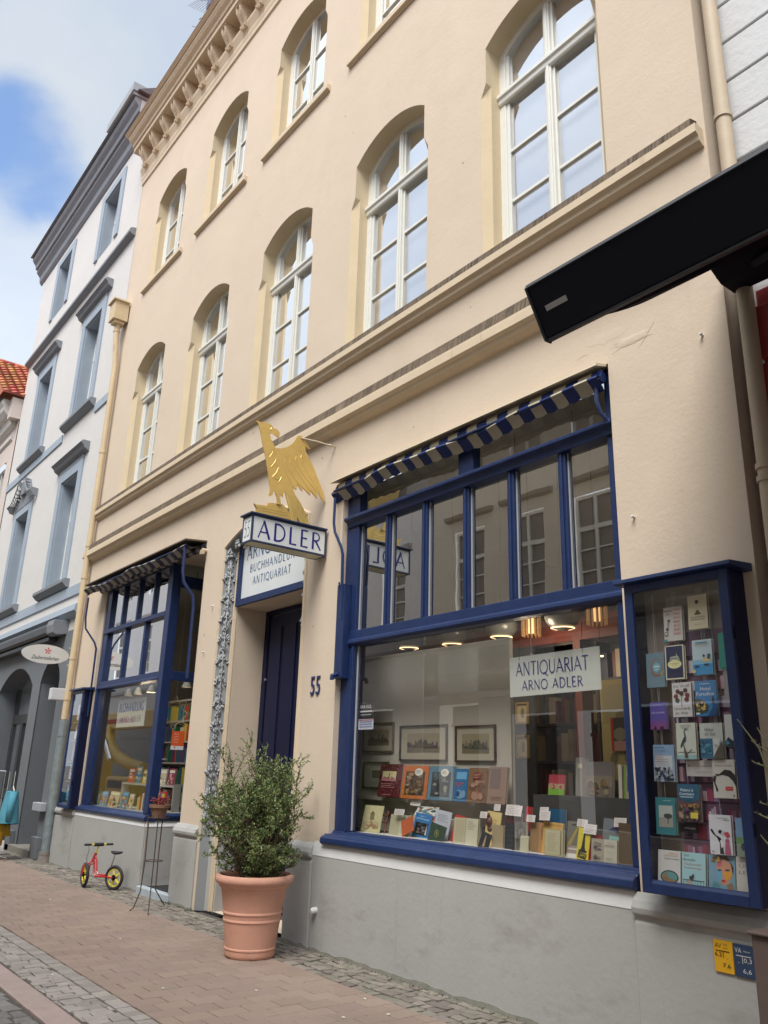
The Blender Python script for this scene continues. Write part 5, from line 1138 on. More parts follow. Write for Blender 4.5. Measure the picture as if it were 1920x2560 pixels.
# star of gold wire hanging in the side pane
t = thing('wire_star', 'large star of straw coloured wire hanging behind the side glass', 'ornament', (-11.22, 4.95, 2.28)); b = MB(); rr = random.Random(4)
for i in range(8):
    a = i*math.pi/4; c = Vector((-11.22, 4.95+.17*math.cos(a), 2.28+.17*math.sin(a))); P3 = [c+Vector((rr.uniform(-.02, .02), .07*math.cos(a+k*2.094), .07*math.sin(a+k*2.094))) for k in range(3)]+[c+Vector((.05, 0, 0))]
    for p in range(4):
        for q in range(p+1, 4): b.tube([P3[p], P3[q]], .0045, 4)
b.tube([(-11.22, 4.95, 2.5), (-11.22, 4.95, 4.0)], .0015, 4); b.build('wire', mat('straw_gold', (.78, .62, .34), .5), t)
t = thing('paper_bird', 'white paper bird hanging behind the side glass', 'ornament', (-11.2, 4.8, 1.65)); b = MB(); b.ball((-11.2, 4.8, 1.645), .02, (1, .8, 2.2), 8); b.poly([(-11.2, 4.68, 1.655), (-11.16, 4.8, 1.64), (-11.2, 4.92, 1.655), (-11.24, 4.8, 1.665)]); b.tube([(-11.2, 4.8, 1.68), (-11.2, 4.8, 4.0)], .001, 4); b.build('paper', mat('white_paper', (.7, .66, .62), .9), t)

# framed prints on the backboard
def etching(seed, sky=(168, 156, 130), ink_=(92, 86, 72), mode='town'):
    def f(p):
        r = random.Random(seed); p.rect(0, 0, 1, 1, (186, 178, 156)); u0, v0, u1, v1 = .14, .20, .86, .80
        p.rect(u0, v0, u1, v1, sky); p.rect(u0, v0, u1, v0+.18, tuple(int(c*.78) for c in sky))
        x = u0
        while x < u1-.05:
            w = r.uniform(.02, .06); h = r.uniform(.06, .22)*(1.2 if abs(x-.5) < .15 else .8); p.rect(x, v0+.16, min(x+w, u1), v0+.16+h, tuple(int(c*r.uniform(.8, 1.2)) for c in ink_))
            if r.random() < .2: p.poly([(x, v0+.16+h), (x+w, v0+.16+h), (x+w/2, v0+.26+h)], ink_)
            x += w
        for i in range(16): a = r.uniform(u0, u1-.1); b_ = r.uniform(v0+.02, v0+.15); p.rect(a, b_, a+.06, b_+.008, ink_)
    return f
def picture(label, x0, x1, z0, z1, y, fcol, draw):
    t = thing('framed_print', label, 'picture', (x0, y, z0)); m = MB(); e = .016
    m.box(x0, x0+e, y-.02, y, z0, z1); m.box(x1-e, x1, y-.02, y, z0, z1); m.box(x0+e, x1-e, y-.02, y, z0, z0+e); m.box(x0+e, x1-e, y-.02, y, z1-e, z1); m.build('frame', ink(fcol), t)
    p = Print((x0+e, y-.004, z0+e), x1-x0-2*e, z1-z0-2*e); draw(p); p.build('print', t)
picture('dark framed engraving of ships, the widest of the framed prints', -6.46, -5.77, 1.67, 2.0, 5.238, (52, 42, 38), etching(2))
picture('brown framed small town view at the right of the framed prints', -5.66, -5.15, 1.665, 1.98, 5.238, (70, 52, 40), lambda p: (p.rect(0, 0, 1, 1, (160, 140, 104)), p.rect(.1, .12, .9, .88, (176, 158, 122)), etching(5, (160, 148, 118))(p)))
picture('olive framed engraving partly hidden behind the left window post', -7.07, -6.56, 1.75, 2.04, 5.238, (96, 84, 60), etching(9, (150, 140, 112)))
def small(p): p.rect(0, 0, 1, 1, (196, 194, 180)); p.rect(.22, .2, .78, .85, (176, 172, 152)); p.rect(.24, .22, .76, .83, (200, 198, 184)); p.rect(.34, .38, .68, .70, (120, 114, 98))
picture('small square print in a wide pale mount and thin dark frame', -7.05, -6.63, 1.40, 1.66, 5.238, (40, 34, 32), small)
for z0, z1, lb in ((2.03, 2.23, 'upper small pale print hanging on the dark pillar inside'), (1.72, 1.93, 'lower small pale print hanging on the dark pillar inside')):
    picture(lb, -5.53, -5.37, z0, z1, 5.9, (150, 130, 90), lambda p: (p.rect(0, 0, 1, 1, (186, 170, 128)), p.ell(.5, .5, .18, .3, (120, 112, 96))))
pk = MB(); pk.box(-5.58, -5.32, 5.91, 5.94, 1.0, 2.75); pk.build('room_pillar', mat('navy_pillar', (.03, .035, .045), .7), shop)
def yp(p):
    r = random.Random(4); p.rect(0, 0, 1, 1, (150, 134, 84)); p.rect(.06, .55, .94, .95, (134, 122, 82))
    for k in range(9): a = r.uniform(.2, .8); b_ = r.uniform(.15, .8); p.ell(a, b_, .14*r.random()+.04, .05, (104, 94, 60), 12)
notice('tall olive yellow poster at the right edge inside the large window', (-4.53, 5.88, 1.55), .36, .82, (150, 134, 84), yp, name='poster')

# ------------------------------------------------------------------ books on the backboard ledge
def lib(c, seed, tc=(230, 224, 206), title=True):
    def f(p):
        r = random.Random(seed)
        p.rect(.12, .1, .88, .82, tuple(int(v*.55) for v in c)); p.blobs(.14, .12, .86, .80, 26, [tuple(min(255, int(v*k)) for v in c) for k in (.4, .7, .9, 1.15)]+[(150, 140, 120)], r, .12)
        if title: p.ell(.66, .80, .16, .115, (226, 222, 208)); p.lines(.55, .75, .78, .86, 3, (90, 80, 70), r)
    return f
def maroon(p):
    p.rect(.14, .48, .76, .78, (222, 210, 160)); r = random.Random(1)
    for i in range(14): a = .16+.04*i; p.rect(a, .54, a+.03, .56+.07*r.random()+(.12 if i == 7 else 0), (110, 40, 50))
    p.rect(.14, .48, .76, .56, (190, 120, 130)); p.lines(.15, .26, .80, .42, 3, (190, 130, 130), r); p.rect(.28, .06, .66, .075, (190, 140, 140))
book(-6.59, -6.25, 1.337, 1.64, 5.06, .03, (92, 24, 40), 'maroon book with a harbour picture, first on the ledge', maroon, group=None)
book(-6.23, -5.87, 1.337, 1.63, 5.06, .03, (196, 108, 52), 'orange bordered book with round cream sticker on the ledge', lib((150, 110, 70), 3))
book(-5.855, -5.525, 1.337, 1.63, 5.06, .03, (92, 128, 146), 'grey blue bordered book with round cream sticker on the ledge', lib((80, 96, 104), 5))
book(-5.52, -5.36, 1.337, 1.61, 5.07, .02, (44, 110, 160), 'narrow bright blue book with red lettering on the ledge', lambda p: (p.rect(.1, .68, .9, .9, (110, 170, 210)), p.text('MIT', .4, .42, .7, (180, 70, 60), .16, shear=.3), p.blobs(.05, .05, .95, .35, 12, [(30, 70, 120), (120, 160, 190)], random.Random(2), .2)))
book(-5.34, -5.12, 1.337, 1.62, 5.06, .02, (128, 96, 70), 'brown book with a dark red rounded label on the ledge', lambda p: (p.blobs(.05, .05, .95, .7, 20, [(150, 110, 90), (110, 76, 58), (170, 130, 110)], random.Random(6), .2), p.rect(.28, .66, .74, .86, (120, 50, 44)), p.lines(.32, .69, .7, .83, 3, (190, 160, 140), random.Random(1))))
book(-5.11, -4.90, 1.337, 1.63, 5.07, .025, (150, 122, 108), 'dusky pink book last on the ledge at the panel edge', lambda p: (p.rect(.1, .4, .66, .95, (124, 104, 100)), p.lines(.2, .08, .8, .2, 3, (110, 70, 60), random.Random(4))))

# ------------------------------------------------------------------ front rows of books in the large window
GRP = None
rnd9 = random.Random(9)
def tower(p):
    p.rect(.02, .02, .98, .98, (214, 206, 160)); p.rect(.38, .45, .6, .68, (140, 130, 96)); p.poly([(.36, .68), (.62, .68), (.49, .80)], (120, 112, 84)); p.blobs(.05, .05, .95, .42, 14, [(190, 160, 120), (176, 140, 110), (200, 186, 146)], random.Random(2), .16)
book(-6.62, -6.33, 1.027, 1.265, 4.90, .006, (214, 206, 160), 'cream pamphlet with a drawn tower on the small wooden easel', tower, 12)
ea = MB(); ea.tube([(-6.66, 4.93, 1.027), (-6.64, 4.99, 1.22)], .008, 6); ea.tube([(-6.29, 4.93, 1.027), (-6.31, 4.99, 1.22)], .008, 6); ea.tube([(-6.66, 4.95, 1.12), (-6.29, 4.95, 1.12)], .007, 6); ea.tube([(-6.66, 4.97, 1.18), (-6.29, 4.97, 1.18)], .007, 6)
tag(ea.build('book_easel', mat('red_brown_wood', (.22, .07, .04), .6)), 'small red brown wooden easel holding the cream tower pamphlet', 'easel')
book(-6.22, -5.98, 1.027, 1.20, 4.92, .01, (186, 180, 150), 'open pale booklet beside the tower pamphlet', lambda p: (p.rect(.60, .0, .98, 1, (212, 208, 186)), p.lines(.64, .1, .94, .9, 8, (150, 146, 130), random.Random(3))), 10)
book(-5.95, -5.80, 1.027, 1.16, 4.86, .01, (196, 100, 62), 'orange booklet leaning sideways beside the blue book', None, 14, tilt=-24)
book(-5.93, -5.71, 1.035, 1.235, 4.95, .015, (38, 116, 180), 'blue book with a black photograph on its cover', lambda p: (p.rect(.1, .1, .9, .62, (20, 22, 30)), p.blobs(.2, .14, .8, .5, 6, [(120, 110, 110), (70, 60, 70)], random.Random(3), .12), p.poly([(.78, .15), (.88, .15), (.84, .6)], (200, 206, 210)), p.rect(.1, .74, .9, .8, (130, 180, 220)), p.rect(.3, .86, .7, .89, (130, 180, 220))), 12, tilt=5)
book(-5.74, -5.62, 1.03, 1.20, 4.97, .01, (196, 88, 48), 'slim orange paperback just behind the blue book', lambda p: p.lines(.1, .2, .9, .9, 7, (230, 200, 170), random.Random(9)), 12, tilt=8)
book(-5.63, -5.43, 1.03, 1.275, 4.92, .004, (192, 196, 208), 'pale grey brochure standing behind the green book', lambda p: p.lines(.15, .62, .85, .88, 5, (130, 134, 150), random.Random(9)), 10, tilt=6)
book(-5.59, -5.40, 1.027, 1.175, 4.84, .012, (28, 62, 48), 'dark green book with a gilt crest on its cover', lambda p: (p.ell(.5, .52, .16, .22, (110, 116, 60)), p.ell(.5, .52, .10, .15, (50, 80, 50)), p.ell(.5, .54, .04, .1, (140, 140, 80))), 12, tilt=10)
book(-5.40, -5.22, 1.03, 1.245, 4.93, .02, (196, 32, 34), 'bright red book behind the wide open cream volume', None, 10, tilt=8)
def opn(p):
    p.rect(0, 0, .5, 1, (196, 188, 158)); p.rect(.5, 0, 1, 1, (210, 204, 178)); p.rect(.49, 0, .51, 1, (150, 142, 118)); p.lines(.58, .55, .92, .9, 6, (150, 144, 126), random.Random(2)); p.rect(.08, .1, .42, .9, (190, 180, 148))
book(-5.27, -4.99, 1.027, 1.225, 4.84, .02, (176, 166, 134), 'wide open cream volume standing in the front row', opn, 6)
book(-5.03, -4.87, 1.035, 1.29, 4.95, .008, (222, 198, 132), 'pale yellow pamphlet behind the small black booklet', lambda p: (p.text('GUTEN', .5, .72, .5, (150, 110, 60), .05), p.text('ABEND', .5, .64, .5, (150, 110, 60), .05), p.rect(.3, .5, .7, .52, (150, 110, 60)), p.ell(.5, .25, .1, .05, (170, 140, 90))), 8, tilt=4)
book(-4.95, -4.84, 1.027, 1.15, 4.81, .006, (36, 34, 38), 'small black booklet leaning sideways in the front row', lambda p: p.poly([(.4, .15), (.62, .15), (.55, .85), (.46, .8)], (176, 150, 110)), 12, tilt=14)
book(-4.83, -4.71, 1.027, 1.195, 4.84, .03, (170, 152, 116), 'tan cloth volume left of the black banded volume', None, 4)
book(-4.70, -4.60, 1.027, 1.22, 4.85, .03, (30, 34, 40), 'black volume with raised bands in the front row', lambda p: [p.rect(.05, .15+.18*i, .95, .17+.18*i, (70, 72, 76)) for i in range(5)], 4)
book(-4.59, -4.50, 1.027, 1.23, 4.86, .03, (96, 90, 80), 'marbled grey volume in the front row', lambda p: p.blobs(.02, .02, .98, .98, 30, [(60, 58, 54), (130, 124, 112), (84, 78, 70)], random.Random(8), .2), 4)
book(-4.49, -4.41, 1.027, 1.14, 4.79, .012, (196, 190, 156), 'small cream booklet in front of the tan books', None, 8)
book(-4.49, -4.40, 1.03, 1.235, 4.90, .02, (160, 128, 92), 'tan book right of the marbled volume', None, 6)
book(-4.40, -4.31, 1.03, 1.235, 4.89, .012, (190, 140, 96), 'light orange brown book just left of the yellow titled one', lambda p: p.lines(.2, .4, .8, .9, 6, (140, 100, 70), random.Random(5)), 8)
book(-4.335, -4.15, 1.027, 1.25, 4.855, .015, (214, 172, 98), 'mustard book lettered Bienen behind the open cream sheet', lambda p: (p.text('Bienen des Honig', .5, .88, .84, (60, 40, 20), .06), p.rect(.12, .2, .2, .24, (70, 40, 30))), 7, tilt=2)
book(-4.26, -4.09, 1.027, 1.205, 4.80, .02, (186, 176, 138), 'open cream volume with text block in front of the mustard book', lambda p: (p.rect(.05, .05, .86, .95, (206, 198, 164)), p.lines(.15, .15, .78, .86, 12, (180, 172, 140), random.Random(5)), p.rect(.86, .05, .9, .95, (120, 104, 80))), 5)
def road(p):
    p.rect(0, .32, 1, 1, (120, 116, 104)); p.poly([(0, .32), (.5, .7), (.9, 1), (1, 1), (.5, .55), (.3, .32)], (176, 156, 90)); p.rect(.1, .2, .8, .25, (220, 210, 204)); p.rect(.3, .88, 1, .92, (60, 56, 54)); p.rect(0, 0, 1, .1, (226, 220, 214))
book(-4.11, -3.98, 1.027, 1.265, 4.86, .006, (170, 150, 140), 'grey magazine with a diagonal yellow path on its cover', road, 8)
def yel(p):
    k = (34, 32, 36); p.poly([(.3, .3), (.7, .3), (.64, .42), (.60, .8), (.52, .97), (.46, .8), (.38, .42)], k); p.rect(.18, .22, .82, .3, k); p.poly([(.12, .05), (.8, .02), (.86, .18), (.16, .22)], k); p.text('LIPPE', .5, .08, .55, (226, 206, 60), .08)
book(-3.975, -3.87, 1.03, 1.235, 4.80, .004, (228, 210, 64), 'yellow leaflet with a black tower silhouette', yel, 8, tilt=5)
book(-3.92, -3.79, 1.027, 1.195, 4.82, .02, (160, 30, 44), 'crimson book under the white card', None, 8, tilt=3)
def old(p):
    p.rect(0, 0, .5, 1, (176, 168, 150)); p.rect(.5, 0, 1, 1, (206, 200, 182)); p.blobs(.08, .12, .42, .85, 16, [(110, 104, 100), (80, 76, 96), (150, 140, 124)], random.Random(3), .1)
    p.text('Das Andere', .75, .84, .22, (90, 80, 70), .04); p.rect(.55, .72, .92, .75, (110, 100, 90)); p.rect(.62, .45, .84, .46, (150, 140, 128)); p.rect(.6, .16, .86, .18, (130, 120, 110))
book(-3.83, -3.62, 1.027, 1.17, 4.785, .02, (150, 140, 116), 'open antique volume with engraved portrait in the front row', old, 6)
book(-3.62, -3.49, 1.027, 1.28, 4.81, .03, (96, 80, 58), 'large plain brown volume at the right end of the row', None, 3)
book(-3.48, -3.42, 1.027, 1.27, 4.82, .03, (190, 178, 150), 'cream volume squeezed in beside the window jamb', None, 3)
book(-3.87, -3.72, 1.10, 1.30, 4.95, .006, (120, 128, 134), 'grey teal brochure with diagonal purple shape', lambda p: (p.poly([(.3, .6), (.9, .9), (.9, .6)], (66, 60, 110)), p.rect(.4, .05, 1, .45, (150, 200, 190)), p.rect(.55, .1, .9, .35, (130, 180, 170))), 8, tilt=4)
book(-4.46, -4.28, 1.16, 1.33, 5.06, .02, (28, 84, 120), 'petrol blue book standing behind the price cards', None, 6)
book(-4.82, -4.65, 1.16, 1.29, 4.98, .02, (92, 34, 24), 'chestnut brown book below the large price card', None, 8)
book(-4.66, -4.60, 1.16, 1.34, 5.02, .02, (168, 30, 34), 'red book edge right of the chestnut brown book', None, 8, tilt=5)
book(-6.0, -5.72, 1.20, 1.30, 5.03, .006, (200, 204, 196), 'lithograph of a sailing harbour lying behind the blue book', lambda p: p.blobs(.02, .02, .98, .98, 26, [(40, 60, 74), (80, 140, 160), (170, 90, 50), (190, 170, 130)], random.Random(12), .14), 40)
# support stands for the raised second row
su = MB(); su.box(-5.1, -3.7, 5.0, 5.11, 1.0265, 1.16); MB().box(-6.1, -5.5, 5.03, 5.11, 1.0265, 1.19).build('display_step', mat('cream_backboard', (.5, .45, .37)), shop); su.box(-3.9, -3.7, 4.94, 4.99, 1.0265, 1.10); su.build('display_step', mat('dark_display_cloth', (.05, .05, .05)), shop)
CARD = [(-6.12, -5.98, 1.20, 1.25, 4.90, 'price card clipped to the open pale booklet'), (-6.11, -5.97, 1.28, 1.37, 5.08, 'price card standing above the blue book on the backboard'), (-4.80, -4.63, 1.265, 1.345, 4.965, 'largest price card, above the chestnut brown book'), (-4.50, -4.415, 1.235, 1.285, 4.88, 'price card on top of the tan books'),
        (-4.475, -4.39, 1.275, 1.34, 5.0, 'cream price card in front of the petrol blue book'), (-4.335, -4.235, 1.255, 1.32, 4.84, 'price card on top of the mustard book'), (-4.0, -3.91, 1.235, 1.285, 4.855, 'price card above the grey magazine'), (-3.91, -3.80, 1.195, 1.26, 4.81, 'price card above the crimson book'), (-3.74, -3.64, 1.245, 1.305, 4.93, 'price card above the grey teal brochure'),
        (-5.06, -4.98, 1.23, 1.28, 4.94, 'price card left of the pale yellow pamphlet'), (-4.96, -4.89, 1.29, 1.34, 5.0, 'price card above the pale yellow pamphlet')]
for x0_, x1_, z0_, z1_, y_, lb in CARD:
    book(x0_, x1_, z0_, z1_, y_, .001, (226, 218, 214), lb, lambda p: p.lines(.1, .12, .9, .9, 5, (180, 170, 172), rnd9), 14, cat='card', name='price_card', tilt=rnd9.uniform(-3, 3), group='price cards among the books')
for i, (x, y, lb) in enumerate(((-5.15, 4.80, 'flat white leaflet lying before the open cream volume'), (-4.72, 4.80, 'flat white leaflet lying before the black banded volume'), (-4.42, 4.79, 'flat white leaflet lying before the small cream booklet'))):
    tag(MB().box(x-.09, x+.09, y-.02, y+.05, 1.0265, 1.030).build('leaflet', ink((224, 226, 232))), lb, 'leaflet', 'leaflets lying on the display paper')
# wooden figure
fg = MB(); fg.ball((-4.98, 4.98, 1.20), .035, (1, 1, 1.3), 10); fg.ball((-5.0, 4.97, 1.255), .02, (1.3, 1, 1), 8); fg.tube([(-5.01, 4.97, 1.26), (-5.05, 4.965, 1.25)], .007, 6); fg.ball((-4.97, 4.98, 1.15), .03, (1.2, 1, .9), 8)
tag(fg.build('carved_bird_figure', mat('reddish_carved_wood', (.12, .035, .02), .5), smooth='all'), 'small reddish carved wooden bird among the books', 'figurine')
# books on the dark raised shelf at the right
def land(a, b, c):
    return lambda p: (p.rect(0, .55, 1, 1, a), p.rect(0, .3, 1, .55, b), p.rect(0, 0, 1, .3, c), p.blobs(0.05, .3, .95, .62, 8, [b, a], random.Random(4), .16))
book(-4.53, -4.37, 1.427, 1.58, 5.17, .015, (176, 50, 62), 'red and green landscape book on the dark shelf', land((170, 60, 74), (180, 150, 120), (120, 170, 60)), 8)
book(-4.30, -4.225, 1.427, 1.71, 5.22, .02, (150, 146, 138), 'grey standing folder with a small white label', lambda p: (p.rect(.3, .72, .9, .84, (214, 204, 176)),), 4)
book(-4.22, -4.175, 1.427, 1.70, 5.20, .03, (122, 106, 92), 'narrow brown book beside the large landscape volume', None, 4)
book(-4.165, -3.92, 1.427, 1.68, 5.17, .03, (104, 94, 88), 'large landscape photograph volume on the dark shelf', lambda p: (p.rect(0, .6, 1, 1, (106, 98, 96)), p.rect(0, .3, 1, .6, (124, 112, 98)), p.blobs(.05, .05, .95, .5, 18, [(120, 92, 60), (90, 74, 56), (136, 120, 92)], random.Random(3), .16)), 6)
book(-3.87, -3.84, 1.427, 1.66, 5.18, .05, (190, 182, 164), 'thin upright cream spine on the dark shelf', None, 2)
book(-3.82, -3.68, 1.427, 1.65, 5.17, .02, (150, 146, 120), 'green edged book with a blue landscape picture', lambda p: (p.rect(0, 0, .1, 1, (110, 140, 50)), p.rect(.18, .22, .95, .7, (60, 90, 120)), p.blobs(.3, .24, .9, .6, 6, [(120, 60, 40), (90, 50, 40)], random.Random(2), .2), p.lines(.3, .8, .8, .92, 2, (90, 90, 80), random.Random(1))), 6)
book(-4.73, -4.60, 1.55, 1.70, 5.6, .02, (120, 110, 96), 'grey brown book on a stand in the middle of the dim room', None, 6) if 0 else None
def man(p): p.rect(0, .3, 1, 1, (46, 40, 38)); p.ell(.4, .5, .3, .2, (110, 104, 84)); p.ell(.75, .75, .1, .12, (150, 120, 100)); p.rect(.68, .3, .9, .62, (30, 30, 36)); p.rect(0, 0, 1, .3, (150, 110, 96)); p.rect(0, 0, .12, 1, (150, 30, 34))
notice('dark photograph poster with a red left edge on the right', (-4.42, 5.86, 1.78), .22, .27, (60, 50, 46), man, name='poster')
# children's books in the left window
KB = [(-13.76, -13.57, (60, 130, 100), 'green picture book at the left end of the left display', 5), (-13.52, -13.21, (110, 170, 215), 'sky blue picture book with yellow animals in the left display', 6), (-13.16, -12.68, (214, 198, 160), 'wide cream picture book with a brown animal in the left display', 7), (-12.65, -12.39, (70, 140, 176), 'blue and yellow picture book in the left display', 8), (-12.37, -12.16, (190, 178, 160), 'grey and red picture book in the left display', 9)]
for x0_, x1_, c, lb, sd_ in KB:
    book(x0_, x1_, .948, .948+.215+.01*(sd_ % 3), 4.86, .012, c, lb, (lambda sd_, c: (lambda p: (p.rect(.08, .78, .92, .93, tuple(min(255, int(v*1.25)) for v in c)), p.blobs(.04, .05, .96, .72, 12, [(226, 180, 50), (196, 70, 50), (150, 90, 60), (70, 130, 60), (230, 226, 210)], random.Random(sd_), .17))))(sd_, c), 10, rot=-4)
x = -12.1
for i in range(8):
    w = .035+.012*(i % 3); book(x, x+w, .948, 1.12+.02*(i % 4), 4.90, .14, [(200, 190, 160), (214, 170, 60), (150, 60, 50), (226, 220, 200), (90, 90, 96), (206, 196, 170), (60, 90, 120), (210, 200, 180)][i], 'slim upright %s book in the row beside the picture books' % ['cream', 'ochre', 'brick red', 'ivory', 'slate', 'buff', 'navy', 'beige'][i], None, 2); x += w+.008
LB = [(-13.35, -13.12, 1.30, 1.52, (190, 60, 50), 'red'), (-13.05, -12.84, 1.30, 1.55, (60, 120, 160), 'blue'), (-12.76, -12.5, 1.30, 1.50, (210, 180, 70), 'yellow'), (-12.42, -12.2, 1.30, 1.54, (90, 140, 80), 'green'), (-12.12, -11.9, 1.30, 1.52, (200, 190, 170), 'cream'), (-11.82, -11.6, 1.30, 1.53, (150, 60, 90), 'plum')]
MB().box(-13.5, -11.5, 5.18, 5.29, 1.27, 1.298).box(-13.5, -13.47, 5.18, 5.29, .946, 1.27).box(-11.53, -11.5, 5.18, 5.29, .946, 1.27).build('low_shelf', LSH, shop)
for a_, b_, c_, d_, e_, n_ in LB:
    book(a_, b_, c_, d_, 5.21, .02, e_, n_+' picture book on the low shelf in the left window', (lambda e_, sd_: (lambda p: (p.rect(.1, .74, .9, .9, (230, 226, 214)), p.blobs(.05, .05, .95, .7, 10, [(226, 200, 120), tuple(int(v*.6) for v in e_), (230, 220, 206), tuple(min(255, int(v*1.3)) for v in e_)], random.Random(sd_), .18))))(e_, int(a_*-10)), 6)
book(-11.5, -11.28, .948, 1.22, 4.85, .02, (196, 50, 60), 'red and white picture book next to the blue corner post', lambda p: p.blobs(.05, .05, .95, .95, 16, [(226, 220, 210), (60, 90, 150), (220, 190, 60)], random.Random(3), .18), 8, rot=60)
book(-11.35, -11.18, .948, 1.34, 5.25, .02, (120, 150, 130), 'tall green poster book seen through the side glass', lambda p: p.blobs(.05, .05, .95, .95, 12, [(90, 130, 120), (190, 176, 150), (60, 80, 60)], random.Random(5), .25), 6, rot=75)
book(-11.5, -11.2, 1.40, 1.70, 5.45, .02, (120, 28, 36), 'dark red book with white snow scene behind the side glass', lambda p: p.blobs(.05, .05, .95, .6, 10, [(214, 206, 200), (150, 40, 46)], random.Random(5), .2), 6, rot=70)
ss = MB(); ss.box(-11.6, -11.14, 5.4, 5.7, 1.37, 1.398); ss.box(-11.6, -11.57, 5.4, 5.7, .946, 1.37); ss.build('side_shelf', LSH, shop)
# pedestal of boxes standing behind the side glass
# ------------------------------------------------------------------ blue display cases on the facade
def display_case(label, x0, x1, z0, z1, dep, loc):
    t = thing('display_case', label, 'display case', loc, 'wall mounted display cases'); y = W-dep; e = .055
    m = MB(); m.box(x0, x0+.02, y+.03, W, z0, z1); m.box(x1-.02, x1, y+.03, W, z0, z1); m.box(x0+.02, x1-.02, y+.03, W, z0, z0+.02); m.box(x0+.02, x1-.02, y+.03, W, z1-.02, z1); m.build('case', BLUED, t, bevel=.003); m = MB(); m.box(x0+.02, x1-.02, W-.015, W-.001, z0+.02, z1-.02); m.build('case_back', mat('taupe_back_panel', (.26, .21, .19), .9, .1, 4), t)
    m = MB(); m.box(x0-.004, x0+e, y, y+.0298, z0, z1); m.box(x1-e, x1+.004, y, y+.0298, z0, z1); m.box(x0+e, x1-e, y, y+.0298, z1-e, z1); m.box(x0+e, x1-e, y, y+.0298, z0, z0+e)
    m.poly([(x0+e, y+.004, z0+e+.001), (x1-e, y+.004, z0+e+.001), (x1-e, y+.02, z0+e+.02), (x0+e, y+.02, z0+e+.02)]); m.build('door_frame', BLUE, t, bevel=.004)
    m = MB(); m.ex([(W, z1+.05), (W-dep-.05, z1+.03), (W-dep-.055, z1+.005), (W-dep-.01, z1+.001), (W, z1+.001)], x0-.05, x1+.06); m.build('cap', BLUE, t, bevel=.003)
    m = MB(); m.poly([(x0+e-.005, y+.014, z0+e), (x1-e+.005, y+.014, z0+e), (x1-e+.005, y+.014, z1-e), (x0+e-.005, y+.014, z1-e)]); m.build('pane', GLASSB, t, fix=False)
    m = MB(); m.box(x1+.004, x1+.010, y+.01, y+.026, z0+.35, z0+.42); m.box(x1+.004, x1+.010, y+.01, y+.026, z1-.42, z1-.35); m.build('hinge', BLACK, t)
    return t
case = display_case('large blue glazed display case full of books on the right pier', -3.17, -2.46, .93, 2.76, .20, (-2.8, W, .93))
def shelves(p):
    r = random.Random(21); p.rect(0, 0, 1, 1, (120, 92, 118)); p.rect(0, .86, 1, 1, (160, 150, 146))
    rows = 13
    for i in range(rows):
        v = .015+i*.063; p.rect(0, v-.006, 1, v, (84, 52, 78)); u = .01
        while u < .97:
            w = r.uniform(.018, .075); h = r.uniform(.03, .050); c = r.choice([(190, 174, 198), (150, 126, 160), (224, 216, 226), (120, 94, 122), (170, 120, 146), (90, 78, 100), (206, 176, 186), (170, 80, 100)])
            if r.random() < .85: p.rect(u, v, min(u+w*.9, .99), v+h, c); p.k -= 1
            u += w
        p.k += 1
p = Print((-2.99, W-.018, 1.0), .50, 1.68); shelves(p); p.n = Vector((0, -1, 0))
tag(p.mb.build('shelf_poster', p.mats, None, fix=False), 'purple poster of crowded bookshelves lining the large display case', 'poster')
m = MB(); m.box(-3.14, -2.49, W-.165, W-.02, .952, .972); m.build('base_board', BLUED, case)
y9 = W-.10
def dtext(lines, cols, extra=None):
    def f(p):
        if extra: extra(p)
        for (s_, u, v, w, h), c in zip(lines, cols): p.text(s_, u, v, w, c, h)
    return f
def bk9(x0, x1, z0, z1, col, label, draw, **k): return book(x0, x1, z0, z1, y9, k.pop('t', .024), col, label, draw, k.pop('lean', 3), group=None, **k)
RB = (186, 96, 80)
bk9(-2.965, -2.835, 2.385, 2.60, (196, 190, 186), 'white paperback with a column of pale red words, upper left in the case', lambda p: ([p.text(s_, .72, .86-.115*i, .36, RB, .075) for i, s_ in enumerate(('WAS', 'MAN', 'VON', 'HIER', 'AUS', 'SEHEN', 'KANN'))], p.text('MARIANA', .27, .86, .44, (90, 90, 90), .05), p.text('LEKY', .27, .77, .3, (90, 90, 90), .05), p.ell(.2, .35, .07, .045, (60, 60, 60)), p.ell(.14, .22, .10, .06, (60, 60, 60)), p.ell(.14, .22, .07, .04, (196, 190, 186)), p.rect(.24, .4, .27, .62, (60, 60, 60)), p.ell(.32, .6, .05, .03, (60, 60, 60)), p.rect(0, 0, .2, .06, (60, 140, 160))))
bk9(-2.79, -2.66, 2.44, 2.65, (206, 196, 166), 'cream paperback with small house and hot air balloon, topmost in the case', lambda p: (p.ell(.48, .80, .09, .06, (70, 40, 34)), p.rect(.34, .42, .66, .46, (50, 40, 40)), p.poly([(.38, .46), (.62, .46), (.58, .54), (.44, .55)], (110, 60, 50)), p.text('Lina auf Reisen', .5, .33, .72, (60, 50, 40), .05), p.text('nach Buchenhain', .5, .26, .72, (60, 50, 40), .05), p.text('Roman', .5, .12, .3, (120, 100, 80), .03)))
bk9(-3.115, -2.985, 2.11, 2.325, (104, 132, 146), 'grey blue paperback with a copper ring on its cover', lambda p: (p.ell(.58, .57, .34, .27, (150, 96, 60), 30), p.ell(.60, .58, .29, .23, (104, 132, 146), 30), p.poly([(.74, .34), (.92, .5), (.88, .36)], (196, 160, 60)), p.ell(.58, .57, .2, .13, (120, 170, 186), 20), p.rect(.42, .58, .74, .61, (210, 220, 224)), p.rect(.5, .5, .66, .52, (210, 220, 224))))
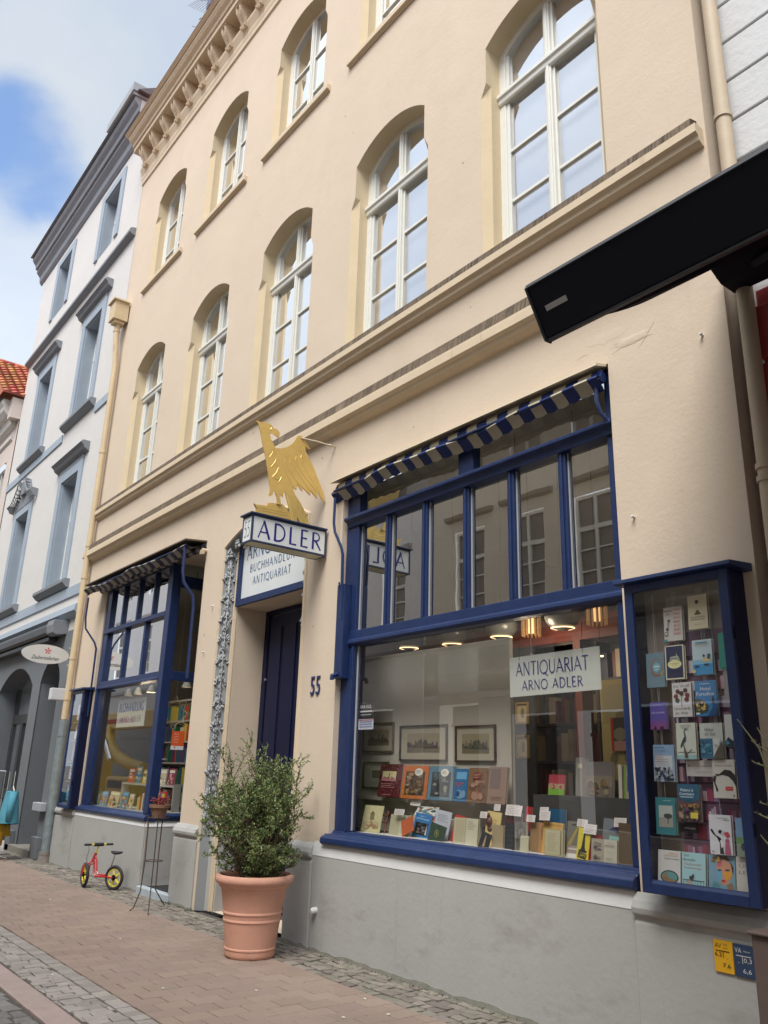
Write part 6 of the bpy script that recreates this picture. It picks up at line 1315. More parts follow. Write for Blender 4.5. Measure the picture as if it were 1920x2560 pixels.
bk9(-2.975, -2.845, 2.15, 2.36, (214, 210, 190), 'navy paperback with a white border and cream oval label', lambda p: (p.rect(.06, .04, .94, .97, (34, 42, 78)), p.ell(.5, .44, .37, .125, (224, 218, 160), 26), p.text('Am wandelnden', .5, .45, .5, (60, 60, 50), .03), p.text('Seeweg', .5, .40, .3, (60, 60, 50), .03), p.poly([(.25, .56), (.8, .56), (.7, .68), (.3, .66)], (176, 176, 160)), p.rect(.3, .6, .75, .62, (60, 66, 90)), p.poly([(.6, .68), (.66, .68), (.63, .78)], (176, 176, 160))))
bk9(-2.785, -2.655, 2.165, 2.375, (186, 206, 216), 'pale blue paperback with harbour ships and yellow sun', lambda p: (p.rect(0, 0, 1, .3, (66, 150, 204)), p.rect(0, .3, 1, .42, (130, 186, 214)), p.rect(.5, .36, .9, .46, (214, 190, 130)), p.blobs(.5, .42, .95, .58, 8, [(60, 80, 100), (90, 110, 130)], random.Random(1), .08), p.rect(.1, .22, .35, .26, (40, 60, 90)), p.rect(.58, .26, .82, .30, (40, 60, 90)), p.rect(.2, .9, .8, .93, (70, 120, 150)), p.rect(.15, .84, .85, .86, (190, 170, 130)), p.ell(.08, .1, .08, .05, (220, 200, 120))))
bk9(-2.61, -2.53, 2.19, 2.40, (20, 140, 124), 'emerald green paperback cut off by the case frame', lambda p: p.rect(0, .6, 1, .64, (60, 150, 110)))
def leaves(p):
    p.text('Iris Wolff', .5, .85, .84, (110, 110, 110), .09); p.text('Unschärfe', .5, .2, .84, (110, 110, 110), .08); p.text('der Welt', .45, .07, .66, (110, 110, 110), .08)
    for i, (u, v, a, c) in enumerate(((.3, .74, 0, (90, 40, 44)), (.7, .76, 1, (70, 44, 48)), (.2, .6, 2, (110, 36, 40)), (.75, .5, .5, (100, 40, 30)), (.27, .48, 1.4, (60, 70, 60)), (.5, .68, 2.2, (66, 44, 50)), (.8, .62, 1.9, (120, 50, 40)))):
        p.poly([(u+.13*math.cos(a+k*1.2566+(0))*(1 if k % 1 == 0 else .4), v+.075*math.sin(a+k*1.2566)) for k in range(5)], c)
    p.poly([(.48, .3), (.5, .3), (.52, .75), (.5, .75)], (60, 60, 60))
bk9(-2.945, -2.815, 1.925, 2.13, (208, 206, 206), 'white paperback with dark red autumn leaves', leaves)
bk9(-2.79, -2.652, 1.925, 2.13, (58, 128, 186), 'blue paperback titled Hotel Portofino with a lit hillside', lambda p: (p.text('Hotel', .5, .72, .48, (226, 232, 236), .11), p.text('Portofino', .48, .57, .84, (226, 232, 236), .11), p.rect(.22, .9, .72, .92, (200, 220, 230)), p.poly([(0, .05), (0, .5), (.3, .46), (.62, .28), (.55, .1)], (70, 84, 66)), p.blobs(.05, .14, .52, .42, 26, [(214, 180, 90), (190, 140, 80), (226, 206, 140), (120, 90, 60)], random.Random(3), .07), p.poly([(.6, 0), (1, 0), (1, .3), (.8, .2)], (40, 80, 130)), p.poly([(.8, .3), (.94, .36), (.9, .56), (.84, .5)], (30, 50, 40)), p.rect(.06, .04, .24, .09, (220, 224, 226))))
bk9(-3.11, -2.995, 1.855, 2.02, (92, 82, 156), 'violet blue paperback with a pink sunset gradient cover', lambda p: (p.rect(0, .0, 1, .2, (130, 74, 130)), p.rect(0, .2, 1, .35, (112, 78, 146)), p.text('DER SOMMER', .5, .58, .8, (206, 200, 226), .06), p.rect(.2, .88, .7, .91, (140, 130, 190)), p.blobs(.2, .0, .9, .12, 6, [(40, 36, 60)], random.Random(1), .1)))
bk9(-2.60, -2.53, 1.97, 2.18, (150, 146, 150), 'pale grey paperback behind the right frame of the case', None)
def heron(p):
    k = (60, 76, 82); p.text('KRISTINE', .5, .90, .56, (110, 110, 100), .045); p.text('BAUER', .5, .84, .4, (110, 110, 100), .045); p.rect(0, 0, 1, .12, (150, 186, 186)); p.rect(.05, .18, .95, .2, (120, 150, 150))
    p.poly([(.2, .36), (.3, .5), (.42, .62), (.52, .6), (.5, .5), (.36, .42), (.24, .3)], k); p.poly([(.44, .6), (.52, .62), (.44, .76), (.5, .82), (.7, .78), (.48, .86), (.4, .76)], k); p.poly([(.36, .4), (.4, .4), (.5, .1), (.46, .1)], k); p.poly([(.42, .1), (.5, .12), (.8, .26), (.78, .28)], (90, 80, 70)); p.poly([(.42, .04), (.36, .4), (.39, .4), (.6, .04)], (90, 80, 70))
bk9(-2.94, -2.81, 1.68, 1.89, (204, 208, 196), 'pale paperback with a standing grey heron', heron)
bk9(-2.782, -2.638, 1.685, 1.885, (200, 204, 200), 'white and blue paperback lettered Hôtel du Lac', lambda p: (p.rect(0, 0, .55, .56, (60, 110, 140)), p.blobs(.02, .02, .5, .5, 16, [(100, 160, 180), (40, 80, 110)], random.Random(5), .08), p.poly([(.55, 0), (1, 0), (1, .5), (.8, .3)], (90, 86, 80)), p.poly([(.58, .56), (.9, .56), (.86, .34), (.64, .4)], (214, 216, 214)), p.text('Hôtel', .45, .76, .42, (50, 50, 50), .10, .3), p.text('du Lac', .5, .64, .5, (50, 50, 50), .09, .3)))
bk9(-2.62, -2.53, 1.75, 1.93, (206, 210, 206), 'white paperback with black waves at the right of the case', lambda p: (p.poly([(0, .0), (1, .0), (1, .25), (.5, .18), (.2, .3), (0, .15)], (36, 50, 60)), p.poly([(0, .04), (.3, .1), (.1, .2)], (70, 150, 180))))
bk9(-3.11, -2.965, 1.55, 1.765, (150, 170, 190), 'grey blue paperback with city houses reflected in a canal', lambda p: (p.rect(0, .6, 1, 1, (130, 160, 190)), p.rect(.1, .3, .9, .7, (190, 196, 202)), p.blobs(0.02, .02, .98, .42, 34, [(60, 70, 86), (110, 120, 132), (150, 156, 160), (40, 46, 60)], random.Random(9), .1), p.rect(.1, .9, .6, .93, (90, 120, 150)), p.lines(.15, .5, .8, .75, 4, (170, 140, 140), random.Random(2))))
book(-2.905, -2.705, 1.585, 1.675, y9+.03, .001, (196, 190, 188), 'blank looking white card pinned beneath the heron paperback', lambda p: (p.rect(.06, .62, .14, .68, (90, 90, 90)), p.rect(.16, .62, .86, .66, (160, 156, 156)), p.rect(.3, .25, .8, .28, (180, 176, 176))), 0, cat='card', name='card')
def bull(p):
    k = (44, 42, 42); p.text('DÖRTE HANSEN', .5, .82, .8, (110, 110, 104), .05); p.poly([(0, .68), (.1, .62), (.3, .62), (.55, .74), (.8, .72), (1, .6), (1, .30), (.9, .44), (.7, .56), (.45, .6), (.18, .56)], k); p.poly([(.04, .58), (.16, .56), (.1, .4), (.22, .2), (.14, .14), (.08, .3), (.0, .46)], k); p.rect(.54, .2, .86, .30, (196, 60, 52)); p.text('Zur See', .7, .24, .22, (226, 190, 180), .03); p.rect(.86, .05, .92, .1, (120, 120, 110))
bk9(-2.722, -2.585, 1.47, 1.68, (206, 204, 196), 'white paperback with a black bull and red label', bull)
bk9(-2.965, -2.815, 1.33, 1.54, (92, 76, 84), 'paperback titled Madame le Commissaire with lavender village street', lambda p: (p.poly([(0, 1), (1, 1), (.96, .62), (.7, .52), (.4, .52), (.06, .62)], (52, 96, 122)), p.blobs(.02, .05, .98, .5, 40, [(110, 70, 110), (150, 120, 60), (70, 84, 60), (130, 80, 50), (160, 130, 120)], random.Random(3), .12), p.text('Madame le', .5, .80, .56, (230, 236, 238), .075), p.text('Commissaire', .5, .70, .64, (230, 236, 238), .075), p.rect(.22, .64, .78, .665, (170, 200, 214)), p.rect(.62, .10, .94, .25, (214, 196, 84))))
bk9(-3.12, -2.985, 1.25, 1.46, (60, 122, 130), 'teal paperback with a pale picture of a lone tree', lambda p: (p.rect(.16, .2, .86, .78, (176, 180, 176)), p.rect(.16, .2, .86, .46, (150, 150, 140)), p.ell(.62, .5, .22, .07, (70, 76, 72)), p.rect(.60, .3, .64, .5, (50, 50, 48)), p.rect(.4, .9, .8, .92, (150, 190, 194))))
book(-2.975, -2.865, 1.27, 1.32, y9+.03, .01, (26, 22, 26), 'black strip lettered MANN below the lavender paperback', lambda p: p.text('MANN', .58, .42, .6, (220, 214, 216), .16), 0)
def dance(p):
    p.text('Luisa Fuchs', .62, .90, .5, (90, 130, 140), .035); p.text('VIENS', .78, .85, .3, (60, 60, 60), .04); k = (34, 32, 40); p.poly([(.05, .6), (.12, .64), (.3, .48), (.5, .42), (.58, .3), (.62, .02), (.44, .02), (.44, .3), (.34, .42), (.14, .52)], k)
    p.ell(.5, .57, .09, .05, k); p.ell(.64, .54, .1, .05, (190, 190, 196)); p.poly([(.66, .56), (.86, .58), (.94, .48), (.8, .42), (.7, .5)], (196, 70, 90)); p.poly([(.72, .4), (.88, .4), (.94, .02), (.66, .02)], (176, 90, 120)); p.poly([(.48, .36), (.6, .36), (.6, .2), (.52, .16)], (226, 222, 226)); p.rect(.08, .06, .2, .08, (120, 120, 120))
bk9(-2.775, -2.64, 1.17, 1.38, (216, 216, 222), 'white paperback with an embracing dancing couple', dance)
bk9(-2.615, -2.53, 1.17, 1.37, (120, 156, 190), 'blue and green landscape paperback behind the right frame', lambda p: (p.rect(0, .3, 1, .5, (110, 150, 100)), p.rect(0, 0, 1, .3, (130, 146, 130)), p.ell(.5, .25, .2, .1, (40, 46, 44))))
bk9(-3.135, -2.985, .974, 1.165, (206, 204, 202), 'white paperback showing a car wing mirror, bottom left in the case', lambda p: (p.ell(.52, .24, .40, .19, (44, 50, 56), 26), p.ell(.52, .24, .35, .155, (96, 150, 150), 26), p.poly([(.2, .2), (.36, .38), (.5, .2), (.84, .16), (.7, .11), (.4, .1)], (150, 120, 80)), p.text('Löwen wecken', .62, .74, .66, (50, 50, 50), .05), p.text('Rebecca', .7, .90, .4, (196, 140, 90), .05), p.text('Sommerkleid', .6, .83, .6, (196, 140, 90), .05)), lean=8)
bk9(-2.975, -2.825, .974, 1.165, (160, 200, 206), 'pale turquoise paperback with a figure on a railing', lambda p: (p.text('Emil', .2, .88, .2, (110, 90, 90), .07), p.text('Bernellis', .32, .76, .5, (110, 90, 90), .07), p.text('Nacht noch', .46, .64, .7, (190, 130, 120), .07), p.text('Reisenwege', .48, .53, .7, (190, 130, 120), .07), p.rect(.05, .22, .95, .24, (70, 100, 110)), p.rect(.05, .08, .95, .095, (70, 100, 110)), [p.rect(.08+.12*i, .08, .095+.12*i, .22, (70, 100, 110)) for i in range(8)], p.ell(.42, .3, .09, .05, (60, 60, 66)), p.ell(.5, .36, .04, .05, (60, 60, 66)), p.ell(.34, .14, .14, .08, (176, 160, 150)), p.rect(0, 0, 1, .05, (130, 150, 150))), lean=8)
def face(p):
    p.rect(0, 0, 1, 1, (120, 160, 180)); p.poly([(.28, .98), (.7, 1), (.95, .7), (.92, .5), (.8, .86), (.5, .9), (.32, .8)], (74, 50, 44)); p.poly([(.3, .84), (.6, .9), (.84, .78), (.9, .5), (.74, .26), (.56, .18), (.4, .3), (.3, .55)], (206, 150, 120)); p.poly([(.3, .6), (.5, .58), (.52, .3), (.4, .3), (.3, .45)], (110, 170, 200)); p.poly([(.56, .56), (.88, .6), (.84, .4), (.66, .34)], (226, 160, 60)); p.poly([(.34, .84), (.5, .88), (.5, .7), (.32, .68)], (200, 110, 130)); p.ell(.42, .60, .08, .022, (60, 70, 90)); p.ell(.72, .62, .09, .022, (60, 70, 90)); p.ell(.56, .32, .08, .03, (190, 50, 60)); p.poly([(.7, .22), (.9, .3), (.98, 0), (.7, 0)], (150, 120, 90)); p.poly([(.1, 0), (.5, 0), (.4, .24), (.2, .3)], (90, 140, 150)); p.blobs(.1, .8, .5, .98, 8, [(150, 110, 60), (190, 160, 90)], random.Random(3), .08)
bk9(-2.805, -2.645, .974, 1.165, (120, 160, 180), 'colourful paperback with a painted woman face in patches', face, lean=8)
bk9(-2.64, -2.53, .974, 1.17, (200, 196, 190), 'off white paperback lettered UN LEU at the right corner', lambda p: (p.text('UN', .44, .70, .56, (130, 130, 130), .1), p.text('LEU', .5, .54, .7, (130, 130, 130), .1), p.poly([(.5, .02), (.9, .1), (.8, .3), (.66, .16)], (80, 80, 86))), lean=8)
hk = MB()
for x, z in ((-2.90, 2.60), (-2.73, 2.65), (-2.90, 2.36), (-2.72, 2.37), (-2.88, 2.13), (-2.72, 2.13), (-3.05, 2.32), (-3.05, 2.02), (-2.88, 1.89), (-2.71, 1.88), (-3.04, 1.76), (-2.65, 1.68), (-2.89, 1.54), (-3.05, 1.46), (-2.70, 1.38)):
    hk.tube([(x, y9+.012, z-.01), (x, y9+.02, 2.70)], .0012, 4)
tag(hk.build('hanging_thread', mat('nylon_thread', (.4, .4, .4), .4)), 'thin pale threads hanging the paperbacks inside the large display case', 'threads', kind='stuff')
case2 = display_case('narrow blue glazed display case beside the left shop window', -14.32, -13.78, .88, 2.72, .16, (-14.05, W, .88))
for i, (z0, z1, c, lb) in enumerate(((2.25, 2.5, (200, 200, 206), 'white sheet with large black numerals near the case top'), (1.95, 2.18, (196, 190, 176), 'pale book second from top in the narrow case'), (1.62, 1.88, (150, 120, 120), 'brown pink book halfway down the narrow case'), (1.32, 1.54, (206, 206, 210), 'white sheet with small dark marks in the narrow case'), (.99, 1.24, (110, 150, 180), 'blue picture book at the bottom of the narrow case'))):
    book(-14.22, -13.95, z0, z1, W-.07, .012, c, lb, (lambda p, i=i: (p.text('35', .5, .4, .7, (50, 60, 80), .4) if i == 0 else p.blobs(.1, .1, .9, .9, 8, [(60, 60, 70), (120, 120, 120), (150, 90, 70)], random.Random(i), .16))), 2)
cb = MB()
for z in (.945, 1.275, 1.58, 1.91, 2.2): cb.box(-14.3, -13.8, W-.10, W-.016, z, z+.015)
cb.build('shelf', mat('case_shelf_wood', (.25, .15, .07), .6, .1, 6), case2)
case2h = None

# ------------------------------------------------------------------ utility plates on the plinth
def plate(label, x0, x1, z0, z1, col, draw):
    t = thing('utility_plate', label, 'utility sign', (x0, W-.05, z0)); m = MB(); m.box(x0, x1, W-.058, W-.045, z0, z1); m.build('plate', ink(col, .4), t, bevel=.003)
    p = Print((x0, W-.0586, z0), x1-x0, z1-z0); draw(p); p.build('lettering', t)
k = (46, 38, 20)
plate('yellow gas marker plate reading AV 6,2 7,6 on the grey plinth', -2.835, -2.722, .565, .725, (222, 170, 34), lambda p: (p.text('AV', .26, .76, .34, k, .14), p.text('Gas', .66, .86, .2, k, .05), p.text('Schutt', .66, .76, .26, k, .045), p.rect(.12, .66, .84, .685, k), p.rect(.50, .47, .53, .66, k), p.text('6,2', .26, .48, .36, k, .15), p.ell(.72, .45, .02, .012, k), p.text('7,6', .66, .16, .40, k, .15)))
k2 = (206, 210, 212)
plate('dark blue water marker plate reading VA 0,3 6,6 on the grey plinth', -2.718, -2.605, .562, .722, (46, 66, 96), lambda p: (p.text('VA', .26, .74, .34, k2, .15), p.text('Wasser', .70, .78, .36, k2, .05), p.rect(.14, .64, .90, .665, k2), p.rect(.44, .42, .47, .64, k2), p.text('0,3', .72, .44, .40, k2, .16), p.ell(.26, .44, .02, .014, k2), p.text('6,6', .66, .12, .42, k2, .16)))

# ------------------------------------------------------------------ terracotta pot with a box shrub
TER = mat('terracotta', (.62, .33, .235), .8, .07, 5, .25, 60, stain=((.66, .47, .38), (5, 5, 2.5), .56, .75, .5), grime=((.22, .12, .08), (10, 10, 3), .66, .82, .5))
pt = thing('potted_shrub', 'green box shrub growing in a large terracotta pot in front of the blue door', 'potted plant', (-6.97, 4.0, 0))
PX, PY = -6.97, 4.0
b = MB(); b.lathe([(.0, .0), (.205, .0), (.216, .012), (.220, .03), (.220, .062), (.226, .068), (.226, .078), (.221, .084), (.236, .20), (.248, .285), (.256, .292), (.256, .302), (.251, .31), (.256, .345), (.264, .352), (.264, .362), (.259, .37), (.290, .545), (.300, .555), (.312, .565), (.314, .575), (.322, .585), (.345, .60), (.352, .62), (.350, .645), (.338, .66), (.318, .662), (.306, .652), (.298, .63), (.290, .56), (.27, .55)], PX, PY, 0, 56)
b.build('pot', TER, pt, smooth=True)
b = MB(); b.lathe([(.0, .575), (.15, .58), (.29, .565)], PX, PY, 0, 30); b.build('soil', mat('dark_soil', (.03, .022, .016), 1, .4, 30, .8, 60), pt)
rr = random.Random(42); st = MB(); lf = MB()
def leaf(p, d, s_, m):
    d = d.normalized(); sd_ = d.cross(Vector((rr.uniform(-1, 1), rr.uniform(-1, 1), rr.uniform(-1, 1)))).normalized(); up = d.cross(sd_)
    a = p; b_ = p+d*s_*.5+sd_*s_*.27+up*s_*.06; c_ = p+d*s_; e_ = p+d*s_*.5-sd_*s_*.27+up*s_*.06
    o = len(lf.v); lf.v += [tuple(a), tuple(b_), tuple(c_), tuple(e_)]; lf.f.append((o, o+1, o+2, o+3)); lf.m.append(m)
def twig(p, d, ln, r, depth, dens):
    n = 5; pts = [p]; q = p.copy(); dd = d.copy()
    for i in range(n):
        dd = (dd+Vector((rr.gauss(0, .13), rr.gauss(0, .13), rr.gauss(.05, .10)))).normalized(); q = q+dd*ln/n; pts.append(q.copy())
    st.tube(pts, [r*(1-.75*i/n) for i in range(n+1)], 4 if r < .004 else 5)
    if depth == 0:
        for i in range(1, n+1):
            if pts[i].z < .98 and rr.random() < .62: continue
            for k in range(dens):
                pp = pts[i]+(pts[i-1]-pts[i])*rr.random()
                leaf(pp, (pts[i]-pts[i-1]).normalized()*.5+Vector((rr.gauss(0, 1), rr.gauss(0, 1), rr.gauss(.15, 1)))*.8, rr.uniform(.013, .023), 0 if rr.random() < .6 else (1 if rr.random() < .7 else 2))
        return
    for i in range(1, n+1):
        for k in range(2 if depth == 1 else (2 if i < n else 3)):
            if i == 1 and depth == 2 and rr.random() < .8: continue
            nd_ = (dd*.6+Vector((rr.gauss(0, .55), rr.gauss(0, .55), rr.gauss(.15, .35)))).normalized()
            twig(pts[i], nd_, ln*rr.uniform(.26, .42), r*.5, depth-1, dens)
for i in range(34):
    a = rr.uniform(0, 6.283); sp = abs(rr.gauss(0, .34)); base = Vector((PX+.09*math.cos(a)*rr.random(), PY+.09*math.sin(a)*rr.random(), .57))
    if sp > .55: sp = .55
    L_ = rr.uniform(.80, 1.16)*(1.0-.62*sp)
    d = Vector((math.sin(sp)*math.cos(a), math.sin(sp)*math.sin(a), math.cos(sp)))
    twig(base, d, L_*.86, rr.uniform(.006, .010), 2, 4)
for i in range(16):    # low spreading shoots
    a = rr.uniform(0, 6.283); d = Vector((math.cos(a)*.72, math.sin(a)*.72, .69)); twig(Vector((PX+.08*math.cos(a), PY+.08*math.sin(a), .57)), d, rr.uniform(.26, .40), .005, 2, 4)
for i in range(110):    # bare brown shoots in the heart of the plant
    a = rr.uniform(0, 6.283); sp = abs(rr.gauss(0, .36)); d = Vector((math.sin(sp)*math.cos(a), math.sin(sp)*math.sin(a), math.cos(sp))); p0 = Vector((PX+.12*math.cos(a)*rr.random(), PY+.12*math.sin(a)*rr.random(), .57)); q = p0+d*rr.uniform(.3, .7)
    st.tube([p0, p0.lerp(q, .5)+Vector((rr.gauss(0, .012), rr.gauss(0, .012), 0)), q], [.004, .003, .0015], 4)
st.build('stem', mat('brown_twig', (.13, .085, .055), .9, .3, 20), pt, fix=False)
lf.build('foliage', [mat('box_leaf', (.135, .205, .06), .42, island=.4), mat('box_leaf_light', (.33, .36, .14), .42, island=.35), mat('box_leaf_dark', (.08, .14, .07), .42, island=.35)], pt, fix=False)
SHRUB_LEAVES = len(lf.f)

# ------------------------------------------------------------------ child's balance bike
RED = mat('red_bike_paint', (.52, .03, .035), .3, coat=.5); YEL = mat('yellow_plastic', (.72, .58, .06), .4); TYRE = mat('black_rubber', (.025, .026, .03), .7, .1, 20)
bike = thing('balance_bike', 'red child balance bike with yellow wheels leaning at the grey plinth', 'balance bike', (-11.52, 4.24, 0))
F0, R0 = Vector((-11.76, 4.14, 0)), Vector((-11.30, 4.37, 0)); dv = (F0-R0).normalized(); nv = Vector((-dv.y, dv.x, 0))*-1; 
if nv.y > 0: nv = -nv          # nv points to the street
tl = Vector((0, .10, 1)).normalized()      # slight lean towards the wall
def BP(a, z, n=0., o=R0): return o+dv*a+tl*z+nv*n
wb = (F0-R0).length
def wheel(c, ax, r):
    e1 = tl-ax*tl.dot(ax); e1.normalize(); e2 = ax.cross(e1); ring_ = lambda rr_, k=28: [c+(e1*math.cos(2*math.pi*i/k)+e2*math.sin(2*math.pi*i/k))*rr_ for i in range(k)]
    wh = MB(); wh.tube(ring_(r-.021), .021, 8, closed=True); wo_ = wh.build('wheel', TYRE, bike, smooth='all')
    rm = MB(); rm.tube(ring_(r-.046), .010, 6, closed=True)
    for i in range(5):
        an = 2*math.pi*i/5+.3; q = c+(e1*math.cos(an)+e2*math.sin(an))*(r-.05); rm.tube([c+(q-c)*.18, q], [.018, .012], 6)
    rm.build('rim', YEL, wo_, smooth=True); h = MB(); h.tube([c-ax*.035, c+ax*.035], .018, 10); h.tube([c-ax*.02, c+ax*.02], .035, 12); h.build('hub', BLACK, wo_)
rw = .152
axf = (nv*.86+dv*.5).normalized()
wheel(BP(0, rw), nv, rw); FC = BP(wb, rw); wheel(FC, axf, rw)
HT = BP(wb-.115, .43); HB = BP(wb-.085, .33)
m = MB()
m.tube([HT, HB], .019, 10)
m.tube([BP(wb-.095, .36), BP(wb-.12, .30), BP(wb-.15, .175), BP(wb-.19, .145), BP(.14, .15), BP(.0, .155, .035)], .0135, 8)
m.tube([BP(wb-.105, .40), BP(wb-.155, .34), BP(wb-.19, .22), BP(wb-.225, .175), BP(.17, .17), BP(.12, .20), BP(.09, .28)], .0115, 8)
m.tube([BP(.14, .15), BP(.0, .155, -.035)], .012, 8); m.build('frame', RED, bike, smooth=True)
m = MB(); top = BP(wb-.08, .33)
for s_ in (-1, 1): m.tube([top+axf*.0, top+axf*.035*s_-Vector((0, 0, .03)), FC+axf*.04*s_+tl*.12, FC+axf*.042*s_], .011, 8)
m.build('fork', RED, bike, smooth=True)
m = MB(); m.tube([BP(.095, .25), BP(.065, .42)], .010, 8); m.build('seat_post', mat('brushed_steel', (.5, .5, .5)), bike)
m = MB(); sc_ = BP(.05, .45); b_ = len(m.v); m.ball((0, 0, 0), 1, (1, 1, 1), 14)
for i in range(b_, len(m.v)):
    x, y, z = m.v[i]; wdt = .055-.028*max(0, x); m.v[i] = tuple(sc_+dv*(x*.10)+nv*(y*wdt)+tl*(z*.022+.016*x*x))
m.build('saddle', TYRE, bike, smooth='all')
m = MB(); GP = BP(wb-.135, .525); m.tube([HT, GP], .012, 8); m.build('stem', YEL, bike)
HG, HH = GP-axf*.19+Vector((0, 0, .01)), GP+axf*.19+Vector((0, 0, .01))
m = MB(); m.tube([HG.lerp(HH, .22), HG.lerp(HH, .78)], .011, 8); m.build('handlebar', YEL, bike)
m = MB(); m.tube([HG.lerp(HH, .34), HG.lerp(HH, .66)], .024, 10); m.build('bar_pad', TYRE, bike, smooth=True)
for a, c in ((0, .24), (.76, 1)):
    m = MB(); m.tube([HG.lerp(HH, a), HG.lerp(HH, c)], .015, 10); m.build('grip', TYRE, bike)
m = MB(); m.tube([HG.lerp(HH, .85)+Vector((0, 0, -.02)), BP(wb+.02, .46), BP(wb+.03, .34), BP(wb-.03, .26)], .003, 5); m.build('brake_cable', BLACK, bike)

# ------------------------------------------------------------------ iron plant stand with a small bowl of red flowers
ps = thing('plant_stand', 'tall thin rusty iron plant stand with three splayed legs', 'plant stand', (-9.62, 4.17, 0))
C0 = Vector((-9.60, 4.17, 0)); feet = [Vector((-9.66, 3.99, 0)), Vector((-9.33, 4.05, 0)), Vector((-9.83, 4.45, 0))]
m = MB(); mid = []
for f0 in feet:
    u = (f0-C0); u.normalize(); pts = [f0+u*.02, f0-u*.02+Vector((0, 0, .03)), C0+u*.115+Vector((0, 0, .2)), C0+u*.10+Vector((0, 0, .52)), C0+u*.105+Vector((0, 0, .9)), C0+u*.13+Vector((0, 0, 1.02))]; m.tube(pts, .0065, 6); mid.append(C0+u*.10)
m.tube([C0+Vector((.10*math.cos(a*math.pi/8), .10*math.sin(a*math.pi/8), .52)) for a in range(16)], .005, 5, closed=True); m.tube([C0+Vector((.115*math.cos(a*math.pi/8), .115*math.sin(a*math.pi/8), .985)) for a in range(16)], .006, 5, closed=True)
m.build('iron_frame', IRON, ps)
fp = thing('flower_pot', 'small clay pot of red flowers on the iron plant stand', 'potted plant', (-9.60, 4.17, .99))
m = MB(); m.lathe([(0, 0), (.075, 0), (.10, .10), (.118, .105), (.12, .14), (.108, .14), (.10, .11), (0, .11)], -9.60, 4.17, .99, 24); m.build('pot', mat('old_clay', (.22, .12, .075), .85, .2, 12, .3, 40), fp, smooth=True)
m = MB(); rr = random.Random(6)
for i in range(60):
    a, r_q = rr.uniform(0, 6.28), rr.uniform(0, .11); m.ball((-9.60+r_q*math.cos(a), 4.17+r_q*math.sin(a), 1.15+rr.uniform(-.01, .055)), rr.uniform(.008, .018), (1, 1, .7), 6)
m.build('red_bloom', mat('dull_red_bloom', (.24, .03, .035), .7, .3, 30), fp, smooth='all')
m = MB()
for i in range(22):
    a = rr.uniform(0, 6.28); p0 = Vector((-9.60, 4.17, 1.1)); q = p0+Vector((math.cos(a)*rr.uniform(.08, .16), math.sin(a)*rr.uniform(.08, .16), rr.uniform(.06, .13))); m.tube([p0, q], .002, 4)
m.tube([(-9.60, 4.17, 1.1), (-9.585, 4.15, 1.25), (-9.60, 4.14, 1.40)], .002, 4); m.build('stem', mat('brown_twig', (.085, .055, .035)), fp)
m = MB()
for i in range(6): m.ball((-9.592-.001*i, 4.15, 1.25+.03*i), .007, n=6)
m.build('white_bud', mat('white_bud', (.7, .68, .62)), fp, smooth='all')

# ------------------------------------------------------------------ clothes rail at the left edge
cr_ = thing('clothes_rail', 'chrome clothes rail on the pavement at the left edge', 'clothes rail', (-16.1, 4.0, 0))
m = MB(); m.tube([(-17.2, 4.0, 1.40), (-15.9, 4.0, 1.40)], .014, 8); m.tube([(-15.95, 4.0, 1.40), (-15.95, 4.0, .05)], .014, 8); m.tube([(-17.15, 4.0, 1.40), (-17.15, 4.0, .05)], .014, 8); m.tube([(-15.95, 3.75, .04), (-15.95, 4.3, .04)], .014, 8); m.tube([(-15.25, 4.05, .05), (-15.95, 3.95, .05)], .012, 8); m.build('rail', mat('chrome', (.7, .7, .7), .15, metal=1), cr_, smooth=True)
def garment(label, x, c, z0, z1, w, y=4.0):
    t = thing('coat', label, 'coat', (x, y, z1), 'coats hanging on the clothes rail'); g = MB(); rows = []; K = 20
    for j in range(8):
        v = j/7; z = z1+(z0-z1)*v; a_, b_ = w*(.55+.5*v**.7), .10+.07*v
        rows.append([(x+a_*math.cos(2*math.pi*i/K)*(1+.05*math.sin(5*i+j)), y+b_*math.sin(2*math.pi*i/K), z+.03*abs(math.cos(2*math.pi*i/K))*(1 if j < 2 else 0)*-1) for i in range(K)])
    g.add([p for r in rows for p in r], [(j*K+i, j*K+(i+1) % K, (j+1)*K+(i+1) % K, (j+1)*K+i) for j in range(7) for i in range(K)]); g.build('body', mat('cloth_'+label.split()[0], srgb(*c), .95, .1, 6), t, smooth='all')
    g = MB()
    for s_ in (-1, 1): g.tube([(x+s_*w*.5, y, z1-.03), (x+s_*w*.9, y-.03, z1-.25), (x+s_*w*.95, y-.04, z1-.48)], [.06, .055, .045], 10)
    g.build('sleeve', mat('cloth_'+label.split()[0], srgb(*c)), t, smooth='all')
    g = MB(); g.tube([(x-.1, y, z1), (x, y, z1+.07), (x+.1, y, z1)], .006, 5); g.tube([(x, y, z1+.07), (x, y, 1.40)], .003, 5); g.build('hanger', WFR, t)
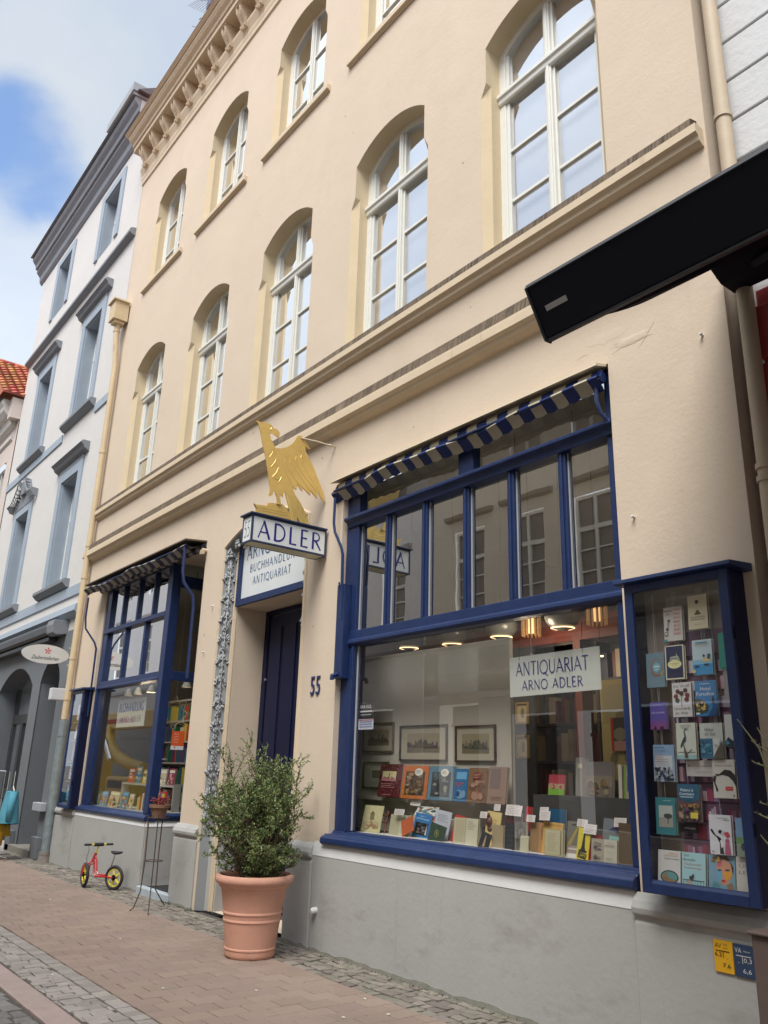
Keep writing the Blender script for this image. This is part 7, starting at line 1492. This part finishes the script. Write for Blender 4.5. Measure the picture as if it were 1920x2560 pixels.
garment('turquoise child coat at the right end of the rail', -15.38, (84, 150, 170), .58, 1.10, .17, 4.02); garment('navy child coat behind the turquoise one', -15.62, (40, 56, 110), .55, 1.08, .16, 4.08); garment('yellow child coat hanging lowest on the rail', -15.66, (190, 150, 40), .36, .70, .17, 4.0)

# ------------------------------------------------------------------ twiggy shrub in a brown planter at the right edge
pb = thing('bare_shrub', 'leafless green twigs rising from a brown planter at the right edge', 'potted plant', (-1.75, 3.55, 0))
m = MB(); m.box(-2.0, -1.45, 3.50, 3.95, 0, .96); m.box(-2.012, -1.43, 3.485, 3.965, .96, .975); m.build('planter', mat('brown_planter', (.10, .07, .06), .6, .1, 6), pb, bevel=.006)
m = MB(); rr = random.Random(77)
TW = [[(-1.78, 3.6, 1.0), (-1.86, 3.6, 1.45), (-1.93, 3.6, 1.70), (-2.02, 3.6, 1.83)], [(-1.72, 3.6, 1.0), (-1.84, 3.6, 1.50), (-1.90, 3.6, 1.62), (-1.97, 3.6, 1.645)], [(-1.7, 3.6, 1.0), (-1.82, 3.6, 1.3), (-1.92, 3.6, 1.41), (-1.985, 3.6, 1.435)], [(-1.66, 3.6, 1.0), (-1.80, 3.6, 1.5), (-1.88, 3.6, 1.68), (-1.93, 3.6, 1.79)], [(-1.8, 3.6, 1.0), (-1.84, 3.6, 1.2), (-1.93, 3.6, 1.30), (-1.965, 3.6, 1.34)], [(-1.84, 3.6, 1.5), (-1.90, 3.6, 1.69), (-1.965, 3.6, 1.735)], [(-1.82, 3.6, 1.35), (-1.90, 3.6, 1.46), (-1.955, 3.6, 1.475)]]
for t_ in TW:
    m.tube(t_, [.006]+[.0045]*(len(t_)-2)+[.002], 6)
    for i in range(1, len(t_)):
        for k in range(3):
            p = Vector(t_[i-1]).lerp(Vector(t_[i]), (k+.5)/3); d = Vector((rr.choice((-1, 1))*.01, rr.uniform(-.01, .01), .012)); m.tube([p, p+d], [.0035, .001], 4)
m.build('twig', mat('green_twig', (.10, .10, .05), .8, .3, 20), pb)
